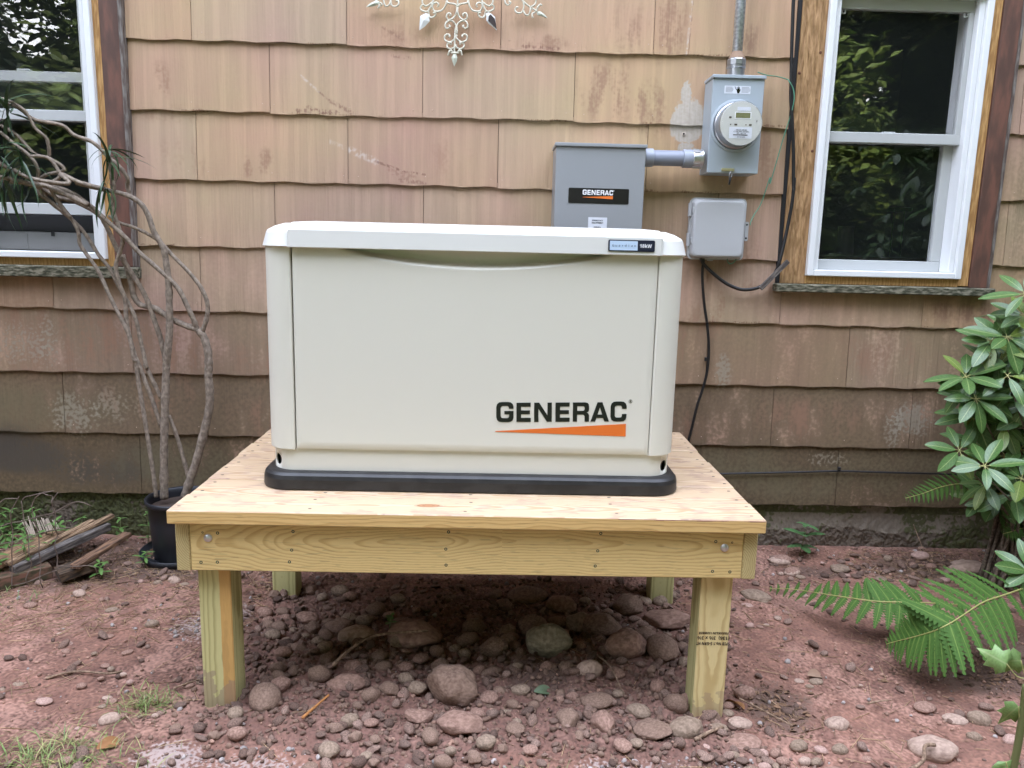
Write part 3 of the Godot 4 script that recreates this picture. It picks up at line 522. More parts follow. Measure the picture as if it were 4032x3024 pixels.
			# torn fibres along the lower edge of a course
			if row <= 4 and y_in < 0.012 + 0.05 * (tl - 0.3) and bl > 0.66 and fi * 0.6 + gr * 0.4 > 0.52:
				r *= 0.62
				g *= 0.55
				b *= 0.5
			for s in marks:
				if x < minf(s[0], s[2]) - 0.03 or x > maxf(s[0], s[2]) + 0.03 or y > maxf(s[1], s[3]) + 0.03 or y < minf(s[1], s[3]) - 0.03:
					continue
				var a := Vector2(s[0], s[1])
				var c := Vector2(s[2], s[3])
				var q := Geometry2D.get_closest_point_to_segment(Vector2(x, y), a, c)
				var e: float = sm(1.0, 0.3, q.distance_to(Vector2(x, y)) / s[4]) * sm(0.38, 0.62, fi * 0.4 + gr * 0.6) * absf(s[5])
				e = minf(e, 1.0) * 0.68
				if s[5] > 0.0:
					r = lerpf(r, 0.16, e)
					g = lerpf(g, 0.07, e)
					b = lerpf(b, 0.05, e)
				else:
					r = lerpf(r, 0.54, e)
					g = lerpf(g, 0.46, e)
					b = lerpf(b, 0.40, e)
			# bare pale patch left of the meter, where an older box was taken off
			if x > 0.60 and x < 0.84 and y > 1.60 and y < 2.0:
				var rr := Vector2((x - 0.752) / 0.070, (y - 1.825) / 0.082).length() + (bl - 0.5) * 0.7 + (gr - 0.5) * 0.35
				rr = minf(rr, Vector2((x - 0.742) / 0.022, (y - 1.93) / 0.05).length() + (gr - 0.5) * 0.6)
				rr = minf(rr, Vector2((x - 0.755) / 0.035, (y - 1.70) / 0.05).length() + (gr - 0.5) * 0.8)
				var e := sm(1.05, 0.88, rr) * 0.9
				r = lerpf(r, 0.46 + 0.10 * (gr - 0.5) + 0.08 * (fi - 0.5), e)
				g = lerpf(g, 0.41 + 0.10 * (gr - 0.5) + 0.08 * (fi - 0.5), e)
				b = lerpf(b, 0.345 + 0.10 * (gr - 0.5) + 0.08 * (fi - 0.5), e)
			var c3 := Color(r, g, b).linear_to_srgb()
			rgb[k * 3] = clampi(int(c3.r * 255.0), 0, 255)
			rgb[k * 3 + 1] = clampi(int(c3.g * 255.0), 0, 255)
			rgb[k * 3 + 2] = clampi(int(c3.b * 255.0), 0, 255)
			var amp := 0.4 + 0.6 * sm(0.3, 0.7, tl * 0.5 + h1 * 0.5)
			bump[k] = clampi(int((0.5 + (st - 0.5) * 0.75 * amp + (fi - 0.5) * 0.4 * amp + (gr - 0.5) * 0.12) * 255.0), 0, 255)
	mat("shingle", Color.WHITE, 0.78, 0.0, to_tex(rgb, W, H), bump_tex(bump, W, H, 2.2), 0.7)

# soil: height of the ground and how much it was dug over
func dug(x: float, z: float) -> float:
	return sm(-0.98, -0.72, x) * sm(0.86, 0.62, x) * sm(0.22, 0.42, z) * sm(1.56, 1.36, z + 0.05 * sin(x * 7.0))

func ground_base(x: float, z: float) -> float:
	var y := -0.028 * sm(0.1, 0.9, x) * sm(0.5, 1.3, z) - 0.006
	y -= 0.048 * sm(-1.0, -0.8, x) * sm(0.9, 0.65, x) * sm(0.12, 0.30, z) * sm(0.95, 0.62, z)
	y += 0.040 * exp(-((x + 0.80) * (x + 0.80) + (z - 0.50) * (z - 0.50)) / 0.004)
	y += 0.020 * exp(-(z - 0.04) * (z - 0.04) / 0.01)
	return y

var n_a: FastNoiseLite
var n_b: FastNoiseLite
var n_c: FastNoiseLite

func ground_y(x: float, z: float) -> float:
	var d := dug(x, z)
	return ground_base(x, z) + n_a.get_noise_2d(x, z) * (0.010 + 0.010 * d) + n_b.get_noise_2d(x, z) * (0.004 + 0.012 * d) + n_c.get_noise_2d(x, z) * (0.0022 + 0.006 * d)

func bake_ground() -> void:
	var W := 2048
	var H := 1024
	var big := noise_bytes(256, 128, W, H, 0.02, 31, 3)
	var mid := noise_bytes(1024, 512, W, H, 0.05, 32, 4)
	var grit := noise_bytes(W, H, W, H, 0.16, 33, 3)
	var dust := noise_bytes(512, 256, W, H, 0.03, 34, 4)
	# grey crushed stone and dark leaf mould, where they lie: x, z, rx, rz, kind
	var spots := [[-0.98, 0.76, 0.13, 0.12, 0], [-0.80, 1.46, 0.12, 0.07, 0], [-0.60, 1.50, 0.16, 0.08, 0], [0.45, 1.50, 0.16, 0.08, 0], [0.30, 1.47, 0.10, 0.04, 0], [0.80, 1.48, 0.08, 0.06, 0], [-0.93, 0.62, 0.08, 0.10, 0],
		[1.62, 0.98, 0.26, 0.13, 1], [1.95, 0.85, 0.4, 0.2, 1], [1.36, 0.22, 0.16, 0.07, 1], [1.9, 0.2, 0.4, 0.14, 1], [-1.7, 0.25, 0.6, 0.28, 1], [-1.25, 0.34, 0.3, 0.10, 1], [0.86, 1.16, 0.12, 0.14, 1], [0.15, 1.06, 0.12, 0.12, 1], [-2.1, 0.6, 0.3, 0.2, 1]]
	var rgb := PackedByteArray()
	rgb.resize(W * H * 3)
	for j in H:
		var z := -0.1 + (j + 0.5) * 2.6 / H
		for i in W:
			var x := -2.6 + (i + 0.5) * 5.2 / W
			var k := j * W + i
			var bg := big[k] / 255.0
			var md := mid[k] / 255.0
			var gr := grit[k] / 255.0
			var du := dust[k] / 255.0
			var v := 0.62 + 0.55 * md * 0.7 + (gr - 0.5) * 0.9 + (bg - 0.5) * 0.55
			var r := 0.250 * v
			var g := 0.124 * v
			var b := 0.085 * v
			# dry pale dust lying in blotches
			var e := sm(0.50, 0.66, du * 0.5 + md * 0.2 + gr * 0.3) * 0.5
			r = lerpf(r, 0.36 * (0.55 + 0.9 * gr), e)
			g = lerpf(g, 0.205 * (0.55 + 0.9 * gr), e)
			b = lerpf(b, 0.152 * (0.55 + 0.9 * gr), e)
			# freshly dug soil, ragged edge, darkened to deepen platform shade; darker crumbs too
			e = sm(0.35, 0.60, dug(x, z) * 0.6 + (md - 0.5) * 0.5 + gr * 0.2) * 0.55
			r = lerpf(r, 0.135 * (0.6 + 0.8 * gr), e)
			g = lerpf(g, 0.072 * (0.6 + 0.8 * gr), e)
			b = lerpf(b, 0.055 * (0.6 + 0.8 * gr), e)
			e = sm(0.56, 0.76, gr * 0.45 + (1.0 - md) * 0.55) * 0.6
			r = lerpf(r, 0.16, e)
			g = lerpf(g, 0.075, e)
			b = lerpf(b, 0.055, e)
			for s in spots:
				var m := soft_blob(x, z, s[0], s[1], s[2], s[3])
				if m <= 0.0:
					continue
				if s[4] == 0:
					e = sm(0.52, 0.62, gr * 0.6 + du * 0.25 + 0.25 * m) * 0.8
					r = lerpf(r, 0.34, e)
					g = lerpf(g, 0.27, e)
					b = lerpf(b, 0.24, e)
				else:
					e = sm(0.40, 0.62, gr * 0.45 + md * 0.3 + 0.3 * m) * 0.75
					r = lerpf(r, 0.085, e)
					g = lerpf(g, 0.056, e)
					b = lerpf(b, 0.040, e)
			var c3 := Color(r, g, b).linear_to_srgb()
			rgb[k * 3] = clampi(int(c3.r * 255.0), 0, 255)
			rgb[k * 3 + 1] = clampi(int(c3.g * 255.0), 0, 255)
			rgb[k * 3 + 2] = clampi(int(c3.b * 255.0), 0, 255)
	mat("soil", Color.WHITE, 0.95, 0.0, to_tex(rgb, W, H), bump_tex(grit, W, H, 2.5), 0.6)

# ------------------------------------------------------------------ timber atlas: strips of 1024 pixels, length along u
const STRIPS := [[0, 128], [128, 128], [256, 128], [384, 128], [512, 128], [640, 128], [768, 128], [896, 128], [1024, 64], [1088, 128], [1216, 128], [1344, 128], [1472, 128], [1600, 128]]

func strip(n: int, u0 := 0.0, u1 := 1.0) -> Rect2:
	return Rect2(u0, (STRIPS[n][0] + 1.5) / 2048.0, u1 - u0, (STRIPS[n][1] - 3.0) / 2048.0)

func bake_wood() -> void:
	var W := 1024
	var H := 2048
	var fib := noise_bytes(40, 2048, W, H, 0.33, 41, 3)
	var low := noise_bytes(256, 512, W, H, 0.022, 42, 3)
	var smudge := noise_bytes(256, 512, W, H, 0.05, 43, 4)
	var fleck := noise_bytes(128, 2048, W, H, 0.13, 44, 3)
	var rgb := PackedByteArray()
	rgb.resize(W * H * 3)
	var cream := Vector3(0.56, 0.415, 0.27)
	var cream_late := Vector3(0.40, 0.245, 0.125)
	for n in STRIPS.size():
		var y0: int = STRIPS[n][0]
		var hh: int = STRIPS[n][1]
		# length and width in metres, centre of the rings across, distance to the pith, ring spacing, colours
		var len_m := 1.6
		var wid_m := 0.14
		var vc := 0.05 + 0.02 * sin(n * 2.3)
		var dep := 0.06
		var space := 0.0062
		var early := cream
		var late := cream_late
		var late_amount := 0.88
		if n == 7:
			early = Vector3(0.68, 0.505, 0.215)
			late = Vector3(0.50, 0.315, 0.108)
			len_m = 1.5
		elif n == 8:
			early = Vector3(0.67, 0.445, 0.175)
			late = Vector3(0.50, 0.29, 0.095)
			wid_m = 0.04
			space = 0.0045
		elif n == 9 or n == 11:
			early = Vector3(0.52, 0.48, 0.22)
			late = Vector3(0.32, 0.28, 0.10)
			len_m = 0.62
			wid_m = 0.09
			space = 0.0085
		elif n == 10:
			early = Vector3(0.64, 0.52, 0.25)
			late = Vector3(0.46, 0.32, 0.125)
			len_m = 0.62
			wid_m = 0.09
		elif n == 12:
			early = Vector3(0.52, 0.41, 0.19)
			late = Vector3(0.36, 0.25, 0.10)
		for j in hh:
			var v := (float(j) / hh) * wid_m
			for i in W:
				var u := float(i) / W * len_m
				var k := (y0 + j) * W + i
				var lo := low[k] / 255.0 - 0.5
				var fb := fib[k] / 255.0
				var sg := smudge[k] / 255.0
				var fl := fleck[k] / 255.0
				var c := early
				var ring := 0.0
				if n == 13:
					# end grain: arcs about a pith outside the piece, with drying checks
					var left := i < 512
					var p := Vector2((i % 512) / 512.0 * 0.038, v * 1.0)
					var pith := Vector2(0.075, 0.035) if left else Vector2(-0.03, 0.10)
					var rr := p.distance_to(pith) / 0.0062 + lo * 0.35
					ring = sm(0.55, 0.92, rr - floorf(rr))
					early = Vector3(0.50, 0.40, 0.185)
					c = early.lerp(Vector3(0.30, 0.21, 0.075), ring * 0.85)
					var ang := (p - pith).angle() * 9.0
					if absf(ang - roundf(ang)) < 0.018 and sg > 0.45:
						c *= 0.75
				else:
					var dd := dep
					var vcc := vc
					if n == 7:
						# cathedral figure left of the middle, a second one to its right
						var a := u - 0.60
						dd = 0.004 + 0.16 * a * a / (0.12 + absf(a)) + 0.008 * lo
						vcc = 0.047 + 0.006 * sin(u * 5.0)
						if u > 0.84:
							dd = 0.004 + 0.05 * absf(u - 0.84)
						space = 0.0075
					elif n == 10:
						dd = 0.002 + 0.11 * absf(u - 0.235)
						vcc = 0.045 + 0.01 * sin(u * 6.0)
						space = 0.018
						if u > 0.25:
							dd = 0.012 + 0.02 * sin(u * 9.0)
					elif n < 7:
						dd = 0.05 + 0.03 * sin(u * 2.1 + n * 1.7)
					var rr := sqrt((v - vcc) * (v - vcc) + dd * dd) / space + lo * (0.35 if n >= 9 else 1.5) + sin(u * 3.0 + n) * 0.3
					if n == 10:
						# one tongue of late wood from the top, pointing down
						var q := (v - 0.043) / 0.024
						rr = 5.42 + 0.42 * ((0.292 - u) / 0.14 - q * q) + lo * 0.5
					var fr := rr - floorf(rr)
					ring = sm(0.40, 0.86, fr) * sm(1.0, 0.93, fr)
					c = early.lerp(late, ring * late_amount * (0.7 + 0.3 * fb))
					c *= 0.93 + 0.14 * fb
					if n == 9 and v > 0.058 + 0.002 * lo:
						# heartwood side of the post
						c = Vector3(0.55, 0.33, 0.105) * (0.85 + 0.2 * fb) * (1.0 - 0.12 * ring)
					if n == 9 and u > 0.455 + 0.03 * lo * 4.0 and sg + (u - 0.475) * 6.0 > 0.5:
						c = c.lerp(Vector3(0.25, 0.17, 0.13), 0.55)
					if n == 10 and u > 0.49 and sg + (u - 0.51) * 9.0 > 0.55:
						c = c.lerp(Vector3(0.27, 0.18, 0.13), 0.4)
					if n < 7:
						# footprints and scuffs of red soil on the boards
						var e := sm(0.56, 0.74, sg * 0.75 + fl * 0.3) * 0.42
						c = c.lerp(Vector3(0.33, 0.21, 0.165), e)
						e = sm(0.70, 0.80, fl) * sm(0.45, 0.6, sg) * 0.5
						c = c.lerp(Vector3(0.20, 0.13, 0.10), e)
						if n == 6:
							# a knot near the front edge
							var kd := Vector2((u - 0.685) / 0.032, (v - 0.073) / 0.012).length()
							if kd < 1.0:
								c = Vector3(0.36, 0.17, 0.075) * (0.75 + 0.3 * sm(0.3, 0.9, absf(sin(kd * 7.0))))
							elif kd < 1.25:
								c *= 0.8
					elif n == 7 or n == 8:
						c *= 1.0 - 0.22 * sm(0.68, 0.80, fl)
						if n == 8 and u > 1.20 and v < 0.0035 + 0.003 * (sg - 0.5) and fl > 0.4:
							c = Vector3(0.30, 0.13, 0.09)
				var c3 := Color(c.x, c.y, c.z).linear_to_srgb()
				rgb[k * 3] = clampi(int(c3.r * 255.0), 0, 255)
				rgb[k * 3 + 1] = clampi(int(c3.g * 255.0), 0, 255)
				rgb[k * 3 + 2] = clampi(int(c3.b * 255.0), 0, 255)
	mat("timber", Color.WHITE, 0.62, 0.0, to_tex(rgb, W, H))

func bake_leaf(called: String, base: Vector3, rib: Vector3, veins: int, rough: float) -> void:
	var W := 64
	var H := 128
	var nz := noise_bytes(W, H, W, H, 0.09, 51, 3)
	var rgb := PackedByteArray()
	rgb.resize(W * H * 3)
	for j in H:
		for i in W:
			var s := absf((i + 0.5) / W - 0.5) * 2.0
			var t := float(j) / H
			var v := 0.8 + 0.4 * nz[j * W + i] / 255.0
			var c := base * v
			var ph := t * veins - s * 1.6
			c = c.lerp(rib, 0.22 * sm(0.12, 0.0, absf(ph - roundf(ph))) * sm(1.0, 0.5, s))
			c = c.lerp(rib, sm(0.085, 0.03, s) * 0.8)
			var c3 := Color(c.x, c.y, c.z).linear_to_srgb()
			var k := (j * W + i) * 3
			rgb[k] = clampi(int(c3.r * 255.0), 0, 255)
			rgb[k + 1] = clampi(int(c3.g * 255.0), 0, 255)
			rgb[k + 2] = clampi(int(c3.b * 255.0), 0, 255)
	var m := mat(called, Color.WHITE, rough, 0.0, to_tex(rgb, W, H))
	m.backlight_enabled = true
	m.backlight = lin(base.x * 0.6, base.y * 0.6, base.z * 0.4)

func bake_foundation() -> void:
	var W := 2048
	var H := 128
	var a := noise_bytes(512, 32, W, H, 0.03, 61, 4)
	var g := noise_bytes(W, H, W, H, 0.09, 62, 4)
	var rgb := PackedByteArray()
	rgb.resize(W * H * 3)
	var bump := PackedByteArray()
	bump.resize(W * H)
	for j in H:
		var y := 0.26 - float(j) / H * 0.36
		for i in W:
			var x := -2.45 + i * 5.0 / W
			var k := j * W + i
			var n1 := a[k] / 255.0
			var n2 := g[k] / 255.0
			var v := 0.75 + 0.5 * n2
			var c := Vector3(0.20, 0.165, 0.125) * v
			# smooth cement band above, rough rubble mortar below a broken line; moss on the left and under the shingles
			var edge := 0.095 + 0.03 * (n1 - 0.5) + 0.012 * sin(x * 9.0)
			var rough_part := sm(edge, edge - 0.006, y)
			if x < 0.6:
				rough_part = 1.0
			c = c.lerp(Vector3(0.105, 0.078, 0.055) * v, rough_part * 0.9)
			var moss := sm(0.50, 0.62, n1 * 0.5 + n2 * 0.35 + (0.20 if x < -1.0 else 0.0) + (0.16 if y > 0.165 else 0.0) + (0.10 if x > 1.75 else 0.0))
			c = c.lerp(Vector3(0.050, 0.058, 0.014) * (0.6 + 0.8 * n2), moss * 0.85)
			var c3 := Color(c.x, c.y, c.z).linear_to_srgb()
			rgb[k * 3] = clampi(int(c3.r * 255.0), 0, 255)
			rgb[k * 3 + 1] = clampi(int(c3.g * 255.0), 0, 255)
			rgb[k * 3 + 2] = clampi(int(c3.b * 255.0), 0, 255)
			bump[k] = clampi(int((0.5 + (n2 - 0.5) * (0.35 + 0.65 * rough_part)) * 255.0), 0, 255)
	mat("foundation", Color.WHITE, 0.95, 0.0, to_tex(rgb, W, H), bump_tex(bump, W, H, 5.0), 1.0)

# ------------------------------------------------------------------ shapes used by several things
func ring_at(x0: float, x1: float, z0: float, z1: float, r: float, y: float, seg := 8) -> Array:
	var o := []
	for p in rounded(x0, z0, x1, z1, r, seg):
		o.append(Vector3(p.x, y, p.y))
	return o

func loft(st: SurfaceTool, rings: Array, cap_last := true, cap_first := true) -> void:
	var mid := Vector3.ZERO
	for p in rings[0]:
		mid += p / rings[0].size()
	for i in rings.size() - 1:
		st.set_smooth_group(i)
		var n: int = rings[i].size()
		for k in n:
			var k2 := (k + 1) % n
			var o: Vector3 = (rings[i][k] + rings[i + 1][k2]) / 2.0 - mid
			o.y = 0.0
			if Vector2(rings[i][k].x - rings[i + 1][k].x, rings[i][k].z - rings[i + 1][k].z).length() > 0.0005:
				o.y = o.length() * 0.7
			var u: float = rings[i][k].x + rings[i][k].z
			var u2: float = rings[i][k2].x + rings[i][k2].z
			quad(st, rings[i][k], rings[i][k2], rings[i + 1][k2], rings[i + 1][k], o, [Vector2(u, rings[i][k].y), Vector2(u2, rings[i][k].y), Vector2(u2, rings[i + 1][k].y), Vector2(u, rings[i + 1][k].y)])
	st.set_smooth_group(-1)
	if cap_last:
		var r: Array = rings[rings.size() - 1]
		for k in r.size() - 2:
			tri(st, r[0], r[k + 1], r[k + 2], Vector2.ZERO, Vector2.ONE, Vector2.RIGHT, Vector3.UP)
	if cap_first:
		var r: Array = rings[0]
		for k in r.size() - 2:
			tri(st, r[0], r[k + 1], r[k + 2], Vector2.ZERO, Vector2.ONE, Vector2.RIGHT, Vector3.DOWN)

# round stone, radius 0.5, roughened
func stone_mesh(sd: int, detail: int, rough: float, angular := 0.0) -> ArrayMesh:
	var n := noise(0.9, sd, 3)
	var v := [Vector3(0, 1, 0), Vector3(0, -1, 0)]
	var st := new_st()
	var s := SphereMesh.new()
	s.radial_segments = detail
	s.rings = detail / 2
	s.radius = 0.5
	s.height = 1.0
	var arr := s.get_mesh_arrays()
	var vs: PackedVector3Array = arr[Mesh.ARRAY_VERTEX]
	var ix: PackedInt32Array = arr[Mesh.ARRAY_INDEX]
	var cuts := []
	var r := RandomNumberGenerator.new()
	r.seed = sd
	for k in 9:
		cuts.append([Vector3(r.randf_range(-1, 1), r.randf_range(-1, 1), r.randf_range(-1, 1)).normalized(), r.randf_range(0.34, 0.46)])
	for i in vs.size():
		var p := vs[i]
		var d := p.normalized()
		p *= 1.0 + rough * n.get_noise_3dv(d * 1.0) + rough * 0.35 * n.get_noise_3dv(d * 3.1)
		if angular > 0.0:
			for c in cuts:
				var over: float = p.dot(c[0]) - c[1]
				if over > 0.0:
					p -= c[0] * over * angular
		vs[i] = p
	for i in ix:
		st.set_uv(Vector2.ZERO)
		st.add_vertex(vs[i])
	st.index()
	st.generate_normals()
	return st.commit()

# leaf of length 1 along +x, y up, width w; curl bends the tip down, fold lifts the edges
func leaf_mesh(w: float, curl: float, fold: float, blunt := 0.5, nx := 8) -> ArrayMesh:
	var st := new_st()
	var g := []
	for i in nx + 1:
		var t := float(i) / nx
		var half := w * 0.5 * pow(sin(PI * pow(clampf(t, 0.02, 0.995), 0.9 + 0.2 * blunt)), 0.62)
		var row := []
		for s in [-1.0, -0.5, 0.0, 0.5, 1.0]:
			row.append([Vector3(t * (1.0 - 0.15 * curl * t), absf(s) * half * fold - curl * t * t * 0.45, s * half), Vector2(0.5 + s * 0.5, t)])
		g.append(row)
	for i in nx:
		for k in 4:
			quad(st, g[i][k][0], g[i + 1][k][0], g[i + 1][k + 1][0], g[i][k + 1][0], Vector3.UP, [g[i][k][1], g[i + 1][k][1], g[i + 1][k + 1][1], g[i][k + 1][1]])
	return done(st)

# serrated fern leaflet of length 1 along +x
func pinna_mesh(lobes: int, w: float, sd: int) -> ArrayMesh:
	var st := new_st()
	var r := RandomNumberGenerator.new()
	r.seed = sd
	for i in lobes:
		var t0 := float(i) / lobes
		var t1 := float(i + 1) / lobes
		var half := w * 0.5 * (1.0 - pow(t0, 1.7)) * (0.75 + 0.25 * sm(0.0, 0.15, t0)) + 0.012
		for s in [-1.0, 1.0]:
			var h: float = half * r.randf_range(0.9, 1.1)
			var a := Vector3(t0, -0.12 * t0 * t0, 0)
			var b := Vector3(t1, -0.12 * t1 * t1, 0)
			var lead := 0.35 / lobes
			var c := Vector3(t0 + lead * 0.7, a.y - 0.02, s * h * 0.75)
			var d := Vector3(t0 + lead * 1.9, a.y - 0.03, s * h)
			var e := Vector3(t1 + lead * 0.5, b.y - 0.01, s * h * 0.5)
			tri(st, a, b, d, Vector2(0.5, t0), Vector2(0.5, t1), Vector2(0.5 + s * 0.4, t1), Vector3.UP)
			tri(st, a, d, c, Vector2(0.5, t0), Vector2(0.5 + s * 0.4, t1), Vector2(0.5 + s * 0.3, t0), Vector3.UP)
			tri(st, b, e, d, Vector2(0.5, t1), Vector2(0.5 + s * 0.3, t1), Vector2(0.5 + s * 0.4, t1), Vector3.UP)
	return done(st)

func frond(called: String, label: String, path: Array, reach: float, pairs: int, side_tilt: float, m: Material, stem_m: Material, sd: int, sweep := 0.0, wide := 0.34) -> void:
	var r := RandomNumberGenerator.new()
	r.seed = sd
	var sp := smooth_path(path, 6)
	var t := thing(called, label, "fern")
	var st := new_st()
	var rad := []
	for i in sp.size():
		rad.append(lerpf(0.0032, 0.0010, float(i) / sp.size()))
	tube(st, sp, rad, 5)
	part("stalk", st, stem_m, t)
	var meshes := []
	for k in 4:
		meshes.append(pinna_mesh(11, wide, sd + k))
	var n := sp.size()
	for i in pairs:
		var f := pow(float(i + 0.5) / pairs, 0.9)
		var at := f * (n - 1.001)
		var p: Vector3 = sp[int(at)].lerp(sp[int(at) + 1], at - int(at))
		var d: Vector3 = (sp[mini(int(at) + 2, n - 1)] - sp[maxi(int(at) - 1, 0)]).normalized()
		var side := d.cross(Vector3(-0.1, 0.80, 0.60)).normalized()
		var nrm := side.cross(d).normalized()
		var l := reach * (1.0 - pow(f, 2.4)) * (0.6 + 0.4 * sm(0.0, 0.25, f)) + 0.010
		for s in [-1.0, 1.0]:
			var dirv: Vector3 = (side * s + d * (0.35 + sweep + r.randf_range(-0.06, 0.06)) + nrm * side_tilt * s + nrm * r.randf_range(-0.12, 0.06)).normalized()
			var zax: Vector3 = dirv.cross(nrm).normalized()
			var b := Basis(dirv, zax.cross(dirv), zax).scaled_local(Vector3(l, l, l * r.randf_range(0.9, 1.1)))
			put("pinna", meshes[r.randi() % 4], m, t, Transform3D(b, p))

# ------------------------------------------------------------------ house
func in_window(x: float, y: float) -> bool:
	return (x > 1.166 and x < 2.072 and y > 1.16 and y < 2.46) or (x > -2.36 and x < -1.487 and y > 1.15 and y < 2.46)

func build_shingles(house: Node3D) -> void:
	var cutx := [1.166, 2.072, -2.36, -1.487]
	for row in range(-3, 8):
		var base := ROW_TOP - row * ROW_H
		var shift := row_shift(row)
		for c in range(-3, 7):
			var x0 := shift + c * 0.6096
			var x1 := x0 + 0.6096
			if x1 < -2.75 or x0 > 2.75:
				continue
			var h := hash(Vector2i(row * 31 + 7, c))
			var drop := (float(h % 100) / 100.0 - 0.5) * 0.0045
			var lean := (float((h / 100) % 100) / 100.0 - 0.5) * 0.003
			var xs := []
			for k in 25:
				xs.append(x0 + 0.0012 + (x1 - x0 - 0.0024) * k / 24.0)
			for q in cutx:
				if q > x0 + 0.002 and q < x1 - 0.002:
					xs.append(q)
			xs.sort()
			var st := new_st(true)
			var any := false
			for k in xs.size() - 1:
				var a: float = xs[k]
				var b: float = xs[k + 1]
				var xm := (a + b) / 2.0
				var ya := base + drop + lean * (a - x0) / 0.61 + 0.0027 * cos(TAU * ((a - shift) / WAVE - 0.77)) + 0.0008 * sin(a * 91.0)
				var yb := base + drop + lean * (b - x0) / 0.61 + 0.0027 * cos(TAU * ((b - shift) / WAVE - 0.77)) + 0.0008 * sin(b * 91.0)
				var top := base + ROW_H + 0.02
				if in_window(xm, base + 0.03):
					continue
				if in_window(xm, base + ROW_H - 0.03):
					top = 1.160 if xm > 0.0 else 1.150
				any = true
				var bulge := 0.0012 * sin(a * 5.0 + row)
				var za := 0.0015 + bulge
				var zt := -0.0105 * (top - base) / ROW_H
				var p := [Vector3(a, ya, za), Vector3(b, yb, za), Vector3(b, top, zt), Vector3(a, top, zt)]
				var uv := []
				for v in p:
					uv.append(Vector2((v.x + 2.45) / 5.0, (2.69 - v.y) / 2.5))
				quad(st, p[0], p[1], p[2], p[3], Vector3.BACK, uv)
				quad(st, p[0], p[1], Vector3(b, yb, za - 0.0034), Vector3(a, ya, za - 0.0034), Vector3.DOWN, [uv[0], uv[1], uv[1], uv[0]])
				if k == 0:
					quad(st, p[0], p[3], Vector3(a, top, zt - 0.005), Vector3(a, ya, za - 0.0034), Vector3.LEFT, [uv[0], uv[3], uv[3], uv[0]])
				if k == xs.size() - 2:
					quad(st, p[1], p[2], Vector3(b, top, zt - 0.005), Vector3(b, yb, za - 0.0034), Vector3.RIGHT, [uv[1], uv[2], uv[2], uv[1]])
			if any:
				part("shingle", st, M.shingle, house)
	# nail heads near the lower edge
	var st2 := new_st()
	for row in range(0, 7):
		for c in range(-3, 6):
			for o in [0.03, 0.31, 0.58]:
				var x: float = row_shift(row) + c * 0.6096 + o + rng.randf_range(-0.015, 0.015)
				var y := ROW_TOP - row * ROW_H + 0.033 + rng.randf_range(-0.004, 0.004)
				if not in_window(x, y) and x > -2.4 and x < 2.4 and not in_window(x, y - 0.05):
					lathe(st2, [Vector2(0.0024, 0.0), Vector2(0.0018, 0.0012), Vector2(0.0, 0.0014)], 6, Transform3D(Basis(Vector3.RIGHT, PI / 2), Vector3(x, y, 0.0006)))
	var nh := part("nail_heads", st2, M.nail, house)
	nh.set_meta("kind", "stuff")

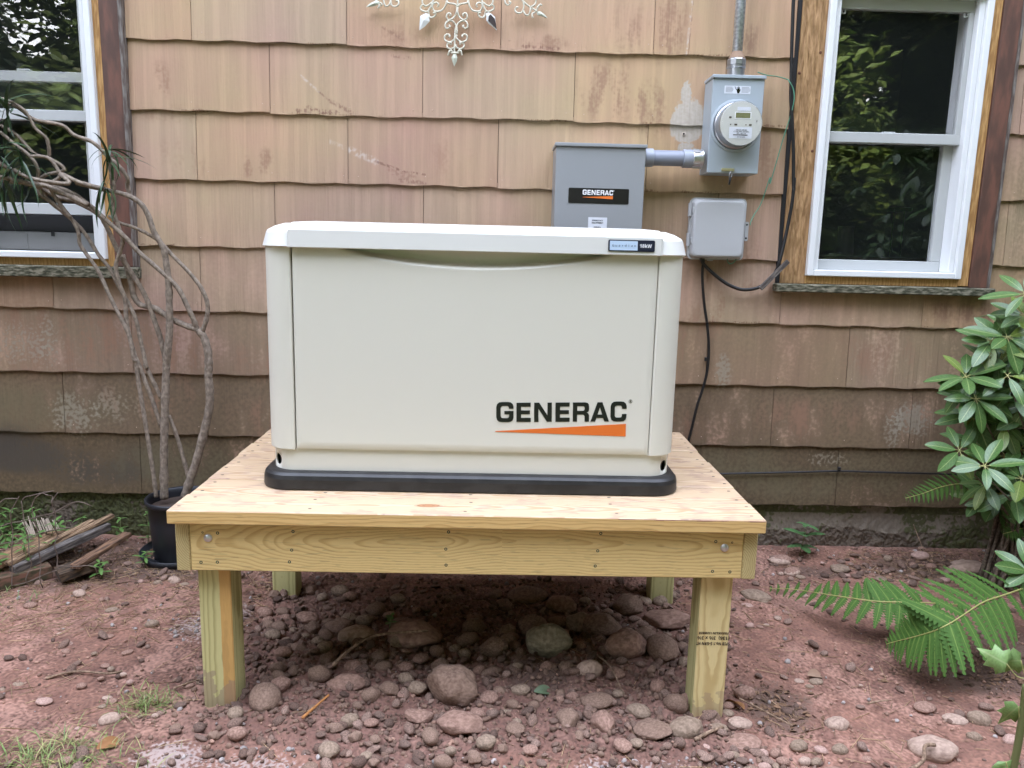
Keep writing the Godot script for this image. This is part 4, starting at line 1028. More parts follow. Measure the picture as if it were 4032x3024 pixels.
func build_window(house: Node3D, dx: float, raised: bool) -> void:
	var w := Node3D.new()
	w.name = "window"
	house.add_child(w, true)
	w.position = Vector3(dx, 0, 0)
	w.set_meta("label", "white sash window with its lower sash pushed up" if raised else "white sash window reflecting green leaves")
	# weathered casing and new pine round the white frame
	if raised:
		box_part("pine_strip", Vector3(1.937, 1.187, -0.03), Vector3(1.967, 2.345, 0.008), M.pine, w, 0.002)
		box_part("casing_board", Vector3(1.967, 1.187, -0.03), Vector3(2.042, 2.46, 0.016), M.brown_paint, w, 0.002)
		box_part("edge_strip", Vector3(2.042, 1.187, -0.03), Vector3(2.059, 2.46, 0.022), M.peeling, w, 0.002)
		box_part("casing_board", Vector3(1.19, 1.187, -0.03), Vector3(1.285, 2.46, 0.016), M.brown_paint, w, 0.002)
		box_part("pine_strip", Vector3(1.285, 1.186, -0.03), Vector3(1.937, 1.2165, 0.008), M.pine, w, 0.002)
		box_part("casing_board", Vector3(1.285, 2.345, -0.03), Vector3(1.967, 2.46, 0.014), M.brown_paint, w, 0.002)
		box_part("sill", Vector3(1.18, 1.139, -0.03), Vector3(2.064, 1.186, 0.044), M.mossy_sill, w, 0.004)
	else:
		box_part("casing_board", Vector3(1.182, 1.182, -0.03), Vector3(1.285, 2.46, 0.008), M.pine_old, w, 0.002)
		box_part("pine_strip", Vector3(1.937, 1.187, -0.03), Vector3(1.982, 2.345, 0.008), M.pine, w, 0.002)
		box_part("casing_board", Vector3(1.982, 1.182, -0.03), Vector3(2.056, 2.46, 0.018), M.brown_paint, w, 0.002)
		box_part("edge_strip", Vector3(2.056, 1.182, -0.03), Vector3(2.073, 2.46, 0.014), M.peeling, w, 0.002)
		box_part("pine_strip", Vector3(1.285, 1.183, -0.03), Vector3(1.937, 1.2165, 0.010), M.pine, w, 0.002)
		box_part("casing_board", Vector3(1.285, 2.345, -0.03), Vector3(1.982, 2.46, 0.014), M.brown_paint, w, 0.002)
		box_part("sill", Vector3(1.158, 1.148, -0.03), Vector3(2.080, 1.182, 0.046), M.mossy_sill, w, 0.004)
		box_part("flashing_strip", Vector3(1.166, 1.184, -0.03), Vector3(1.1815, 2.46, 0.003), M.tar, w, 0.0)
		for p in [[1.268, 2.10], [1.270, 1.72], [1.19, 2.02]]:
			var st := new_st()
			lathe(st, [Vector2(0.006, 0.0), Vector2(0.004, 0.001), Vector2(0.0, 0.0015)], 8, Transform3D(Basis(Vector3.RIGHT, PI / 2), Vector3(p[0], p[1], 0.0085)))
			part("nail", st, M.rust, w)
	# white vinyl frame: a raised outer rim and a lower inner step
	for s in [[1.285, 1.312, 0.030], [1.312, 1.335, 0.014]]:
		var k: float = 1.611 * 2.0
		box_part("frame", Vector3(s[0], 1.2165 if s[0] < 1.3 else 1.2425, -0.13), Vector3(s[1], 2.345 if s[0] < 1.3 else 2.318, s[2]), M.vinyl, w, 0.003)
		box_part("frame", Vector3(k - s[1], 1.2165 if s[0] < 1.3 else 1.2425, -0.13), Vector3(k - s[0], 2.345 if s[0] < 1.3 else 2.318, s[2]), M.vinyl, w, 0.003)
	box_part("frame", Vector3(1.3125, 1.2165, -0.13), Vector3(1.9095, 1.242, 0.030), M.vinyl, w, 0.003)
	box_part("frame", Vector3(1.3125, 2.3185, -0.13), Vector3(1.9095, 2.345, 0.030), M.vinyl, w, 0.003)
	# upper sash, fixed, in the outer track
	box_part("sash_rail", Vector3(1.3355, 2.275, -0.0460), Vector3(1.8865, 2.318, -0.0160), M.sash, w, 0.002)
	box_part("sash_rail", Vector3(1.3355, 1.762, -0.0460), Vector3(1.8865, 1.803, -0.0140), M.sash, w, 0.002)
	box_part("sash_stile", Vector3(1.3355, 1.8035, -0.0460), Vector3(1.346, 2.2745, -0.0170), M.sash, w, 0.002)
	box_part("sash_stile", Vector3(1.866, 1.8035, -0.0460), Vector3(1.8865, 2.2745, -0.0170), M.sash, w, 0.002)
	box_part("pane", Vector3(1.3462, 1.8032, -0.0325), Vector3(1.8658, 2.2748, -0.0285), M.glass, w)
	if not raised:
		for x in [1.3485, 1.846]:
			var st := new_st(true)
			box(st, Vector3(x, 2.256, -0.0280), Vector3(x + 0.018, 2.2605, -0.0200), 0.0)
			box(st, Vector3(x, 2.2606, -0.0280), Vector3(x + 0.0045, 2.2735, -0.0200), 0.0)
			box(st, Vector3(x + 0.0135, 2.2606, -0.0280), Vector3(x + 0.018, 2.2735, -0.0200), 0.0)
			part("corner_latch", st, M.sash, w)
	# lower sash in the inner track, 0.15 m up when raised
	var up := 0.152 if raised else 0.0
	box_part("sash_rail", Vector3(1.3355, 1.242 + up, -0.0860), Vector3(1.8865, 1.286 + up, -0.0540), M.sash, w, 0.002)
	box_part("sash_rail", Vector3(1.3355, 1.765 + up, -0.0860), Vector3(1.8865, 1.805 + up, -0.0540), M.sash, w, 0.002)
	box_part("sash_stile", Vector3(1.3355, 1.2865 + up, -0.0860), Vector3(1.352, 1.7645 + up, -0.0550), M.sash, w, 0.002)
	box_part("sash_stile", Vector3(1.845, 1.2865 + up, -0.0860), Vector3(1.8865, 1.7645 + up, -0.0550), M.sash, w, 0.002)
	box_part("pane", Vector3(1.3525, 1.2862 + up, -0.0720), Vector3(1.8445, 1.7648 + up, -0.0680), M.glass, w)
	box_part("sash_lock", Vector3(1.585, 1.8055 + up, -0.0800), Vector3(1.64, 1.815 + up, -0.0600), M.sash, w, 0.003)

func build_house() -> void:
	var house := thing("house", "shingled house wall in faded salmon paint with two sash windows", "house")
	build_shingles(house)
	# sheathing behind the shingles, with the two openings
	var lo := -6.0
	var hi := 6.0
	var xs := [[lo, -2.262], [-1.610, 1.285], [1.937, hi]]
	for s in xs:
		box_part("wall_sheathing", Vector3(s[0], 0.20, -0.14), Vector3(s[1], 2.95, -0.0225), M.sheathing, house)
	for s in [[-2.262, -1.610], [1.285, 1.937]]:
		box_part("wall_sheathing", Vector3(s[0] + 0.0005, 0.20, -0.14), Vector3(s[1] - 0.0005, 1.2155, -0.0225), M.sheathing, house)
		box_part("wall_sheathing", Vector3(s[0] + 0.0005, 2.346, -0.14), Vector3(s[1] - 0.0005, 2.95, -0.0225), M.sheathing, house)
	box_part("upper_wall", Vector3(lo, 2.951, -0.14), Vector3(hi, 5.3, 0.0), M.upper_paint, house)
	box_part("wall_wing", Vector3(-6.0, -0.02, -0.139), Vector3(-2.76, 2.9505, -0.001), M.upper_paint, house)
	box_part("wall_wing", Vector3(2.76, -0.02, -0.139), Vector3(6.0, 2.9505, -0.001), M.upper_paint, house)
	var st := new_st(true)
	for s in [[-0.5, -4.6]]:
		var y0 := 5.3
		quad(st, Vector3(-6.3, y0 - 0.1, 0.45), Vector3(6.3, y0 - 0.1, 0.45), Vector3(6.3, 7.6, -4.5), Vector3(-6.3, 7.6, -4.5), Vector3.UP)
		quad(st, Vector3(-6.3, y0 - 0.1, -9.45), Vector3(6.3, y0 - 0.1, -9.45), Vector3(6.3, 7.6, -4.5), Vector3(-6.3, 7.6, -4.5), Vector3.UP)
		quad(st, Vector3(-6.3, y0 - 0.24, 0.45), Vector3(6.3, y0 - 0.24, 0.45), Vector3(6.3, 7.4, -4.5), Vector3(-6.3, 7.4, -4.5), Vector3.DOWN)
		quad(st, Vector3(-6.3, y0 - 0.24, 0.45), Vector3(6.3, y0 - 0.24, 0.45), Vector3(6.3, y0 - 0.1, 0.45), Vector3(-6.3, y0 - 0.1, 0.45), Vector3.BACK)
	part("roof", st, M.roof, house)
	# foundation: rough face with small lumps
	st = new_st()
	var nz := noise(9.0, 71, 4)
	var nx := 420
	var ny := 12
	var grid := []
	for i in nx + 1:
		var col := []
		for j in ny + 1:
			var x := -2.75 + 5.5 * i / nx
			var y := -0.10 + 0.36 * j / ny
			var edge := 0.10 + 0.012 * sin(x * 9.0)
			var rough := 1.0 if x < 0.6 else sm(edge + 0.01, edge - 0.01, y)
			var z := -0.030 + nz.get_noise_2d(x, y * 2.0) * (0.004 + 0.014 * rough) + 0.006 * rough
			col.append([Vector3(x, y, z), Vector2((x + 2.45) / 5.0, (0.26 - y) / 0.36)])
		grid.append(col)
	for i in nx:
		for j in ny:
			quad(st, grid[i][j][0], grid[i + 1][j][0], grid[i + 1][j + 1][0], grid[i][j + 1][0], Vector3.BACK, [grid[i][j][1], grid[i + 1][j][1], grid[i + 1][j + 1][1], grid[i][j + 1][1]])
	part("foundation", st, M.foundation, house)
	build_window(house, 0.0, false)
	build_window(house, -3.547, true)
	# dim room behind the panes
	box_part("room_wall", Vector3(-2.9, 0.15, -2.72), Vector3(2.9, 2.9, -2.6), M.room, house)
	box_part("room_wall", Vector3(-3.02, 0.15, -2.72), Vector3(-2.901, 2.9, -0.141), M.room, house)
	box_part("room_wall", Vector3(2.901, 0.15, -2.72), Vector3(3.02, 2.9, -0.141), M.room, house)
	box_part("room_floor", Vector3(-2.9, 0.15, -2.599), Vector3(2.9, 0.25, -0.141), M.room_floor, house)
	box_part("room_ceiling", Vector3(-2.9, 2.8, -2.599), Vector3(2.9, 2.9, -0.141), M.room, house)
	# holes and scars left in the wall
	for p in [[0.706, 2.118], [0.756, 2.116], [0.752, 1.855], [0.742, 1.776]]:
		st = new_st()
		lathe(st, [Vector2(0.0075, 0.0), Vector2(0.006, 0.0012), Vector2(0.0032, 0.0006)], 10, Transform3D(Basis(Vector3.RIGHT, PI / 2), Vector3(p[0], p[1], -0.0042)))
		part("screw_hole", st, M.pale_scar, house)
		st = new_st()
		lathe(st, [Vector2(0.0042, 0.0), Vector2(0.0, 0.0002)], 8, Transform3D(Basis(Vector3.RIGHT, PI / 2), Vector3(p[0], p[1], -0.0032)))
		part("screw_hole", st, M.black, house)

# ------------------------------------------------------------------ lettering of the brand mark, in 1/1138 of its width
const GLYPHS := {
	"G": [[110,110,150,110,150,130,143,150,125,163,100,166,50,166,25,163,8,150,0,125,0,40,8,15,25,3,50,0,100,0,125,3,142,14,150,35,150,92,70,92,70,64,112,64,112,48,106,37,95,33,55,33,44,37,38,48,38,118,44,128,55,133,95,133,106,128,110,118]],
	"C": [[100,105,140,105,140,130,132,150,115,163,90,166,48,166,25,163,8,150,0,125,0,40,8,15,25,3,48,0,92,0,117,3,133,15,140,38,140,62,100,62,100,48,95,37,85,33,53,33,42,37,37,48,37,118,42,128,53,133,85,133,95,128,100,118]],
	"E": [[0,0,125,0,125,34,40,34,40,64,118,64,118,96,40,96,40,126,123,126,123,160,0,160]],
	"N": [[0,0,38,0,38,108,112,0,154,0,154,160,116,160,116,54,44,160,0,160]],
	"R": [[0,0,38,0,38,160,0,160], [38,160,105,160,128,156,139,143,142,125,142,100,138,85,122,76,136,68,142,52,142,0,103,0,103,42,98,54,88,58,38,58,38,90,90,90,100,95,103,105,103,115,99,125,90,129,38,129]],
	"A": [[0,0,42,0,81.5,118,81.5,160,60,160], [163,0,103,160,81.5,160,81.5,118,121,0], [52,30,111,30,101.6,58,61.4,58]],
}

func brand_mark(parent: Node, at: Vector3, width: float, rise: float, letters: Material, wedge: Material, tilt := 0.0, depth := 0.0008) -> void:
	var mark := Node3D.new()
	mark.name = "logo"
	parent.add_child(mark, true)
	mark.transform = Transform3D(Basis(Vector3.BACK, tilt), at)
	var k := width / 1138.0
	var spots := [["G", 0], ["E", 176], ["N", 330], ["E", 516], ["R", 668], ["A", 823], ["C", 998]]
	for s in spots:
		var st := new_st(true)
		for poly in GLYPHS[s[0]]:
			var o := PackedVector2Array()
			for i in range(0, poly.size(), 2):
				o.append(Vector2((poly[i] + s[1]) * k, poly[i + 1] * k * rise))
			plate(st, o, 0.0, depth)
		part("letter", st, letters, mark)
	var st := new_st(true)
	plate(st, PackedVector2Array([Vector2(-10, -80) * k * Vector2(1, rise), Vector2(1135, -126) * k * Vector2(1, rise), Vector2(1135, -21) * k * Vector2(1, rise), Vector2(-10, -75) * k * Vector2(1, rise)]), 0.0, depth)
	part("wedge", st, wedge, mark)

# ------------------------------------------------------------------ generator
func build_generator() -> void:
	var g := thing("standby_generator", "large off white standby generator cabinet standing on the timber platform", "generator", Vector3(0, 0.6, 0))
	var o := Transform3D(Basis(), Vector3(0, -0.6, 0))
	var zf := 1.090
	# black plastic base with a rolled upper edge
	var st := new_st()
	var rings := []
	for s in [[0.6005, 0.002], [0.604, 0.0], [0.630, 0.001], [0.641, 0.004], [0.648, 0.010], [0.6515, 0.019], [0.652, 0.03]]:
		rings.append(ring_at(-0.683 + s[1], 0.547 - s[1], 0.455 + s[1], 1.108 - s[1], 0.085 - s[1] * 0.5, s[0], 12))
	for i in rings.size():
		pass
	loft(st, rings)
	# one smooth skin
	part("base", st, M.black_plastic, g, o)
	# painted steel rail with lifting holes through its front corners
	var rail := CSGCombiner3D.new()
	rail.name = "base_rail"
	var pts := rounded(-0.653, -1.079, 0.519, -0.485, 0.075, 16)
	var inn := rounded(-0.649, -1.075, 0.515, -0.489, 0.071, 16)
	for q in [[pts, CSGShape3D.OPERATION_UNION, 0.1175, 0.068], [inn, CSGShape3D.OPERATION_SUBTRACTION, 0.130, 0.09]]:
		var c := CSGPolygon3D.new()
		c.polygon = q[0]
		c.depth = q[3]
		c.operation = q[1]
		c.smooth_faces = true
		c.transform = Transform3D(Basis(Vector3.RIGHT, -PI / 2), Vector3(0, q[2], 0))
		c.name = "shell" if q[1] == CSGShape3D.OPERATION_UNION else "hollow"
		rail.add_child(c)
	for sx in [-1.0, 1.0]:
		var c := CSGCylinder3D.new()
		c.radius = 0.0165
		c.height = 0.09
		c.sides = 20
		c.operation = CSGShape3D.OPERATION_SUBTRACTION
		var cx := -0.636 if sx < 0 else 0.502
		c.transform = Transform3D(Basis(Vector3.UP, deg_to_rad(42.0) * sx) * Basis(Vector3.RIGHT, PI / 2), Vector3(cx, 0.0785, 1.058))
		c.name = "hole"
		rail.add_child(c)
	rail.material_override = M.rail_paint
	g.add_child(rail)
	# black box added inside so the panel gaps read as dark
	box_part("dark_filler", Vector3(-0.63, 0.66, 0.52), Vector3(0.495, 1.285, 1.045), M.black, g).transform = o
	# corner panels wrap from the door round to the back
	for side in [-1, 1]:
		st = new_st()
		var x_in := -0.5745 if side < 0 else 0.4455
		var x_out := GX0 if side < 0 else GX1
		var path := [Vector2(x_in, zf - 0.030), Vector2(x_in, zf - 0.004), Vector2(x_in + side * 0.001, zf - 0.001), Vector2(x_in + side * 0.004, zf), Vector2(x_in + side * 0.006, zf)]
		var r := 0.072
		var cx: float = x_out - side * r
		for k in 15:
			var a := PI / 2 * k / 14.0
			path.append(Vector2(cx + side * r * sin(a), zf - r + r * cos(a)))
		path.append(Vector2(x_out, 0.75))
		path.append(Vector2(x_out, 0.50))
		path.append(Vector2(x_out - side * 0.03, 0.478))
		path.append(Vector2(-0.067, 0.478))
		var levels := [[0.714, 0.012], [0.7145, 0.003], [0.717, 0.0], [1.0, 0.0], [1.298, 0.0]]
		for i in path.size() - 1:
			st.set_smooth_group(1 if i == 0 else 0)
			for l in levels.size() - 1:
				if i > 0:
					st.set_smooth_group(2 if l < 2 else 0)
				var p := []
				for q in [[i, l], [i + 1, l], [i + 1, l + 1], [i, l + 1]]:
					var v: Vector2 = path[q[0]]
					var ins: float = levels[q[1]][1]
					var c2 := Vector2(-0.067, 0.78)
					var d := Vector2(signf(c2.x - v.x) if absf(v.y - zf) > 0.03 or absf(v.x - x_out) < 0.03 else 0.0, -1.0 if v.y > zf - 0.06 else 0.0)
					p.append(Vector3(v.x + d.x * ins, levels[q[1]][0], v.y + d.y * ins))
				var a2: Vector2 = path[i]
				var b2: Vector2 = path[i + 1]
				var n := Vector2(b2.y - a2.y, a2.x - b2.x) * float(side)
				quad(st, p[0], p[1], p[2], p[3], Vector3(-n.x, 0, -n.y))
		part("corner_panel", st, M.bisque, g, o)
	# door: flat sheet with a hand scoop sunk under the lid
	st = new_st()
	var x0 := -0.5700
	var x1 := 0.4430
	var y0 := 0.7185
	var y1 := 1.2975
	var nx := 110
	var ny := 90
	var grid := []
	for i in nx + 1:
		var col := []
		for j in ny + 1:
			var t := float(j) / ny
			var x := lerpf(x0, x1, float(i) / nx)
			var y := lerpf(y0, y1, 1.0 - pow(1.0 - t, 1.8))
			var q := (x + 0.062) / 0.395
			var low := 1.297 - 0.046 * maxf(0.0, 1.0 - q * q)
			var z := zf + 0.001
			var d := y - low
			if absf(q) < 1.0:
				z -= (0.032 * sm(-0.010, 0.004, d) - 0.016 * sm(0.004, 0.046, d)) * sm(1.0, 0.80, absf(q))
			var e := minf(minf(x - x0, x1 - x), y - y0)
			z -= 0.004 * pow(1.0 - clampf(e / 0.005, 0.0, 1.0), 2.0)
			col.append(Vector3(x, y, z))
		grid.append(col)
	for i in nx:
		for j in ny:
			quad(st, grid[i][j], grid[i + 1][j], grid[i + 1][j + 1], grid[i][j + 1], Vector3.BACK)
	st.set_smooth_group(3)
	for j in ny:
		quad(st, grid[0][j], grid[0][j + 1], grid[0][j + 1] + Vector3(0, 0, -0.02), grid[0][j] + Vector3(0, 0, -0.02), Vector3.LEFT)
		quad(st, grid[nx][j], grid[nx][j + 1], grid[nx][j + 1] + Vector3(0, 0, -0.02), grid[nx][j] + Vector3(0, 0, -0.02), Vector3.RIGHT)
	for i in nx:
		quad(st, grid[i][0], grid[i + 1][0], grid[i + 1][0] + Vector3(0, 0, -0.02), grid[i][0] + Vector3(0, 0, -0.02), Vector3.DOWN)
	var door := part("door", st, M.bisque, g, o)
	brand_mark(g, Vector3(0.002, 0.2085, zf + 0.0012), 0.3735, 1.075, M.decal_black, M.orange, 0.0255)
	text("registered_mark", "®", 0.010, Vector3(0.3845, 0.277, zf + 0.0013), M.decal_black, g, false, 0.0255)
	# lid: end caps under a raised middle cover
	st = new_st()
	rings = []
	for s in [[1.2890, 0.004, 0.085], [1.2920, 0.0, 0.085], [1.3300, 0.0095, 0.080], [1.3370, 0.0140, 0.077], [1.3480, 0.033, 0.065], [1.3555, 0.055, 0.055], [1.3600, 0.20, 0.03]]:
		rings.append(ring_at(-0.667 + s[1], 0.533 - s[1], 0.47 + s[1], 1.1035 - s[1], s[2], s[0], 10))
	loft(st, rings)
	part("lid", st, M.lid_paint, g, o)
	st = new_st()
	var prof := [Vector2(1.1075, 1.2885), Vector2(1.1085, 1.2905), Vector2(1.1060, 1.3365), Vector2(1.1020, 1.3405), Vector2(1.0760, 1.3535), Vector2(1.0640, 1.3580), Vector2(0.80, 1.3690), Vector2(0.49, 1.3560), Vector2(0.465, 1.2885)]
	var cuts := [[-0.5785, 0.006], [-0.5755, 0.0015], [-0.570, 0.0], [0.442, 0.0], [0.4475, 0.0015], [0.4505, 0.006]]
	for i in prof.size() - 1:
		st.set_smooth_group([1, 2, 3, 4, 5, 6, 6, 7][i])
		for k in cuts.size() - 1:
			var p := []
			for q in [[i, k], [i, k + 1], [i + 1, k + 1], [i + 1, k]]:
				var v: Vector2 = prof[q[0]]
				var ins: float = cuts[q[1]][1]
				p.append(Vector3(cuts[q[1]][0], v.y - (ins if q[0] > 1 else 0.0), v.x - (ins if q[0] < 6 else 0.0)))
			var n := Vector2(prof[i + 1].y - prof[i].y, prof[i].x - prof[i + 1].x)
			quad(st, p[0], p[1], p[2], p[3], Vector3(0, n.y, n.x))
	st.set_smooth_group(5)
	part("lid_cover", st, M.lid_paint, g, o)
	# model badge on the sloping lid front
	var badge := Node3D.new()
	badge.name = "badge"
	g.add_child(badge)
	badge.transform = Transform3D(Basis(Vector3.RIGHT, -0.054), Vector3(0.3625, 0.7145, 1.1078))
	st = new_st(true)
	plate(st, rounded(-0.0640, -0.0155, 0.0640, 0.0155, 0.004), -0.001, 0.002)
	part("rim", st, M.badge_rim, badge)
	st = new_st(true)
	plate(st, PackedVector2Array([Vector2(-0.0600, -0.0125), Vector2(0.0165, -0.0125), Vector2(0.0165, 0.0125), Vector2(-0.0600, 0.0125)]), 0.0021, 0.0026)
	part("insert", st, M.badge_blue, badge)
	st = new_st(true)
	plate(st, PackedVector2Array([Vector2(0.0168, -0.0125), Vector2(0.0605, -0.0125), Vector2(0.0605, 0.0125), Vector2(0.0168, 0.0125)]), 0.0021, 0.0026)
	part("insert", st, M.badge_dark, badge)
	var name_word := "Guardian"
	for i in name_word.length():
		text("lettering", name_word[i], 0.0062, Vector3(-0.0510 + 0.0086 * i, 0.0, 0.0031), M.badge_ink, badge, false, 0.0, 1.1)
	text("lettering", "18kW", 0.0092, Vector3(0.0385, 0.0, 0.0031), M.white_print, badge, true)
	for sx in [[GX0 - 0.004, GX0 + 0.002], [GX1 - 0.002, GX1 + 0.004]]:
		box_part("latch", Vector3(sx[0], 0.625, 0.93), Vector3(sx[1], 0.668, 0.98), M.black_plastic, g, 0.001)

# ------------------------------------------------------------------ timber stand
func flip_v(r: Rect2) -> Rect2:
	return Rect2(r.position.x, r.end.y, r.size.x, -r.size.y)

func end_rect(left: bool) -> Rect2:
	var r := strip(13)
	return Rect2(0.0 if left else 0.5, r.position.y, 0.5, r.size.y)

func build_platform() -> void:
	var p := thing("timber_platform", "new yellow pine timber platform on four square posts", "platform")
	var step := 0.1437
	for n in 7:
		var z1 := 1.296 - (6 - n) * step
		var jit := rng.randf_range(-0.004, 0.004)
		var jit2 := rng.randf_range(-0.003, 0.003)
		var t := strip(n)
		var side := strip(8) if n == 6 else strip(12)
		box_part("deck_board", Vector3(-0.862 + jit * (0.0 if n == 6 else 1.0), 0.5622, z1 - 0.1402), Vector3(0.730 + jit2 * (0.0 if n == 6 else 1.0), 0.600 + 0.0012 * sin(n * 2.1) - (0.0 if n == 6 else 0.0008), z1), M.timber, p, 0.0032 if n < 6 else 0.0026, [end_rect(true), end_rect(true), t, strip(12), side, strip(12)], 0)
	var e := [end_rect(true), end_rect(true), strip(12), strip(12), strip(7), strip(12)]
	box_part("rim_joist", Vector3(-0.8155, 0.4205, 1.228), Vector3(0.6825, 0.5615, 1.266), M.timber, p, 0.0022, e, 0)
	box_part("rim_joist", Vector3(-0.8155, 0.4205, 0.318), Vector3(0.6825, 0.5615, 0.356), M.timber, p, 0.0022, [end_rect(true), end_rect(true), strip(12), strip(12), strip(12), strip(12)], 0)
	for s in [[-0.8545, -0.8165, true], [0.6835, 0.7215, false]]:
		box_part("side_joist", Vector3(s[0], 0.4190, 0.318), Vector3(s[1], 0.5615, 1.2665), M.timber, p, 0.0030, [strip(12), strip(12), strip(12), strip(12), end_rect(s[2]), end_rect(s[2])], 2)
	for x in [-0.49, -0.07, 0.33]:
		box_part("joist", Vector3(x - 0.019, 0.4215, 0.3565), Vector3(x + 0.019, 0.5615, 1.2275), M.timber, p, 0.002, [strip(12), strip(12), strip(12), strip(12), end_rect(true), end_rect(true)], 2)
	var rev9 := flip_v(strip(9, 1, 0))
	var rev10 := strip(10, 1, 0)
	var rev11 := strip(11, 1, 0)
	var er := end_rect(false)
	var posts := [[-0.8150, 1.138, rev9], [0.5855, 1.138, rev10], [-0.8150 - 0.031, 0.362, rev11], [0.5855 + 0.030, 0.362, rev11]]
	for q in posts:
		box_part("post", Vector3(q[0], -0.075, q[1]), Vector3(q[0] + 0.0895, 0.5610 if q[1] > 1.0 else 0.4195, q[1] + 0.0895), M.timber, p, 0.003, [rev11, rev11, er, er, q[2], rev11], 1)
	# screws, bolts, grade stamp; small black discs give the darkness of open holes
	for i in SCREWS.size():
		var st := new_st()
		var big := i != 0 and i != 14
		var r := 0.0046 if big else 0.003
		lathe(st, [Vector2(r, 0.0), Vector2(r, 0.0006), Vector2(r * 0.75, 0.0010), Vector2(r * 0.35, 0.0004), Vector2(0, 0.0003)], 10, Transform3D(Basis(Vector3.RIGHT, PI / 2), Vector3(SCREWS[i][0], SCREWS[i][1], 1.2655)))
		part("screw", st, M.screw_green if big else M.black, p)
	for b in BOLTS:
		var st := new_st()
		lathe(st, [Vector2(0.0115, 0.0), Vector2(0.0113, 0.0022), Vector2(0.0095, 0.0048), Vector2(0.005, 0.0064), Vector2(0.0, 0.0068)], 20, Transform3D(Basis(Vector3.RIGHT, PI / 2), Vector3(b[0], b[1], 1.2655)))
		part("bolt", st, M.zinc, p)
	var sm_mesh: ArrayMesh
	var st := new_st()
	lathe(st, [Vector2(0.0034, 0.0), Vector2(0.0030, 0.0006), Vector2(0.0, 0.0004)], 8)
	sm_mesh = done(st)
	for n in 7:
		var zc := 1.296 - (6 - n) * step - 0.070
		for x in [-0.835, -0.49, -0.07, 0.33, 0.702]:
			for dz in [-0.042, 0.038]:
				put("deck_screw", sm_mesh, M.screw_dark, p, Transform3D(Basis().scaled(Vector3(1.6, 1, 1)), Vector3(x + rng.randf_range(-0.009, 0.009), 0.5998 + 0.0012 * sin(n * 2.1), zc + dz + rng.randf_range(-0.006, 0.006))))
	var zp := 1.2282
	text("stamp", "SPIB No.1 S-GRN HT", 0.0092, Vector3(0.631, 0.2065, zp), M.stamp_ink, p, true, PI, 0.80)
	text("stamp", "(136)  3½ x 3½", 0.0100, Vector3(0.631, 0.2235, zp), M.stamp_ink, p, true, PI, 0.98)
	text("stamp", "FRANKLIN LUMBER", 0.0068, Vector3(0.631, 0.2385, zp), M.stamp_ink, p, true, PI, 0.98)

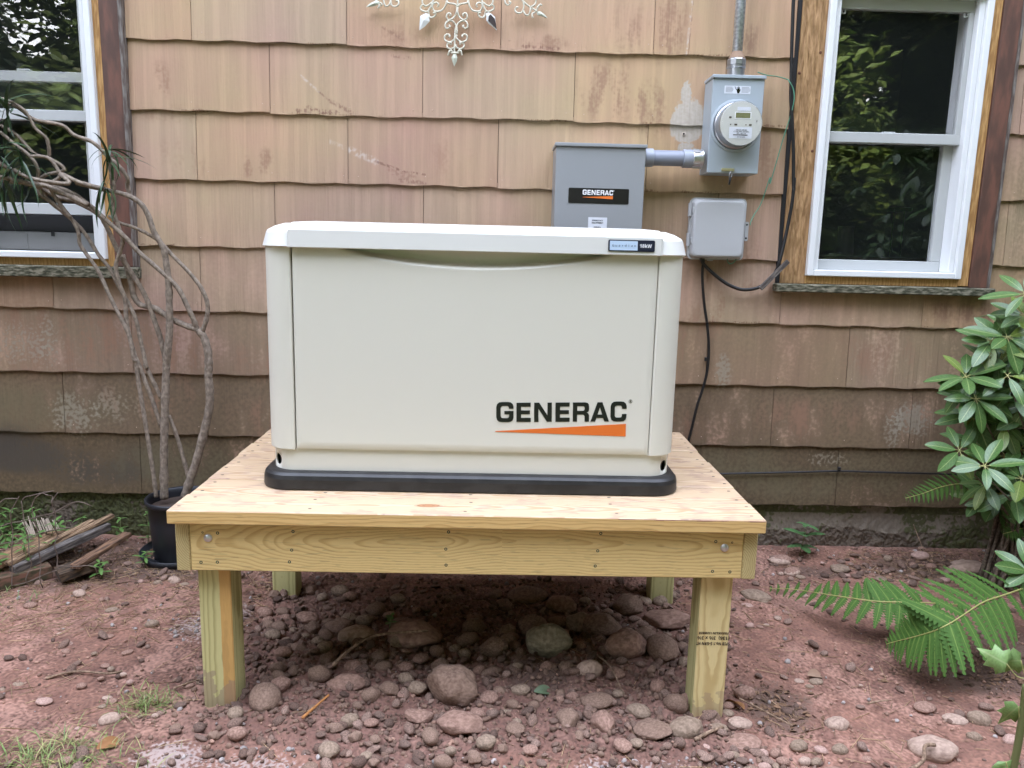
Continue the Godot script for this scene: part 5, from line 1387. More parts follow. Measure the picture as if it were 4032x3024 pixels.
# ------------------------------------------------------------------ electrical boxes on the wall
func build_boxes() -> void:
	# transfer switch cabinet
	var t := thing("transfer_switch", "grey steel switch cabinet with a black name plate on the wall above the generator", "switch box", Vector3(0.38, 1.2, 0.0))
	var o := Transform3D(Basis(), -Vector3(0.38, 1.2, 0.0))
	var st := new_st(true)
	box(st, Vector3(0.212, 1.200, 0.003), Vector3(0.5595, 1.6915, 0.170), 0.002)
	part("cabinet", st, M.grey_enamel, t, o)
	box_part("rain_lip", Vector3(0.207, 1.6925, 0.003), Vector3(0.5645, 1.706, 0.178), M.grey_enamel, t, 0.002).transform = o
	st = new_st(true)
	plate(st, rounded(0.2655, 1.4795, 0.5015, 1.538, 0.004), 0.1701, 0.1712)
	part("name_plate", st, M.plate_black, t, o)
	brand_mark(t, Vector3(0.3205, 1.5125, 0.1714) - Vector3(0.38, 1.2, 0.0), 0.119, 1.12, M.white_print, M.orange, 0.0, 0.0005)
	text("lettering", "®", 0.003, Vector3(0.4415, 1.530, 0.1714) - Vector3(0.38, 1.2, 0), M.white_print, t)
	box_part("sticker", Vector3(0.3465, 1.352, 0.1701), Vector3(0.4205, 1.4275, 0.1707), M.sticker, t).transform = o
	var y := 1.4155
	for words in ["EMERGENCY", "DISCONNECT", "", "SERVICE", "DISCONNECT"]:
		if words != "":
			text("lettering", words, 0.0052, Vector3(0.3835, y, 0.1709) - Vector3(0.38, 1.2, 0), M.decal_black, t, true)
		y -= 0.0088
	# plastic conduit between the cabinet and the meter box
	var c := thing("plastic_conduit", "short fat grey plastic conduit joining the cabinet and the meter box", "conduit", Vector3(0.68, 1.668, 0.085))
	var rot := Basis(Vector3.BACK, -PI / 2)
	var parts := [["locknut", [[0.034, -0.120], [0.041, -0.119], [0.041, -0.112], [0.036, -0.111]], M.zinc], ["coupling", [[0.034, -0.1105], [0.0355, -0.109], [0.0355, -0.078], [0.034, -0.0765], [0.0305, -0.0765]], M.grey_pvc], ["pipe", [[0.0302, -0.0765], [0.0302, 0.042]], M.grey_pvc_dark], ["coupling", [[0.0305, 0.0422], [0.034, 0.0422], [0.0355, 0.044], [0.0355, 0.079], [0.034, 0.0805]], M.grey_pvc], ["locknut", [[0.0335, 0.081], [0.0345, 0.083], [0.0345, 0.112], [0.0385, 0.1125], [0.0385, 0.1195]], M.zinc]]
	for q in parts:
		st = new_st()
		var prof := []
		for v in q[1]:
			prof.append(Vector2(v[0], v[1]))
		for i in prof.size() - 1:
			st.set_smooth_group(i)
			lathe(st, [prof[i], prof[i + 1]], 28, Transform3D(rot, Vector3.ZERO))
		part(q[0], st, q[2], c)
	for k in 8:
		var a := TAU * k / 8
		box_part("lug", Vector3(0.084, 0.0335, -0.006), Vector3(0.108, 0.0372, 0.006), M.zinc, c, 0.001).transform = Transform3D(Basis(Vector3.RIGHT, a), Vector3.ZERO)
	# electricity meter box
	var m := thing("meter_box", "grey steel electric meter box with a round glass meter on the wall", "meter", Vector3(0.915, 1.61, 0.0))
	o = Transform3D(Basis(), -Vector3(0.915, 1.61, 0.0))
	box_part("enclosure", Vector3(0.8145, 1.613, 0.003), Vector3(1.016, 1.9675, 0.122), M.meter_grey, m, 0.002).transform = o
	box_part("rain_lip", Vector3(0.8105, 1.968, 0.003), Vector3(1.020, 1.9805, 0.130), M.meter_grey, m, 0.002).transform = o
	var face := Transform3D(Basis(Vector3.RIGHT, PI / 2), Vector3(0.0, 0.182, 0.0))
	st = new_st()
	for q in [[[0.100, 0.122], [0.0985, 0.126], [0.091, 0.128], [0.088, 0.124]]]:
		for i in 3:
			st.set_smooth_group(i)
			lathe(st, [Vector2(q[i][0], q[i][1]), Vector2(q[i + 1][0], q[i + 1][1])], 48, face)
	part("socket_ring", st, M.meter_grey, m)
	st = new_st()
	var prof := [Vector2(0.0875, 0.122), Vector2(0.0875, 0.136), Vector2(0.0835, 0.139), Vector2(0.0825, 0.186), Vector2(0.0815, 0.191)]
	for i in prof.size() - 1:
		st.set_smooth_group(i)
		lathe(st, [prof[i], prof[i + 1]], 48, face)
	part("meter_ring", st, M.zinc_dull, m)
	st = new_st()
	lathe(st, [Vector2(0.0813, 0.1895), Vector2(0.0, 0.1900)], 40, face)
	part("meter_face", st, M.meter_face, m)
	st = new_st()
	lathe(st, [Vector2(0.0820, 0.1912), Vector2(0.0805, 0.1955), Vector2(0.074, 0.1975), Vector2(0.0, 0.1985)], 40, face)
	part("meter_cover", st, M.clear_cover, m)
	box_part("display", Vector3(-0.026, 0.198, 0.1902), Vector3(0.037, 0.2235, 0.1908), M.white_print, m)
	box_part("display", Vector3(-0.0225, 0.201, 0.1909), Vector3(0.0335, 0.2205, 0.1912), M.lcd, m)
	box_part("name_label", Vector3(-0.018, 0.2275, 0.1902), Vector3(0.033, 0.2415, 0.1907), M.sticker, m)
	box_part("name_label", Vector3(-0.044, 0.126, 0.1902), Vector3(0.044, 0.168, 0.1907), M.sticker, m)
	for q in [["FOCUS AXR-SD", 0.0045, 0.157], ["CL200 240V 3W 60Hz", 0.0032, 0.151], ["PPL  M0114", 0.0048, 0.1445], ["30140148D", 0.0045, 0.1315]]:
		text("lettering", q[0], q[1], Vector3(0.003, q[2], 0.1909), M.stamp_ink, m)
	box_part("bar_code", Vector3(-0.028, 0.137, 0.1908), Vector3(0.028, 0.1405, 0.1911), M.stamp_ink, m)
	for q in [[-0.043, 0.203, 0.009, 0.006], [-0.040, 0.1765, 0.004, 0.004], [-0.020, 0.1765, 0.011, 0.006], [0.019, 0.1765, 0.004, 0.004], [0.036, 0.1765, 0.010, 0.006], [0.060, 0.191, 0.002, 0.006]]:
		box_part("button", Vector3(q[0] - q[2] / 2, q[1] - q[3] / 2, 0.1902), Vector3(q[0] + q[2] / 2, q[1] + q[3] / 2, 0.1910), M.button_brown, m)
	# warning sticker with a hand struck by a spark
	box_part("sticker", Vector3(-0.054, 0.302, 0.1222), Vector3(0.048, 0.331, 0.1227), M.sticker, m)
	for q in [[-0.034, 0.030], [0.030, 0.034]]:
		for k in 5:
			box_part("print_line", Vector3(q[0] - q[1] / 2, 0.3075 + k * 0.0043, 0.1228), Vector3(q[0] + q[1] / 2 * (0.6 + 0.4 * absf(sin(k * 2.3))), 0.3092 + k * 0.0043, 0.1230), M.print_grey, m)
	st = new_st(true)
	plate(st, PackedVector2Array([Vector2(-0.003, 0.304), Vector2(0.004, 0.304), Vector2(0.007, 0.312), Vector2(0.0095, 0.318), Vector2(0.0075, 0.319), Vector2(0.006, 0.316), Vector2(0.0055, 0.326), Vector2(0.0035, 0.326), Vector2(0.003, 0.319), Vector2(0.002, 0.3285), Vector2(0.0, 0.3285), Vector2(-0.0005, 0.319), Vector2(-0.002, 0.3265), Vector2(-0.004, 0.3265), Vector2(-0.0035, 0.316), Vector2(-0.006, 0.321), Vector2(-0.0075, 0.320), Vector2(-0.005, 0.310)]), 0.1228, 0.1231)
	part("print_mark", st, M.decal_black, m)
	st = new_st(true)
	plate(st, PackedVector2Array([Vector2(-0.014, 0.3285), Vector2(-0.009, 0.325), Vector2(-0.0105, 0.3215), Vector2(-0.007, 0.3185), Vector2(-0.009, 0.3165), Vector2(-0.0125, 0.3215), Vector2(-0.011, 0.3245), Vector2(-0.0155, 0.327)]), 0.1228, 0.1231)
	part("print_mark", st, M.decal_black, m)
	text("embossed_name", "TALON", 0.013, Vector3(-0.004, 0.066, 0.1222), M.meter_grey, m, true, 0.0, 1.3, "Droid Sans", 0.0016)
	# hasp with its seal
	box_part("hasp", Vector3(-0.046, 0.010, 0.1222), Vector3(0.006, 0.0215, 0.1290), M.brass_plate, m, 0.002)
	st = new_st()
	tube(st, smooth_path([Vector3(-0.008, 0.010, 0.129), Vector3(-0.015, -0.006, 0.131), Vector3(-0.012, -0.016, 0.131), Vector3(-0.004, -0.008, 0.131), Vector3(-0.004, 0.010, 0.129)], 5), [0.0012], 6)
	part("seal_wire", st, M.zinc_dull, m)
	st = new_st()
	tube(st, [Vector3(-0.009, -0.014, 0.131), Vector3(-0.012, -0.042, 0.131)], [0.0042, 0.0036], 8)
	part("seal_tag", st, M.tar, m)
	st = new_st()
	tube(st, [Vector3(0.070, 0.3705, 0.06), Vector3(0.070, 0.384, 0.06)], [0.0035, 0.0045], 8)
	part("ground_screw", st, M.screw_green, m)
	# steel conduit rising from the meter box
	var s := thing("steel_conduit", "galvanised steel conduit rising from the meter box hub", "conduit", Vector3(0.917, 1.981, 0.065))
	st = new_st()
	tube(st, [Vector3(0, 0.07, 0), Vector3(0, 0.32, 0), Vector3(0, 0.95, 0)], [0.0195], 20)
	part("pipe", st, M.galvanised, s)
	st = new_st()
	prof = [Vector2(0.042, 0.0), Vector2(0.042, 0.004), Vector2(0.034, 0.006), Vector2(0.034, 0.034), Vector2(0.037, 0.036), Vector2(0.037, 0.042), Vector2(0.0345, 0.043), Vector2(0.0345, 0.046), Vector2(0.037, 0.047), Vector2(0.037, 0.066), Vector2(0.034, 0.071), Vector2(0.0195, 0.072)]
	for i in prof.size() - 1:
		st.set_smooth_group(-1 if i >= 8 else i)
		lathe(st, [prof[i], prof[i + 1]], 10 if i >= 8 else 24)
	part("hub", st, M.zinc_dull, s)
	st = new_st()
	lathe(st, [Vector2(0.034, 0.0715), Vector2(0.027, 0.082), Vector2(0.0198, 0.098)], 16)
	part("sealing_putty", st, M.putty, s)
	# plastic cable box
	var b := thing("cable_box", "light grey plastic cable box with hinges beside the window", "utility box", Vector3(0.887, 1.275, 0.0))
	o = Transform3D(Basis(), -Vector3(0.887, 1.275, 0.0))
	st = new_st()
	var rings := []
	var bx0 := 0.783
	var bx1 := 1.003
	var by0 := 1.279
	var by1 := 1.516
	for q in [[0.004, -0.003], [0.034, -0.003], [0.0345, -0.006], [0.037, -0.006], [0.0375, -0.001], [0.060, 0.003], [0.066, 0.006], [0.0695, 0.012], [0.0700, 0.02]]:
		var ring := []
		for v in rounded(bx0 + q[1], by0 + q[1], bx1 - q[1], by1 - q[1], 0.020, 6):
			ring.append(Vector3(v.x, q[0], -v.y))
		rings.append(ring)
	loft(st, rings)
	part("cover", st, M.light_plastic, b, o * Transform3D(Basis(Vector3.RIGHT, PI / 2), Vector3.ZERO))
	st = new_st(true)
	plate(st, rounded(0.905, 1.318, 0.972, 1.345, 0.002), 0.0700, 0.0706)
	part("raised_panel", st, M.light_plastic, b, o)
	for y2 in [1.325, 1.445]:
		box_part("hinge", Vector3(0.770, y2, 0.030), Vector3(0.782, y2 + 0.055, 0.046), M.light_plastic, b, 0.002).transform = o
		box_part("hinge", Vector3(0.7825, y2 + 0.012, 0.034), Vector3(0.792, y2 + 0.038, 0.062), M.light_plastic, b, 0.002).transform = o
	st = new_st(true)
	plate(st, rounded(1.0065, 1.352, 1.021, 1.430, 0.006), 0.036, 0.044)
	part("latch", st, M.light_plastic, b, o)
	for y2 in [1.364, 1.418]:
		st = new_st()
		lathe(st, [Vector2(0.0042, 0.0), Vector2(0.0036, 0.001), Vector2(0.0, 0.0008)], 10, Transform3D(Basis(Vector3.RIGHT, PI / 2), Vector3(1.0135, y2, 0.0438)))
		part("screw", st, M.black, b, o)
	box_part("mounting_tab", Vector3(0.868, 1.268, 0.002), Vector3(0.888, 1.2765, 0.03), M.light_plastic, b, 0.002).transform = o

func wire(called: String, label: String, category: String, path: Array, r: float, m: Material) -> Node3D:
	var st := new_st()
	var sp := smooth_path(v3s(path), 5)
	tube(st, sp, [r], 8)
	var o := part(called, st, m, self)
	tag(o, label, category)
	return o

func build_wires() -> void:
	wire("black_cable", "thick black cable running down beside the window and looping to the cable box", "cable", CABLE_MAIN, 0.0072, M.cable)
	var d := thing("black_cable", "thin black cable hanging from the cable box down the wall", "cable")
	var st := new_st()
	tube(st, smooth_path(v3s(CABLE_DROP), 5), [0.0058], 8)
	part("cord", st, M.cable, d)
	box_part("clip", Vector3(0.886, 0.846, 0.004), Vector3(0.902, 0.862, 0.018), M.black_plastic, d, 0.001)
	wire("ground_wire", "thin green ground wire curving from the meter box to the cable box", "wire", GREEN_WIRE, 0.0022, M.green_wire)
	wire("ground_wire", "short loop of green wire under the cable box", "wire", GREEN_LOOP, 0.002, M.green_wire)
	var l := thing("low_wire", "thin black wire stapled along the lower wall behind the shrub", "wire")
	st = new_st()
	tube(st, smooth_path(v3s(LOW_WIRE), 5), [0.0042], 6)
	part("cord", st, M.cable, l)
	box_part("clip", Vector3(1.508, 0.374, 0.002), Vector3(1.520, 0.388, 0.013), M.black_plastic, l, 0.001)
	# stick wedged over the cable loop
	st = new_st(true)
	box(st, Vector3(-0.080, -0.010, -0.004), Vector3(0.078, 0.010, 0.004), 0.0015)
	var k := part("cable_clamp_strip", st, M.grey_wood, self, Transform3D(Basis(Vector3.BACK, 0.83), Vector3(1.139, 1.218, 0.057)))
	tag(k, "splintered wooden strip nailed slantwise over the black cable loop", "wood strip")
	# iron ornament
	var w := thing("iron_ornament", "cream painted wrought iron scroll ornament hung high on the wall", "ornament")
	for s in SCROLLS:
		st = new_st()
		var pts := []
		for i in range(0, s.size(), 2):
			pts.append(Vector3(s[i], s[i + 1], 0.022 + 0.002 * sin(i * 1.3)))
		tube(st, smooth_path(pts, 4), [0.0036], 6)
		part("scroll", st, M.cream_iron, w)
	var lm := [M.cream_iron_pale, M.cream_iron_pale, M.verdigris, M.verdigris, M.verdigris]
	var n := 0
	for s in [IRON_LEAF_A, IRON_LEAF_B, IRON_LEAF_C, IRON_LEAF_D, IRON_LEAF_E]:
		var poly := PackedVector2Array()
		var mid := Vector2.ZERO
		for i in range(0, s.size(), 2):
			poly.append(Vector2(s[i], s[i + 1]))
			mid += poly[poly.size() - 1] * 2.0 / s.size()
		st = new_st(true)
		var tip := Vector3(poly[0].x, poly[0].y, 0.020)
		var mc := Vector3(mid.x, mid.y, 0.031)
		for i in poly.size():
			var a := Vector3(poly[i].x, poly[i].y, 0.024)
			var q := poly[(i + 1) % poly.size()]
			var b := Vector3(q.x, q.y, 0.024)
			tri(st, mc, a, b, Vector2.ZERO, Vector2.ONE, Vector2.RIGHT, Vector3.BACK)
			tri(st, mc - Vector3(0, 0, 0.004), a, b, Vector2.ZERO, Vector2.ONE, Vector2.RIGHT, Vector3.FORWARD)
		part("iron_leaf", st, lm[n], w)
		if n == 1:
			# the patch where the paint has come off
			st = new_st(true)
			var pc := PackedVector2Array()
			for i in poly.size():
				var f := 0.80 if i % 2 == 0 else 0.66
				pc.append(mid.lerp(poly[i], f) + Vector2(0.004, -0.004))
			plate(st, pc, 0.0305, 0.0318)
			part("bare_patch", st, M.dark_iron, w)
		n += 1

# ------------------------------------------------------------------ plants
func blade(w: float, droop: float, nx := 8) -> ArrayMesh:
	var st := new_st()
	var g := []
	for i in nx + 1:
		var t := float(i) / nx
		var half := w * 0.5 * (sm(0.0, 0.12, t) * 0.6 + 0.4) * (1.0 - pow(t, 2.6))
		var a := droop * t
		var c := Vector3(sin(minf(a, 2.6)) / maxf(droop, 0.1), (cos(minf(a, 2.6)) - 1.0) / maxf(droop, 0.1), 0.0) if droop > 0.05 else Vector3(t, 0, 0)
		g.append([c + Vector3(0, half * 0.35, -half), c, c + Vector3(0, half * 0.35, half)])
	for i in nx:
		for k in 2:
			quad(st, g[i][k], g[i + 1][k], g[i + 1][k + 1], g[i][k + 1], Vector3.UP, [Vector2(k * 0.5, float(i) / nx), Vector2(k * 0.5, float(i + 1) / nx), Vector2(k * 0.5 + 0.5, float(i + 1) / nx), Vector2(k * 0.5 + 0.5, float(i) / nx)])
	return done(st)

func build_pot() -> void:
	var cx := -1.300
	var cz := 0.160
	var s := thing("plant_saucer", "black plastic saucer under the tall potted plant", "saucer", Vector3(cx, 0, cz))
	var st := new_st()
	lathe(st, [Vector2(0.0, 0.004), Vector2(0.135, 0.004), Vector2(0.150, 0.006), Vector2(0.166, 0.030), Vector2(0.172, 0.030), Vector2(0.160, 0.001), Vector2(0.0, 0.0)], 40)
	part("dish", st, M.pot_black, s)
	var p := thing("potted_plant", "tall bare branched plant in a black plastic pot leaning left over the window", "plant", Vector3(cx, 0.006, cz))
	st = new_st()
	lathe(st, [Vector2(0.0, 0.0), Vector2(0.112, 0.0), Vector2(0.116, 0.004), Vector2(0.126, 0.150), Vector2(0.130, 0.2265), Vector2(0.1365, 0.228), Vector2(0.1395, 0.233), Vector2(0.1400, 0.246), Vector2(0.1370, 0.250), Vector2(0.1315, 0.246), Vector2(0.1275, 0.226), Vector2(0.124, 0.16)], 48)
	part("pot", st, M.pot_black, p)
	st = new_st()
	lathe(st, [Vector2(0.126, 0.208), Vector2(0.06, 0.214), Vector2(0.0, 0.218)], 24)
	part("potting_soil", st, M.dark_soil, p)
	var back := Transform3D(Basis(), -p.position)
	for b in BRANCHES:
		var pts := []
		var rad := []
		for i in range(0, b.size(), 4):
			pts.append(Vector3(b[i], maxf(b[i + 1], 0.212), b[i + 2]))
			rad.append(b[i + 3])
		var sp := smooth_path(pts, 5)
		var rr := []
		for i in sp.size():
			var f := float(i) / (sp.size() - 1) * (rad.size() - 1)
			var k := mini(int(f), rad.size() - 2)
			rr.append(lerpf(rad[k], rad[k + 1], f - k) * 0.9 * (1.0 + 0.05 * sin(i * 1.9) + 0.10 * (1.0 if i % 11 == 4 else 0.0)))
		st = new_st()
		tube(st, sp, rr, 9)
		part("stem", st, M.bark, p, back)
	var bl := [blade(0.075, 0.5), blade(0.07, 1.2), blade(0.06, 1.9), blade(0.07, 0.9)]
	var r := RandomNumberGenerator.new()
	r.seed = 77
	for t in TUFTS:
		var at := Vector3(t[0], t[1], t[2])
		var n := 15 if t[3] == 1 else 7
		for k in n:
			var yaw := r.randf_range(0, TAU)
			var pitch := r.randf_range(-0.2, 1.35)
			if t[3] == 2:
				pitch = r.randf_range(-1.4, 0.2)
			elif t[3] == 3:
				pitch = r.randf_range(-1.1, 0.3)
			elif k >= 10:
				pitch = r.randf_range(-1.5, -0.7)
			var l := r.randf_range(0.11, 0.20)
			var bs := Basis(Vector3.UP, yaw) * Basis(Vector3.BACK, pitch) * Basis(Vector3.RIGHT, r.randf_range(-0.5, 0.5))
			put("leaf", bl[r.randi() % 4], M.blade_green, p, back * Transform3D(bs.scaled_local(Vector3(l, l, l * r.randf_range(0.8, 1.2))), at + Vector3(r.randf_range(-0.012, 0.012), r.randf_range(-0.03, 0.03), r.randf_range(-0.012, 0.012))))

func build_rhododendron() -> void:
	var t := thing("rhododendron", "rhododendron shrub with glossy oval leaves at the right edge of the wall", "shrub", Vector3(2.02, 0, 0.35))
	var o := Transform3D(Basis(), -t.position)
	var lm := [leaf_mesh(0.36, 0.25, 0.16), leaf_mesh(0.32, 0.55, 0.10), leaf_mesh(0.40, 0.12, 0.22), leaf_mesh(0.34, 0.4, 0.05)]
	var r := RandomNumberGenerator.new()
	r.seed = 5
	for w in WHORLS + WHORLS_EXTRA:
		var c := Vector3(w[0], w[1], w[2])
		# twig from the foot of the shrub
		var foot := Vector3(2.05 + r.randf_range(-0.06, 0.12), 0.0, 0.34 + r.randf_range(-0.06, 0.06))
		var mid := foot.lerp(c, 0.55) + Vector3(0.10, 0.02, -0.03)
		if c.y < 0.25:
			mid = foot.lerp(c, 0.5) + Vector3(0, 0.12, 0)
		var st := new_st()
		tube(st, smooth_path([foot, foot.lerp(mid, 0.5) + Vector3(0.02, 0.05, 0), mid, c - Vector3(-0.03, 0.05, 0.01), c], 4), [0.008, 0.008, 0.007, 0.006, 0.005, 0.005, 0.0045, 0.004, 0.004, 0.0035, 0.003], 6)
		part("twig", st, M.twig_bark, t, o)
		var n := r.randi_range(6, 9)
		var turn := r.randf_range(0, TAU)
		var lean := Vector3(r.randf_range(-0.45, 0.0), 0.9, r.randf_range(0.35, 1.0)).normalized()
		var lx := lean.cross(Vector3.BACK).normalized()
		var frame := Basis(lx, lean, lx.cross(lean))
		for k in n:
			var a := turn + TAU * k / n + r.randf_range(-0.2, 0.2)
			var lift := r.randf_range(-0.35, 0.55)
			if w[3] == 2:
				lift = r.randf_range(-1.1, 0.1)
			elif w[3] == 4:
				lift = r.randf_range(-0.5, 0.25)
			var l := r.randf_range(0.095, 0.135)
			var bs := frame * Basis(Vector3.UP, a) * Basis(Vector3.BACK, lift) * Basis(Vector3.RIGHT, r.randf_range(-0.25, 0.25))
			var p0 := c + bs.x * 0.016
			put("leaf", lm[r.randi() % 4], M.rhodo_leaf if r.randf() < 0.9 else M.rhodo_young, t, o * Transform3D(bs.scaled_local(Vector3(l, l, l)), p0))
			var st2 := new_st()
			tube(st2, [c, p0 + bs.x * 0.004], [0.0016, 0.0013], 5, false)
			part("petiole", st2, M.petiole, t, o)
		if w[3] == 3:
			# spent flower stalks
			for k in 14:
				var d := Vector3(r.randf_range(-1, 0.5), r.randf_range(-0.2, 1.0), r.randf_range(-0.1, 0.8)).normalized()
				var st3 := new_st()
				var e := c + d * r.randf_range(0.05, 0.10)
				tube(st3, smooth_path([c, c + d * 0.03 + Vector3(0, 0.008, 0), e, e + Vector3(-0.012, 0.006, 0.0)], 3), [0.0011], 4, false)
				part("flower_stalk", st3, M.petiole, t, o)

	# the rest of the shrub, behind and beyond the edge of the picture
	var mm := MultiMesh.new()
	mm.transform_format = MultiMesh.TRANSFORM_3D
	mm.mesh = lm[0]
	var list := []
	for k in 190:
		var c := Vector3(r.randf_range(2.16, 3.5), r.randf_range(0.25, 2.3), r.randf_range(0.2, 2.0))
		if k < 60:
			c = Vector3(r.randf_range(2.04, 2.4), r.randf_range(0.35, 1.15), r.randf_range(0.14, 0.36))
		# stay outside the cone of view except close to the wall
		if c.x / (3.24 - c.z) > 0.66 or k < 60:
			var turn := r.randf_range(0, TAU)
			for q in 7:
				var l := r.randf_range(0.10, 0.145)
				var bs := Basis(Vector3.UP, turn + TAU * q / 7.0 + r.randf_range(-0.2, 0.2)) * Basis(Vector3.BACK, r.randf_range(-0.9, 0.4))
				list.append(Transform3D(bs.scaled_local(Vector3(l, l, l)), c + bs.x * 0.015 - t.position))
	mm.instance_count = list.size()
	for i in list.size():
		mm.set_instance_transform(i, list[i])
	var far := MultiMeshInstance3D.new()
	far.name = "foliage"
	far.multimesh = mm
	far.material_override = M.rhodo_leaf
	far.set_meta("kind", "stuff")
	t.add_child(far)

func herb(called: String, label: String, at: Vector3, h: float, tiers: int, per: int, leaf_len: float, lm: Mesh, m: Material, sd: int, group := "") -> void:
	var r := RandomNumberGenerator.new()
	r.seed = sd
	var t := thing(called, label, "weed", at, group)
	var st := new_st()
	var top := Vector3(r.randf_range(-0.25, 0.25) * h, h, r.randf_range(-0.1, 0.25) * h)
	tube(st, [Vector3(0, -0.015, 0), top * 0.5 + Vector3(0.01, 0, 0) * h, top], [0.0022, 0.0018, 0.0012], 5)
	part("stem", st, M.stem_green, t)
	for i in tiers:
		var f := (i + 1.0) / tiers
		for k in per:
			var a := TAU * k / per + i * 1.2 + r.randf_range(-0.3, 0.3)
			var l := leaf_len * r.randf_range(0.75, 1.1) * (1.0 if i < tiers - 1 else 0.75)
			var bs := Basis(Vector3.UP, a) * Basis(Vector3.BACK, r.randf_range(-0.3, 0.5))
			put("leaf", lm, m, t, Transform3D(bs.scaled_local(Vector3(l, l, l)), top * f))

func build_plants() -> void:
	frond("fern_frond", "fern frond lying flat over the stones at right, tip towards the platform", v3s(FERN_A), 0.095, 18, 0.05, M.fern, M.fern_stem, 201, 0.0, 0.52)
	frond("fern_frond", "broad fern frond arching in front at the right edge", v3s(FERN_B), 0.165, 25, 0.05, M.fern, M.fern_stem, 301, 0.15, 0.32)
	frond("fern_frond", "small fern frond below the rhododendron against the wall", v3s(FERN_C), 0.06, 16, 0.2, M.fern, M.fern_stem, 401, 0.2)
	frond("fern_frond", "small dark fern frond at the right edge beside the foundation", v3s(FERN_D), 0.06, 16, 0.2, M.fern, M.fern_stem, 501, 0.2)
	var lm := leaf_mesh(0.44, 0.35, 0.14, 0.3)
	herb("broadleaf_weed", "broad leaved green weed standing against the concrete foundation", Vector3(1.338, 0.0, 0.085), 0.155, 3, 4, 0.088, lm, M.weed_leaf, 61)
	# weeds and seedlings at left, among the old boards
	var r := RandomNumberGenerator.new()
	r.seed = 88
	var thin := leaf_mesh(0.30, 0.4, 0.12, 0.2)
	for k in 62:
		var at := Vector3(r.randf_range(-2.35, -1.78), 0.0, r.randf_range(0.05, 0.46))
		at.y = ground_y(at.x, at.z)
		herb("small_weed", ("leafy" if k % 2 == 0 else "thin") + " green seedling " + ("close against the foundation" if at.z < 0.18 else ("behind the old boards" if at.z < 0.32 else "in front of the old boards")) + (" at the far left" if at.x < -1.98 else " near the bent wire"), at, r.randf_range(0.04, 0.17), r.randi_range(2, 4), 3, r.randf_range(0.035, 0.065), thin, M.weed_bright, 700 + k, "seedlings at the left foot of the wall")
	for q in [[-1.60, 0.10, 0.13], [-1.47, 0.12, 0.17], [-1.52, 0.40, 0.06], [-1.86, 0.55, 0.07], [-1.40, 0.30, 0.06]]:
		herb("small_weed", "bright green seedling standing alone between the boards and the pot", Vector3(q[0], 0.0, q[1]), q[2], 3, 3, 0.05, thin, M.weed_bright, int(q[0] * -1000), "seedlings at the left foot of the wall")
	herb("small_weed", "small green sprout growing from the rubble under the platform", Vector3(-0.345, 0.03, 0.83), 0.045, 2, 3, 0.03, leaf_mesh(0.6, 0.2, 0.1), M.weed_bright, 912)
	# sapling at the lower right corner, close to the camera
	var s := thing("sapling", "young sapling with pale lobed leaves at the lower right corner", "sapling")
	var st := new_st()
	tube(st, smooth_path([Vector3(SAPLING[0][0] - 0.10, -0.02, 1.86)] + v3s(SAPLING), 4), [0.0085, 0.0082, 0.008, 0.008, 0.0078, 0.0075, 0.007], 8)
	part("stem", st, M.stem_green, s)
	for k in SAPLING_LEAVES.size():
		var c: Array = SAPLING_LEAVES[k]
		st = new_st()
		var o := PackedVector2Array()
		for q in [[0, 0], [0.28, -0.06], [0.52, 0.14], [0.34, 0.28], [0.44, 0.58], [0.18, 0.56], [0.0, 1.0], [-0.18, 0.56], [-0.44, 0.58], [-0.34, 0.28], [-0.52, 0.14], [-0.28, -0.06]]:
			o.append(Vector2(q[0], q[1]) * 0.055)
		plate(st, o, -0.0003, 0.0003)
		part("leaf", st, M.pale_leaf, s, Transform3D(Basis(Vector3.BACK, 1.2 + k * 0.7) * Basis(Vector3.RIGHT, -0.6 + 0.2 * k), Vector3(c[0], c[1], c[2])))
		st = new_st()
		tube(st, smooth_path([Vector3(c[0], c[1], c[2]), Vector3(c[0], c[1], c[2]).lerp(Vector3(SAPLING[3][0], maxf(c[1] - 0.05, -0.05), 1.9), 0.5), Vector3(lerpf(SAPLING[1][0], SAPLING[4][0], 0.5 + 0.2 * (1 - k)), c[1] - 0.03, 1.9)], 3), [0.0012], 5)
		part("petiole", st, M.petiole, s)

# ------------------------------------------------------------------ stones, soil crumbs, litter
func stone(mesh: Mesh, m: Material, q: Array, label: String, group: String, called := "stone") -> void:
	var o := put(called, mesh, m, self)
	var y := ground_base(q[0], q[2])
	var hgt: float = q[4]
	o.transform = Transform3D((Basis(Vector3.UP, rng.randf_range(-0.5, 0.5)) * Basis(Vector3.BACK, rng.randf_range(-0.14, 0.14))).scaled_local(Vector3(q[3], hgt, q[5])), Vector3(q[0], y + q[1], q[2]))
	if group != "":
		group = "stones left of the platform" if "left of the platform" in label else ("stones right of the platform" if "right of the platform" in label else ("rubble stones in front of the platform" if "in front" in label else "rubble stones under the platform"))
	tag(o, label, "stone", group)

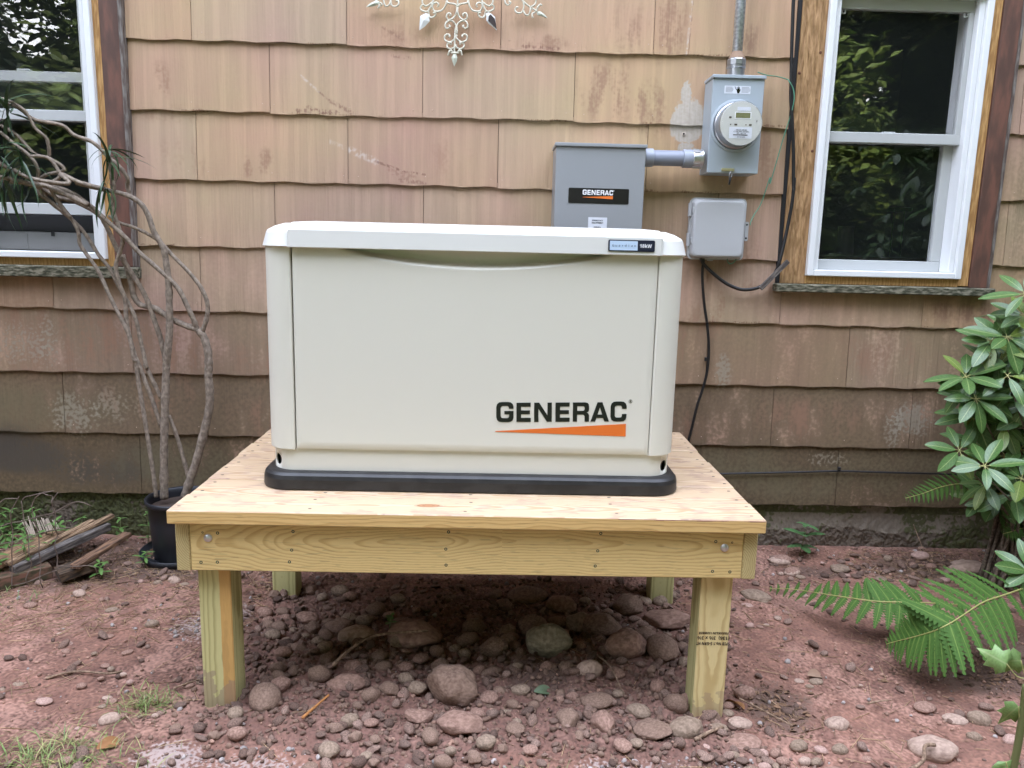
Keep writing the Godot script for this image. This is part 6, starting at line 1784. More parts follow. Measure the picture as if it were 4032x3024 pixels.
func stone_words(q: Array, m: Material) -> String:
	var size := "broad" if q[3] > 0.085 else ("fist sized" if q[3] > 0.05 else ("small" if q[3] > 0.03 else "tiny"))
	var tone: String = {M.stone_red: "red", M.stone_pink: "pink", M.stone_brown: "brown", M.stone_tan: "tan", M.stone_soil_shaded: "darkened soil caked"}[m]
	var x: float = q[0]
	var z: float = q[2]
	var where := ""
	if x < -0.95:
		where = "on the soil left of the platform, " + ("near the wall" if z < 0.6 else ("level with the left post" if z < 1.2 else "towards the lower left"))
	elif x > 0.75:
		where = "on the soil right of the platform, " + ("by the foundation" if z < 0.4 else ("near the ferns" if z < 1.1 else "towards the lower right"))
	elif z > 1.27:
		where = "in front of the platform, " + ("near the left post" if x < -0.4 else ("in the middle" if x < 0.25 else "near the right post"))
	else:
		where = "under the platform, " + ("towards its left side" if x < -0.4 else ("in the middle" if x < 0.25 else "towards its right side")) + (" at the back" if z < 0.8 else "")
	return size + " " + tone + " stone " + where

func build_stones() -> void:
	var round_ := []
	var rough := []
	for k in 7:
		round_.append(stone_mesh(100 + k, 18, 0.16))
		rough.append(stone_mesh(200 + k, 30, 0.24, 0.93))
	var tints := [M.stone_red, M.stone_pink, M.stone_brown, M.stone_tan]
	var named := {"A5": "largest pale angular rock lying in the rubble in front of the platform", "A6": "long smooth stone lying beside the foot of the left front post", "A7": "long narrow stone in the front rubble between the posts", "A1": "wide flat slab in the rubble under the left half of the platform", "A0": "rounded tan boulder beside the green sprout under the platform",
		"B6": "large rounded grey green boulder under the middle of the platform", "B7": "large egg shaped stone under the right half of the platform", "B8": "tall leaning oval stone under the right half of the platform", "B3": "angular block shaped rock behind the egg shaped stone", "B0": "dark boulder at the back under the platform", "B2": "dark round boulder in front of the right rear post", "B25": "flat layered rock at the foot of the right rear post", "B15": "round red stone touching the foot of the right front post", "B16": "smooth oval stone in front of the right front post's foot",
		"C0": "long reddish stone just right of the right front post's foot", "C1": "smooth oval stone on the bare soil at lower right", "D0": "broad pale stone half buried at the lower right", "F9": "pale stone half buried in the soil left of the left front post"}
	var lists := {"A": STONES_A, "B": STONES_B, "C": STONES_C, "D": STONES_D, "E": STONES_E, "F": STONES_F}
	var zone := {"A": ["reddish brown stone in the loose rubble under the platform", "rubble stones under the platform"], "B": ["reddish brown stone in the loose rubble under the platform", "rubble stones under the platform"], "C": ["pinkish stone scattered on the soil right of the platform", "stones right of the platform"], "D": ["pinkish stone scattered on the soil right of the platform", "stones right of the platform"], "E": ["river stone in the row along the foundation at right", "stones along the right foundation"], "F": ["pinkish stone scattered on the soil left of the platform", "stones left of the platform"]}
	for key in lists:
		var i := 0
		for q in lists[key]:
			var id: String = key + str(i)
			var ang: bool = id in ["A5", "A1", "B3", "B4", "B18", "B25", "B17", "A13", "B9"] or (key in ["A", "B"] and i % 5 in [2, 4])
			var mesh: Mesh = (rough if ang else round_)[(i * 3 + key.unicode_at(0)) % 7]
			var m: Material = tints[(i * 7 + i / 3) % 4]
			if key in ["A", "B"]:
				m = [M.stone_soil_shaded, M.stone_brown, M.stone_soil_shaded, M.stone_red][(i * 7 + i / 3) % 4]  # darker tints put the shade under the platform into the stones
			if id == "B6":
				m = M.stone_green
			elif id in ["D0", "F9"]:
				m = M.stone_tan
			elif id in ["A0", "B13"]:
				m = M.stone_tan
			if named.has(id):
				stone(mesh, m, q, named[id], "", "boulder" if q[3] > 0.13 else "stone")
			else:
				stone(mesh, m, q, stone_words(q, m), zone[key][1])
			i += 1
	# smaller stones between them
	var held := []
	for key in ["A", "B"]:
		for q in lists[key]:
			held.append([q[0], q[2], q[3] * 0.5])
	for k in 125:
		var x := rng.randf_range(-0.95, 0.85)
		var z := rng.randf_range(0.42, 1.50)
		var grp := 0
		var w := rng.randf_range(0.030, 0.072)
		if k < 90:
			for attempt in 40:
				var clear := dug(x, z) > 0.5
				for h in held:
					if Vector2(x - h[0], z - h[1]).length() < h[2] * 0.85 + w * 0.42:
						clear = false
						break
				if clear:
					break
				x = rng.randf_range(-0.90, 0.80)
				z = rng.randf_range(0.40, 1.45)
				w = maxf(0.026, w * 0.97)
			held.append([x, z, w * 0.5])
		else:
			grp = 1
			x = rng.randf_range(-2.1, -0.95) if k % 2 == 0 else rng.randf_range(0.8, 2.1)
			z = rng.randf_range(0.25, 1.5) if k % 3 > 0 else rng.randf_range(0.1, 0.3)
		if grp == 1:
			w = rng.randf_range(0.014, 0.030)
		var mm: Material = tints[k % 4] if grp == 1 else [M.stone_soil_shaded, M.stone_brown, M.stone_red][k % 3]
		var q := [x, w * (0.22 if grp == 0 else 0.16), z, w, w * rng.randf_range(0.45, 0.75), w * rng.randf_range(0.7, 1.0)]
		stone(round_[k % 7] if k % 3 > 0 else rough[k % 7], mm, q, stone_words(q, mm), (zone["A"][1] if grp == 0 else (zone["F"][1] if x < 0 else zone["C"][1])))

func scatter(called: String, label: String, category: String, mesh: Mesh, m: Material, list: Array) -> void:
	var mm := MultiMesh.new()
	mm.transform_format = MultiMesh.TRANSFORM_3D
	mm.use_colors = true
	mm.mesh = mesh
	mm.instance_count = list.size()
	for i in list.size():
		mm.set_instance_transform(i, list[i][0])
		mm.set_instance_color(i, list[i][1])
	var o := MultiMeshInstance3D.new()
	o.name = called
	o.multimesh = mm
	o.material_override = m
	add_child(o)
	tag(o, label, category)
	o.set_meta("kind", "stuff")

func build_litter() -> void:
	var r := RandomNumberGenerator.new()
	r.seed = 9
	var clod := stone_mesh(301, 7, 0.5, 0.95)
	var list := []
	for k in 21000:
		var x := r.randf_range(-1.05, 0.92)
		var z := r.randf_range(0.26, 1.62)
		if k > 11000:
			x = r.randf_range(-2.3, 2.4)
			z = r.randf_range(0.02, 1.62)
			if k > 18000:
				z = r.randf_range(0.02, 0.36)
		elif r.randf() > dug(x, z) * 0.95 + 0.05:
			continue
		var s := 0.0035 + 0.014 * pow(r.randf(), 3.2)
		var grey := k > 11000 and r.randf() < 0.06
		if soft_blob(x, z, -0.98, 0.76, 0.15, 0.13) + soft_blob(x, z, -0.65, 1.49, 0.3, 0.08) + soft_blob(x, z, 0.55, 1.49, 0.35, 0.08) > 0.2:
			grey = r.randf() < 0.5
		var v := r.randf_range(0.65, 1.25)
		var c := Color(0.175, 0.105, 0.072) * v  # dug area crumbs darkened to deepen the shade under the platform
		if grey:
			c = Color(0.36, 0.31, 0.28) * r.randf_range(0.6, 1.1)
		elif k > 11000:
			c = Color(0.30, 0.175, 0.122) * v
			s *= 0.72
		list.append([Transform3D(Basis.from_euler(Vector3(r.randf() * TAU, r.randf() * TAU, 0)).scaled_local(Vector3(s, s * 0.75, s * 0.9) * 1.25), Vector3(x, ground_y(x, z) + s * 0.2, z)), c])
	scatter("soil_crumbs", "loose crumbs of red soil and crushed stone on the ground", "soil", clod, M.tinted, list)
	# pebbles too small and many to tell apart
	var pebble := stone_mesh(305, 10, 0.25, 0.4)
	list = []
	for k in 3000:
		var x := r.randf_range(-0.95, 0.85)
		var z := r.randf_range(0.34, 1.58)
		if k > 1900:
			x = r.randf_range(-1.1, 2.2)
			z = r.randf_range(0.08, 0.38) if k % 2 == 0 else r.randf_range(1.42, 1.6)
			if k > 2600:
				x = r.randf_range(-2.2, -0.85) if k % 2 == 0 else r.randf_range(0.75, 2.2)
				z = r.randf_range(0.15, 1.62)
		elif r.randf() > dug(x, z):
			continue
		var s := 0.009 + 0.026 * pow(r.randf(), 2.6)
		var c := Color(0.17, 0.098, 0.068).lerp(Color(0.35, 0.225, 0.168), pow(r.randf(), 1.4)) * r.randf_range(0.7, 1.2)
		list.append([Transform3D(Basis.from_euler(Vector3(r.randf_range(-0.5, 0.5), r.randf() * TAU, r.randf_range(-0.5, 0.5))).scaled_local(Vector3(s * r.randf_range(1.1, 1.7), s * r.randf_range(0.45, 0.9), s)), Vector3(x, ground_y(x, z) + s * 0.22, z)), c])
	scatter("pebbles", "countless small pebbles and clods in the rubble round the platform", "pebbles", pebble, M.tinted_rock, list)
	# straw, needles and bark shreds
	var st := new_st()
	tube(st, [Vector3(-0.5, 0, 0), Vector3(0.0, 0.03, 0.02), Vector3(0.5, 0, 0)], [0.5, 0.6, 0.4], 3)
	# tube is scaled thin below, so its radius is set in the transform
	var straw := done(st)
	list = []
	for k in 3200:
		var x := r.randf_range(-2.3, 2.3)
		var z := r.randf_range(0.12, 1.6)
		if k % 3 == 0:
			x = r.randf_range(-1.9, -0.85)
			z = r.randf_range(0.15, 0.85)
		elif k % 7 == 1:
			x = r.randf_range(1.5, 2.3)
			z = r.randf_range(0.05, 0.3)
		if dug(x, z) > 0.5 and k % 4 > 0:
			continue
		var l := r.randf_range(0.015, 0.10)
		var w := r.randf_range(0.0009, 0.0022)
		var c := Color(0.36, 0.24, 0.13) * r.randf_range(0.45, 1.3)
		list.append([Transform3D((Basis(Vector3.UP, r.randf() * TAU) * Basis(Vector3.BACK, r.randf_range(-0.12, 0.12))).scaled_local(Vector3(l, w, w)), Vector3(x, ground_y(x, z) + 0.003, z)), c])
	scatter("dry_straw", "scattered dry straw and plant stalks on the soil", "straw", straw, M.tinted, list)
	# grass
	var gm := blade(0.05, 1.0, 4)
	list = []
	for k in 1300:
		var x := r.randfn(-1.10, 0.10)
		var z := r.randfn(1.46, 0.05)
		var l := r.randf_range(0.02, 0.065)
		if k > 620 and k < 900:
			x = r.randfn(-0.98, 0.04)
			z = r.randfn(1.22, 0.03)
		elif k >= 900 and k < 1050:
			x = r.randfn(0.10, 0.06)
			z = r.randfn(1.52, 0.02)
			l *= 0.7
		elif k >= 1050:
			x = r.randfn(-1.95, 0.18)
			z = r.randfn(0.62, 0.12)
		var c := Color(0.13, 0.20, 0.045).lerp(Color(0.33, 0.27, 0.11), pow(r.randf(), 2.0)) * r.randf_range(0.7, 1.2)
		list.append([Transform3D((Basis(Vector3.UP, r.randf() * TAU) * Basis(Vector3.BACK, r.randf_range(0.1, 1.3))).scaled_local(Vector3(l, l, l)), Vector3(x, ground_y(x, z) - 0.002, z)), c])
	scatter("grass", "sparse tufts of short grass at the lower left of the soil", "grass", gm, M.tinted_leaf, list)
	# leaf litter and dead fern roots: short brown flakes
	var flake := leaf_mesh(0.5, 0.5, 0.3, 0.5, 3)
	list = []
	for k in 1800:
		var x := r.randfn(1.70, 0.16)
		var z := r.randfn(0.97, 0.07)
		if k % 3 == 1:
			x = r.randf_range(-2.2, -1.2)
			z = r.randf_range(0.05, 0.45)
		elif k % 9 == 2:
			x = r.randfn(0.86, 0.05)
			z = r.randfn(1.18, 0.07)
		elif k % 3 == 2:
			x = r.randf_range(1.6, 2.4)
			z = r.randf_range(0.02, 0.3)
		var l := r.randf_range(0.008, 0.028)
		var c := Color(0.16, 0.09, 0.05) * r.randf_range(0.35, 1.4)
		list.append([Transform3D(Basis.from_euler(Vector3(r.randf_range(-0.6, 0.6), r.randf() * TAU, r.randf_range(-0.5, 0.5))).scaled_local(Vector3(l, l, l)), Vector3(x, ground_y(x, z) + 0.003, z)), c])
	scatter("leaf_litter", "dark flakes of leaf litter lying on the soil", "litter", flake, M.tinted, list)
	# twigs that can be told apart
	var twigs := [["forked dry twig lying across the rubble under the platform", [[-0.477, 0.045, 1.091], [-0.44, 0.06, 1.03], [-0.387, 0.07, 0.964], [-0.30, 0.07, 0.935], [-0.207, 0.065, 0.909]], 0.0055], ["bright orange brown stick in the rubble left of the middle", [[-0.513, 0.02, 1.32], [-0.487, 0.024, 1.27], [-0.461, 0.03, 1.225]], 0.0042], ["thick crooked branch on the soil at the lower right corner", [[0.98, 0.004, 1.52], [1.06, 0.008, 1.50], [1.13, 0.010, 1.46], [1.17, 0.012, 1.40], [1.20, 0.012, 1.395]], 0.0065], ["short pale stick at the foot of the right front post", [[0.56, -0.005, 1.36], [0.61, 0.0, 1.33], [0.65, 0.004, 1.315]], 0.0055],
		["thin dark twig right of the right front post", [[0.74, 0.0, 1.17], [0.79, 0.006, 1.24], [0.85, 0.0, 1.30]], 0.003], ["short stick on the bare soil right of the platform", [[1.12, -0.005, 1.18], [1.16, -0.003, 1.17], [1.19, -0.003, 1.165]], 0.003], ["long curved twig on the soil left of the platform", [[-1.33, 0.0, 1.11], [-1.26, 0.006, 1.08], [-1.16, 0.004, 1.085], [-1.12, 0.004, 1.07]], 0.0042], ["straight straw coloured stalk left of the left front post", [[-1.05, 0.004, 1.25], [-1.0, 0.006, 1.30], [-0.96, 0.004, 1.34]], 0.0026], ["bent stalk near the left front post's foot", [[-0.93, 0.004, 1.16], [-0.88, 0.006, 1.12], [-0.84, 0.004, 1.10]], 0.0028], ["long thin stem lying among stones at right of the rubble", [[0.33, 0.02, 0.95], [0.37, 0.03, 1.05], [0.39, 0.02, 1.16]], 0.003],
		["bare twig leaning against the cracked foundation at right", [[1.90, 0.0, 0.10], [1.885, 0.07, 0.05], [1.865, 0.135, 0.02]], 0.0022], ["flat weathered splinter at the lower right corner", [[1.10, 0.0, 1.56], [1.18, 0.006, 1.53], [1.27, 0.006, 1.50]], 0.010]]
	for q in twigs:
		st = new_st()
		var pts := v3s(q[1])
		for i in pts.size():
			if pts[i].z > 0.2:
				pts[i].y = maxf(pts[i].y, ground_y(pts[i].x, pts[i].z) + q[2] * 0.6)
		tube(st, smooth_path(pts, 5), [q[2], q[2] * 1.1, q[2] * 0.9, q[2], q[2] * 0.95, q[2] * 0.85, q[2] * 0.8], 7)
		tag(part("twig", st, M.orange_stick if "orange" in q[0] else M.dry_twig, self), q[0], "twig")
	# fallen leaves
	var dl := leaf_mesh(0.45, 0.7, 0.5, 0.4)
	for q in [["curled tan leaf on the bare soil right of the platform", 1.005, 1.02, 0.075, 0.3, M.dead_leaf], ["yellow brown leaf beside the branch at lower right", 1.24, 1.40, 0.06, 2.2, M.dead_leaf_gold], ["green fallen leaf in the rubble in front of the boulder", 0.13, 1.17, 0.075, 0.3, M.fallen_green], ["orange dead leaf leaning at the right front post's foot", 0.745, 1.20, 0.085, 1.9, M.dead_leaf_gold], ["rust coloured leaf near the grass at lower left", -1.01, 1.44, 0.08, 0.9, M.dead_leaf_gold], ["reddish curled leaf among stones by the fern", 1.58, 0.42, 0.06, 1.0, M.dead_leaf_gold]]:
		var o := put("fallen_leaf", dl, q[5], self, Transform3D((Basis(Vector3.UP, q[4]) * Basis(Vector3.RIGHT, 0.4)).scaled_local(Vector3(q[3], q[3], q[3])), Vector3(q[1], ground_y(q[1], q[2]) + 0.012, q[2])))
		tag(o, q[0], "leaf")
	# old boards
	var look := {"tan": ["broad tan weathered board on top of the old lumber pile", M.old_tan], "split": ["long split strip of wood leaning up to the foundation", M.old_split], "splinter": ["splintered strip lying between the tan and grey boards", M.old_split], "grey": ["grey weathered board lying across the old lumber pile", M.grey_wood], "moss": ["mossy block of wood at the front of the old lumber pile", M.old_moss], "brown": ["short brown board end lying beside the potted plant", M.old_brown], "dark": ["dark board under the short brown board end", M.old_dark]}
	for q in OLD_PLANKS:
		var a := Vector3(q[1], q[2], q[3])
		var b := Vector3(q[4], q[5], q[6])
		var d := (b - a).normalized()
		var s := d.cross(Vector3.UP).normalized()
		st = new_st(true)
		var l := a.distance_to(b)
		box(st, Vector3(-l / 2, -q[8] / 2, -q[7] / 2), Vector3(l / 2, q[8] / 2, q[7] / 2), 0.002)
		tag(part("old_board", st, look[q[0]][1], self, Transform3D(Basis(d, s.cross(d), s), (a + b) / 2.0)), look[q[0]][0], "board", "old boards at the foot of the wall")
	# bent garden wire
	var f := thing("wire_fence", "bent piece of rusty garden wire fencing in front of the weeds at left", "wire fence", Vector3(-1.9, 0, 0.5))
	for q in FENCE_WIRES:
		var pts := []
		for i in range(0, q.size(), 2):
			pts.append(Vector3(q[i] + 1.9, maxf(q[i + 1], -0.004), 0.008 * sin(i * 1.7)))
		st = new_st()
		tube(st, smooth_path(pts, 3), [0.0019], 5)
		part("wire", st, M.wire_rust, f)
	# bundle of dry pale stalks
	var bnd := thing("stalk_bundle", "heap of pale dry stalks lying behind the old boards", "stalks", Vector3(-1.86, 0.06, 0.18))
	for k in 26:
		st = new_st()
		var x := r.randf_range(-0.07, 0.07)
		tube(st, [Vector3(x - 0.045, 0.075 + r.randf_range(-0.02, 0.01), -0.05 + r.randf_range(-0.01, 0.02)), Vector3(x, 0.035, 0.0), Vector3(x + 0.045, -0.02 + r.randf_range(-0.01, 0.01), 0.05)], [0.0023], 5)
		part("stalk", st, M.pale_stalk, bnd)

# ------------------------------------------------------------------ garden behind the camera, mirrored in the panes; side growth added to block light
func clump(n: int, size: float, sd: int) -> ArrayMesh:
	var r := RandomNumberGenerator.new()
	r.seed = sd
	var st := new_st(true)
	for k in n:
		var d := Vector3(r.randfn(), r.randfn(), r.randfn()).normalized() * pow(r.randf(), 0.4) * 0.5
		var a := Basis.from_euler(Vector3(r.randf_range(-0.9, 0.9), r.randf() * TAU, r.randf_range(-0.7, 0.7)))
		var l := size * r.randf_range(0.7, 1.3)
		var v := r.randf_range(0.75, 1.25)
		st.set_color(Color(v, v, v))
		quad(st, d, d + a * Vector3(l * 0.5, 0.03 * l, -l * 0.22), d + a * Vector3(l, -0.1 * l, 0), d + a * Vector3(l * 0.5, 0.03 * l, l * 0.22), a.y)
	return done(st)

func tree(called: String, label: String, category: String, at: Vector3, h: float, spread: float, from: float, n: int, cm: Mesh, col: Color, sd: int, cs: float) -> void:
	var r := RandomNumberGenerator.new()
	r.seed = sd
	var t := thing(called, label, category, at)
	var st := new_st()
	var top := Vector3(r.randf_range(-0.4, 0.4), h * 0.92, r.randf_range(-0.4, 0.4))
	tube(st, smooth_path([Vector3(0, -0.1, 0), Vector3(0.1, h * 0.3, 0.05), Vector3(-0.1, h * 0.6, 0), top], 4), [h * 0.022, h * 0.02, h * 0.018, h * 0.016, h * 0.014, h * 0.012, h * 0.011, h * 0.01, h * 0.008, h * 0.007, h * 0.005, h * 0.004, h * 0.003], 9)
	for k in 9:
		var y := h * r.randf_range(from, 0.85)
		var a := r.randf() * TAU
		var d := Vector3(cos(a), r.randf_range(0.1, 0.6), sin(a)) * spread * r.randf_range(0.5, 0.9)
		tube(st, smooth_path([Vector3(0, y, 0), Vector3(0, y, 0) + d * 0.5 + Vector3(0, 0.1, 0), Vector3(0, y, 0) + d], 3), [h * 0.008, h * 0.007, h * 0.006, h * 0.005, h * 0.004, h * 0.003, h * 0.002], 6)
	part("trunk", st, M.bark, t)
	var mm := MultiMesh.new()
	mm.transform_format = MultiMesh.TRANSFORM_3D
	mm.use_colors = true
	mm.mesh = cm
	mm.instance_count = n
	var bough := []
	for k in 26:
		var f := r.randf()
		var y := lerpf(h * from, h, f)
		var w := spread * pow(sin(PI * clampf(0.12 + f * 0.85, 0, 1)), 0.7)
		var a := r.randf() * TAU
		bough.append([Vector3(cos(a) * w * r.randf_range(0.35, 0.95), y, sin(a) * w * r.randf_range(0.35, 0.95)), spread * r.randf_range(0.22, 0.42)])
	for k in n:
		var b: Array = bough[k % bough.size()]
		var d: Vector3 = Vector3(r.randfn(), r.randfn() * 0.7, r.randfn()) * b[1] * 0.62
		var s := cs * r.randf_range(0.7, 1.3)
		mm.set_instance_transform(k, Transform3D(Basis.from_euler(Vector3(0, r.randf() * TAU, r.randf_range(-0.3, 0.3))).scaled_local(Vector3(s, s, s)), b[0] + d))
		mm.set_instance_color(k, col * r.randf_range(0.7, 1.3))
	var o := MultiMeshInstance3D.new()
	o.name = "crown"
	o.multimesh = mm
	o.material_override = M.tinted_leaf
	o.set_meta("kind", "stuff")
	t.add_child(o)

func build_garden() -> void:
	var c1 := clump(60, 0.20, 1)
	var c2 := clump(40, 0.32, 2)
	var dark := Color(0.035, 0.055, 0.014)
	var midc := Color(0.055, 0.088, 0.020)
	var lite := Color(0.13, 0.20, 0.045)
	tree("large_shrub", "large sunlit shrub mirrored in the right hand window", "shrub", Vector3(3.6, 0, 6.6), 3.6, 1.35, 0.12, 900, c2, lite, 21, 0.55)
	tree("large_shrub", "lower shrub mirrored at the edge of the right hand window", "shrub", Vector3(5.9, 0, 7.2), 2.6, 1.4, 0.1, 700, c2, midc, 22, 0.55)
	tree("added_evergreen", "dark unseen evergreen shrub added left of the window to cut side light", "shrub", Vector3(-4.7, 0, 1.9), 3.4, 0.95, 0.05, 700, c1, dark, 25, 0.5)  # unseen evergreen, added to cut light from the left
	tree("large_shrub", "bushy shrub mirrored low in the left hand window", "shrub", Vector3(-4.6, 0, 6.9), 2.8, 1.6, 0.1, 800, c2, midc, 23, 0.6)
	var spots := [[-9.6, 9.0, 5.0, 2.2, dark], [-4.5, 9.8, 11.0, 2.6, midc], [-1.9, 9.2, 9.5, 2.7, dark], [1.6, 9.8, 10.5, 3.0, midc], [5.2, 9.4, 11.5, 3.1, dark], [8.9, 8.6, 10.0, 3.0, midc], [13.5, 8.0, 9.5, 3.0, dark], [-13.5, 7.5, 9.5, 3.0, midc], [8.2, 4.2, 8.0, 2.3, dark], [-8.6, 4.0, 8.0, 2.3, dark], [7.2, 1.0, 6.5, 1.9, dark], [-7.6, 0.9, 6.5, 1.9, dark]]  # the side trees at the end are added to block low side sky
	var words := ["dark leafy tree mirrored at the far left of the left window", "tall leafy tree mirrored with sky in the left window", "dark tree behind the garden, left of centre", "leafy tree straight behind the garden", "tallest dark tree mirrored in the right window", "leafy tree mirrored at the right of the right window", "dark tree beyond the right end of the house", "leafy tree beyond the left end of the house", "dark unseen tree added right of the garden to block side sky", "dark unseen tree added left of the garden to block side sky", "small unseen tree added at the right house end to block side sky", "small unseen tree added at the left house end to block side sky"]
	for k in spots.size():
		var s: Array = spots[k]
		tree("leafy_tree", words[k], "tree", Vector3(s[0], 0, s[1]), s[2], s[3], 0.08, 2200, c1 if k % 2 == 0 else c2, s[4], 40 + k, 0.85)

# ------------------------------------------------------------------ materials
func build_materials() -> void:
	mat("bisque", lin(0.67, 0.64, 0.55), 0.42)
	mat("rail_paint", lin(0.67, 0.64, 0.555), 0.40)
	mat("lid_paint", lin(0.68, 0.665, 0.615), 0.36)
	var t := noise_tex(0.02, 82, [Color(0.011, 0.0105, 0.0105).linear_to_srgb(), Color(0.022, 0.021, 0.020).linear_to_srgb()], [0.3, 0.7], 256)
	tri_planar(mat("black_plastic", Color.WHITE, 0.46, 0.0, t), Vector3(3, 3, 3))
	mat("pot_black", lin(0.016, 0.017, 0.021), 0.42)
	mat("black", lin(0.01, 0.01, 0.01), 0.8)
	mat("decal_black", lin(0.012, 0.012, 0.011), 0.22)
	mat("orange", lin(0.72, 0.16, 0.022), 0.45)
	mat("badge_rim", lin(0.012, 0.014, 0.03), 0.3)
	mat("badge_blue", lin(0.50, 0.62, 0.76), 0.35)
	mat("badge_dark", lin(0.015, 0.018, 0.035), 0.3)
	mat("badge_ink", lin(0.05, 0.09, 0.16), 0.5)
	mat("white_print", lin(0.78, 0.78, 0.78), 0.5)
	mat("sticker", lin(0.62, 0.64, 0.68), 0.5)
	mat("print_grey", lin(0.22, 0.23, 0.25), 0.6)
	mat("stamp_ink", lin(0.035, 0.025, 0.015), 0.8)
	mat("plate_black", lin(0.012, 0.011, 0.010), 0.3)
	mat("grey_enamel", lin(0.265, 0.275, 0.28), 0.38)
	mat("meter_grey", lin(0.35, 0.395, 0.425), 0.40)
	mat("grey_pvc", lin(0.30, 0.325, 0.38), 0.42)
	mat("grey_pvc_dark", lin(0.235, 0.255, 0.31), 0.42)
	mat("light_plastic", lin(0.43, 0.435, 0.44), 0.40)
	t = noise_tex(0.03, 83, [Color(0.35, 0.37, 0.40).linear_to_srgb(), Color(0.62, 0.64, 0.66).linear_to_srgb()], [0.35, 0.65], 256)
	tri_planar(mat("galvanised", Color.WHITE, 0.42, 0.75, t), Vector3(9, 9, 9))
	mat("zinc", lin(0.62, 0.63, 0.65), 0.30, 0.9)
	mat("zinc_dull", lin(0.45, 0.455, 0.47), 0.34, 0.85)
	mat("meter_face", lin(0.52, 0.52, 0.47), 0.5)
	mat("lcd", lin(0.16, 0.16, 0.075), 0.2)
	mat("button_brown", lin(0.07, 0.05, 0.035), 0.5)
	mat("brass_plate", lin(0.50, 0.47, 0.26), 0.4, 0.5)
	mat("putty", lin(0.26, 0.17, 0.11), 0.8)
	mat("cable", lin(0.011, 0.010, 0.010), 0.45)
	mat("green_wire", lin(0.10, 0.27, 0.17), 0.5)
	mat("tar", lin(0.012, 0.011, 0.011), 0.75)
	mat("vinyl", lin(0.74, 0.75, 0.75), 0.42)
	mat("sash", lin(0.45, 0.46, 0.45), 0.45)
	mat("nail", lin(0.50, 0.36, 0.27), 0.6)
	mat("rust", lin(0.12, 0.045, 0.025), 0.9)
	mat("pale_scar", lin(0.60, 0.50, 0.42), 0.9)
	mat("screw_green", lin(0.045, 0.065, 0.045), 0.5, 0.4)
	mat("screw_dark", lin(0.10, 0.075, 0.055), 0.6, 0.3)
	mat("sheathing", lin(0.10, 0.075, 0.05), 0.9)
	mat("upper_paint", lin(0.50, 0.36, 0.27), 0.85)
	mat("roof", lin(0.07, 0.065, 0.06), 0.9)
	mat("room", lin(0.26, 0.25, 0.22), 0.9)
	mat("room_floor", lin(0.12, 0.08, 0.05), 0.7)
	var g := StandardMaterial3D.new()
	g.transparency = BaseMaterial3D.TRANSPARENCY_ALPHA
	g.albedo_color = Color(0.86, 0.92, 0.88, 0.006)
	g.roughness = 0.0
	g.metallic_specular = 0.70
	M["glass"] = g
	var cg := g.duplicate()
	cg.metallic_specular = 0.5
	cg.albedo_color = Color(0.95, 0.95, 0.92, 0.01)
	M["clear_cover"] = cg
	# boards round the windows and the old lumber: grain stretched along the board
	var wood := func(called: String, dark: Vector3, lite: Vector3, scale: Vector3, sd: int, rough := 0.8) -> void:
		var tx := noise_tex(0.012, sd, [lin(dark.x, dark.y, dark.z), lin(lite.x, lite.y, lite.z)], [0.28, 0.72], 512, 5)
		tri_planar(mat(called, Color.WHITE, rough, 0.0, tx), scale)
	wood.call("pine", Vector3(0.36, 0.185, 0.06), Vector3(0.56, 0.33, 0.125), Vector3(14, 1.6, 14), 91)
	wood.call("pine_old", Vector3(0.27, 0.150, 0.062), Vector3(0.40, 0.235, 0.105), Vector3(9, 0.9, 9), 92)
	wood.call("brown_paint", Vector3(0.085, 0.042, 0.029), Vector3(0.15, 0.066, 0.043), Vector3(3, 0.8, 3), 93, 0.65)
	wood.call("peeling", Vector3(0.085, 0.06, 0.048), Vector3(0.20, 0.18, 0.16), Vector3(9, 1.6, 9), 94)
	wood.call("mossy_sill", Vector3(0.040, 0.040, 0.022), Vector3(0.235, 0.215, 0.155), Vector3(3.5, 11, 11), 95, 0.95)
	wood.call("grey_wood", Vector3(0.055, 0.045, 0.040), Vector3(0.17, 0.145, 0.125), Vector3(2, 12, 12), 96, 0.9)
	wood.call("old_tan", Vector3(0.10, 0.058, 0.03), Vector3(0.28, 0.165, 0.085), Vector3(2, 12, 12), 97, 0.9)
	wood.call("old_split", Vector3(0.085, 0.048, 0.026), Vector3(0.36, 0.24, 0.14), Vector3(2, 14, 14), 98, 0.9)
	wood.call("old_brown", Vector3(0.075, 0.04, 0.024), Vector3(0.22, 0.12, 0.066), Vector3(2, 12, 12), 99, 0.9)
	wood.call("old_dark", Vector3(0.025, 0.017, 0.011), Vector3(0.10, 0.062, 0.035), Vector3(2, 8, 8), 100, 0.95)
	wood.call("old_moss", Vector3(0.055, 0.045, 0.02), Vector3(0.17, 0.085, 0.055), Vector3(3, 6, 6), 102, 0.95)
	wood.call("bark", Vector3(0.15, 0.118, 0.090), Vector3(0.31, 0.252, 0.195), Vector3(9, 5, 9), 103, 0.85)
	wood.call("twig_bark", Vector3(0.06, 0.045, 0.03), Vector3(0.18, 0.14, 0.10), Vector3(9, 9, 9), 104, 0.85)
	wood.call("dry_twig", Vector3(0.12, 0.075, 0.045), Vector3(0.33, 0.22, 0.145), Vector3(9, 9, 9), 105, 0.9)
	for k in ["bark", "pine_old", "mossy_sill", "old_tan", "grey_wood", "old_split", "old_dark"]:
		M[k].normal_enabled = true
		M[k].normal_texture = noise_normal(0.03, 120, 5.0, 256)
		M[k].normal_scale = 0.7
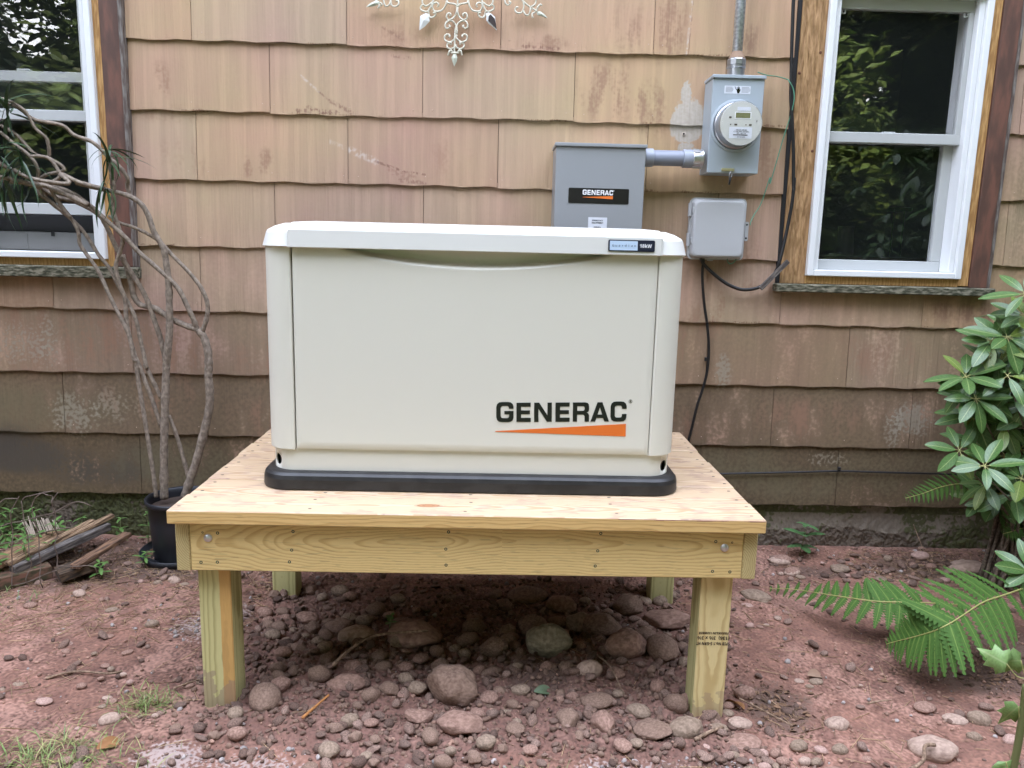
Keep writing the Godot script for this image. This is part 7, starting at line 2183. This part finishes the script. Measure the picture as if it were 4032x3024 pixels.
	# stones: mottled, soil on those dug out, which are darkened for platform shade
	var rock := func(called: String, a: Vector3, b: Vector3, sd: int, s := 1.6) -> void:
		var tx := noise_tex(0.016, sd, [lin(a.x, a.y, a.z), lin((a.x + b.x) / 2, (a.y + b.y) / 2, (a.z + b.z) / 2), lin(b.x, b.y, b.z)], [0.3, 0.5, 0.72], 256, 5)
		var m := mat(called, Color.WHITE, 0.88, 0.0, tx, noise_normal(0.035, sd + 7, 4.0, 256, 5), 0.7)
		tri_planar(m, Vector3(s, s, s))
	rock.call("stone_red", Vector3(0.19, 0.105, 0.074), Vector3(0.34, 0.21, 0.155), 111)
	rock.call("stone_pink", Vector3(0.30, 0.185, 0.145), Vector3(0.46, 0.305, 0.245), 112)
	rock.call("stone_brown", Vector3(0.17, 0.115, 0.077), Vector3(0.31, 0.222, 0.155), 113)
	rock.call("stone_tan", Vector3(0.28, 0.19, 0.14), Vector3(0.45, 0.32, 0.245), 114)
	rock.call("stone_soil_shaded", Vector3(0.14, 0.083, 0.056), Vector3(0.265, 0.17, 0.12), 115, 2.4)
	rock.call("stone_green", Vector3(0.15, 0.125, 0.078), Vector3(0.29, 0.245, 0.165), 116)
	mat("cream_iron", lin(0.60, 0.57, 0.46), 0.6)
	mat("cream_iron_pale", lin(0.66, 0.66, 0.63), 0.6)
	mat("verdigris", lin(0.50, 0.52, 0.42), 0.65)
	mat("dark_iron", lin(0.035, 0.022, 0.018), 0.7)
	mat("wire_rust", lin(0.16, 0.12, 0.095), 0.7, 0.3)
	mat("pale_stalk", lin(0.30, 0.24, 0.18), 0.9)
	mat("orange_stick", lin(0.38, 0.16, 0.045), 0.8)
	mat("dark_soil", lin(0.055, 0.035, 0.025), 0.95)
	mat("stem_green", lin(0.12, 0.13, 0.045), 0.6)
	mat("petiole", lin(0.34, 0.33, 0.12), 0.6)
	mat("fern_stem", lin(0.32, 0.31, 0.10), 0.6)
	mat("dead_leaf", lin(0.27, 0.17, 0.11), 0.85)
	mat("dead_leaf_gold", lin(0.27, 0.125, 0.045), 0.8)
	mat("fallen_green", lin(0.10, 0.14, 0.075), 0.5)
	bake_leaf("rhodo_leaf", Vector3(0.070, 0.140, 0.036), Vector3(0.30, 0.36, 0.14), 7, 0.34)
	bake_leaf("rhodo_young", Vector3(0.13, 0.19, 0.03), Vector3(0.34, 0.38, 0.12), 7, 0.4)
	bake_leaf("weed_leaf", Vector3(0.060, 0.145, 0.045), Vector3(0.16, 0.25, 0.09), 6, 0.5)
	bake_leaf("weed_bright", Vector3(0.085, 0.17, 0.035), Vector3(0.17, 0.28, 0.10), 5, 0.5)
	bake_leaf("fern", Vector3(0.050, 0.110, 0.020), Vector3(0.15, 0.22, 0.05), 1, 0.7)
	M["fern"].metallic_specular = 0.3
	bake_leaf("blade_green", Vector3(0.022, 0.055, 0.018), Vector3(0.05, 0.10, 0.035), 1, 0.4)
	bake_leaf("pale_leaf", Vector3(0.20, 0.31, 0.10), Vector3(0.32, 0.40, 0.18), 4, 0.5)
	var ti := mat("tinted", Color.WHITE, 0.92)
	ti.vertex_color_use_as_albedo = true
	var tr := mat("tinted_rock", Color.WHITE, 0.9, 0.0, noise_tex(0.02, 140, [Color(0.62, 0.62, 0.62), Color(1, 1, 1)], [0.3, 0.7], 256, 5), noise_normal(0.04, 141, 4.0, 256, 5), 0.6)
	tr.vertex_color_use_as_albedo = true
	tri_planar(tr, Vector3(1.5, 1.5, 1.5))
	var tl := mat("tinted_leaf", Color.WHITE, 0.55)
	tl.vertex_color_use_as_albedo = true
	tl.backlight_enabled = true
	tl.backlight = lin(0.05, 0.08, 0.015)
	t = noise_tex(0.02, 130, [lin(0.035, 0.055, 0.014), lin(0.085, 0.125, 0.03), lin(0.15, 0.14, 0.06)], [0.3, 0.55, 0.8], 512, 5)
	tri_planar(mat("lawn", Color.WHITE, 0.95, 0.0, t), Vector3(1.3, 1.3, 1.3), true)

func build_ground() -> void:
	var xs := [-90.0, -40.0, -20.0, -10.0, -6.0, -4.0, -3.2]
	var x := -2.75
	while x < 2.76:
		xs.append(x)
		x += 0.0125
	xs.append_array([3.2, 4.0, 6.0, 10.0, 20.0, 40.0, 90.0])
	var zs := [-90.0, -30.0, -9.0, -3.0, -0.6, -0.15]
	var z := -0.06
	while z < 1.75:
		zs.append(z)
		z += 0.0125
	zs.append_array([1.85, 2.0, 2.3, 2.8, 3.6, 5.0, 8.0, 14.0, 30.0, 90.0])
	var st := SurfaceTool.new()
	st.begin(Mesh.PRIMITIVE_TRIANGLES)
	var nx := xs.size()
	for j in zs.size():
		for i in nx:
			st.set_uv(Vector2((xs[i] + 2.6) / 5.2, (zs[j] + 0.1) / 2.6))
			st.add_vertex(Vector3(xs[i], ground_y(xs[i], zs[j]), zs[j]))
	for j in zs.size() - 1:
		for i in nx - 1:
			var a := j * nx + i
			for k in [a, a + 1, a + nx, a + 1, a + nx + 1, a + nx]:
				st.add_index(k)
	st.generate_normals()
	var o := put("ground", st.commit(), M.soil, self)
	o.set_meta("kind", "structure")
	# lawn behind the camera
	var s2 := new_st()
	for q in [[-60.0, 60.0, 2.5, 4.0], [-60.0, 60.0, 4.0, 8.0], [-60.0, 60.0, 8.0, 60.0]]:
		quad(s2, Vector3(q[0], 0.03, q[3]), Vector3(q[1], 0.03, q[3]), Vector3(q[1], 0.03, q[2]), Vector3(q[0], 0.03, q[2]), Vector3.UP)
	part("lawn", s2, M.lawn, self).set_meta("kind", "structure")

func build_indoors() -> void:
	# what shows dimly through the panes
	var k := thing("kitchen_counter", "dim counter seen through the lower right pane", "counter", Vector3(2.2, 0.25, -1.3))
	box_part("worktop", Vector3(-0.45, 1.02, -0.25), Vector3(0.45, 1.05, 0.2), M.room_floor, k, 0.004)
	box_part("cupboard", Vector3(-0.44, 0.0, -0.24), Vector3(0.44, 1.0195, 0.18), M.room, k)
	var o := put("green_tray", BoxMesh.new(), M.lime, self, Transform3D(Basis().scaled(Vector3(0.105, 0.022, 0.08)), Vector3(2.275, 1.57, -1.2)))
	(o.mesh as BoxMesh).size = Vector3.ONE
	var lt := new_st(true)
	box(lt, Vector3(-0.052, -0.011, -0.04), Vector3(0.052, 0.011, 0.04), 0.003)
	for x in [-0.03, 0.03]:
		tube(lt, [Vector3(x, -0.012, 0.0), Vector3(x, -0.26, 0.0)], [0.003], 6)
	o.mesh = done(lt)
	o.transform = Transform3D(Basis(), Vector3(2.275, 1.57, -1.2))
	tag(o, "lime green tray on thin legs seen through the lower right pane", "tray")
	var j := new_st()
	lathe(j, [Vector2(0.0, 0.0), Vector2(0.05, 0.0), Vector2(0.052, 0.02), Vector2(0.040, 0.15), Vector2(0.045, 0.17), Vector2(0.042, 0.17), Vector2(0.037, 0.14), Vector2(0.0, 0.01)], 20)
	var jug := part("white_jug", j, M.fan_grey, self, Transform3D(Basis(), Vector3(1.98, 1.301, -1.2)))
	tag(jug, "pale jug on the counter seen through the lower right pane", "jug")
	var p := thing("window_fan", "grey boxy fan unit standing in the open gap of the left window", "fan", Vector3(-1.935, 1.242, -0.135))
	box_part("housing", Vector3(-0.27, 0.0, -0.05), Vector3(0.262, 0.080, 0.0), M.fan_grey, p, 0.004)
	box_part("dark_band", Vector3(-0.27, 0.0805, -0.05), Vector3(0.262, 0.150, -0.012), M.tar, p, 0.002)  # plain black band across the upper part of the gap
	box_part("clip", Vector3(0.02, 0.062, 0.0005), Vector3(0.034, 0.082, 0.005), M.black_plastic, p, 0.001)
	box_part("housing_rib", Vector3(-0.09, 0.002, 0.0003), Vector3(-0.083, 0.078, 0.0025), M.fan_grey, p)

func _ready() -> void:
	rng.seed = 12345
	# camera
	var cam := Camera3D.new()
	cam.name = "camera"
	cam.fov = 53.19
	cam.near = 0.05
	cam.far = 400.0
	cam.rotation = Vector3(-0.1750, -0.0206, 0.0241)
	cam.position = Vector3(0.0, 1.30, 3.2384)
	add_child(cam)
	cam.current = true
	# sky, exposure
	var env := Environment.new()
	env.background_mode = Environment.BG_SKY
	var sky := Sky.new()
	var sk := ProceduralSkyMaterial.new()
	sk.sky_top_color = Color(0.68, 0.71, 0.785)
	sk.sky_horizon_color = Color(0.90, 0.90, 0.89)
	sk.sky_energy_multiplier = 1.4
	sk.sky_curve = 0.25
	sk.ground_bottom_color = Color(0.25, 0.27, 0.2)
	sk.ground_horizon_color = Color(0.5, 0.52, 0.5)
	sky.sky_material = sk
	env.sky = sky
	env.tonemap_mode = Environment.TONE_MAPPER_LINEAR
	env.tonemap_exposure = EXPOSURE
	env.sdfgi_enabled = true
	env.ssao_enabled = true
	env.ssil_enabled = true
	var we := WorldEnvironment.new()
	we.name = "environment"
	we.environment = env
	add_child(we)
	# the sun stands behind the house, which shades everything in view
	var sun := DirectionalLight3D.new()
	sun.name = "sun"
	sun.light_energy = 1.0
	sun.light_color = Color(1.0, 0.93, 0.82)
	sun.light_angular_distance = 0.5
	sun.shadow_enabled = true
	sun.rotation = Vector3(deg_to_rad(-34.0), deg_to_rad(180.0 - 12.0), 0)
	add_child(sun)
	n_a = noise(2.2, 1, 3)
	n_b = noise(11.0, 2, 3)
	n_c = noise(45.0, 3, 2)
	var t0 := Time.get_ticks_msec()
	build_materials()
	mat("lime", lin(0.09, 0.19, 0.02), 0.5)
	mat("fan_grey", lin(0.20, 0.195, 0.185), 0.6)
	bake_wall()
	bake_ground()
	bake_wood()
	bake_foundation()
	print("baked ", Time.get_ticks_msec() - t0)
	build_ground()
	build_house()
	build_platform()
	build_generator()
	build_boxes()
	build_wires()
	build_pot()
	build_rhododendron()
	build_plants()
	build_stones()
	build_litter()
	build_indoors()
	build_garden()
	print("built ", Time.get_ticks_msec() - t0)
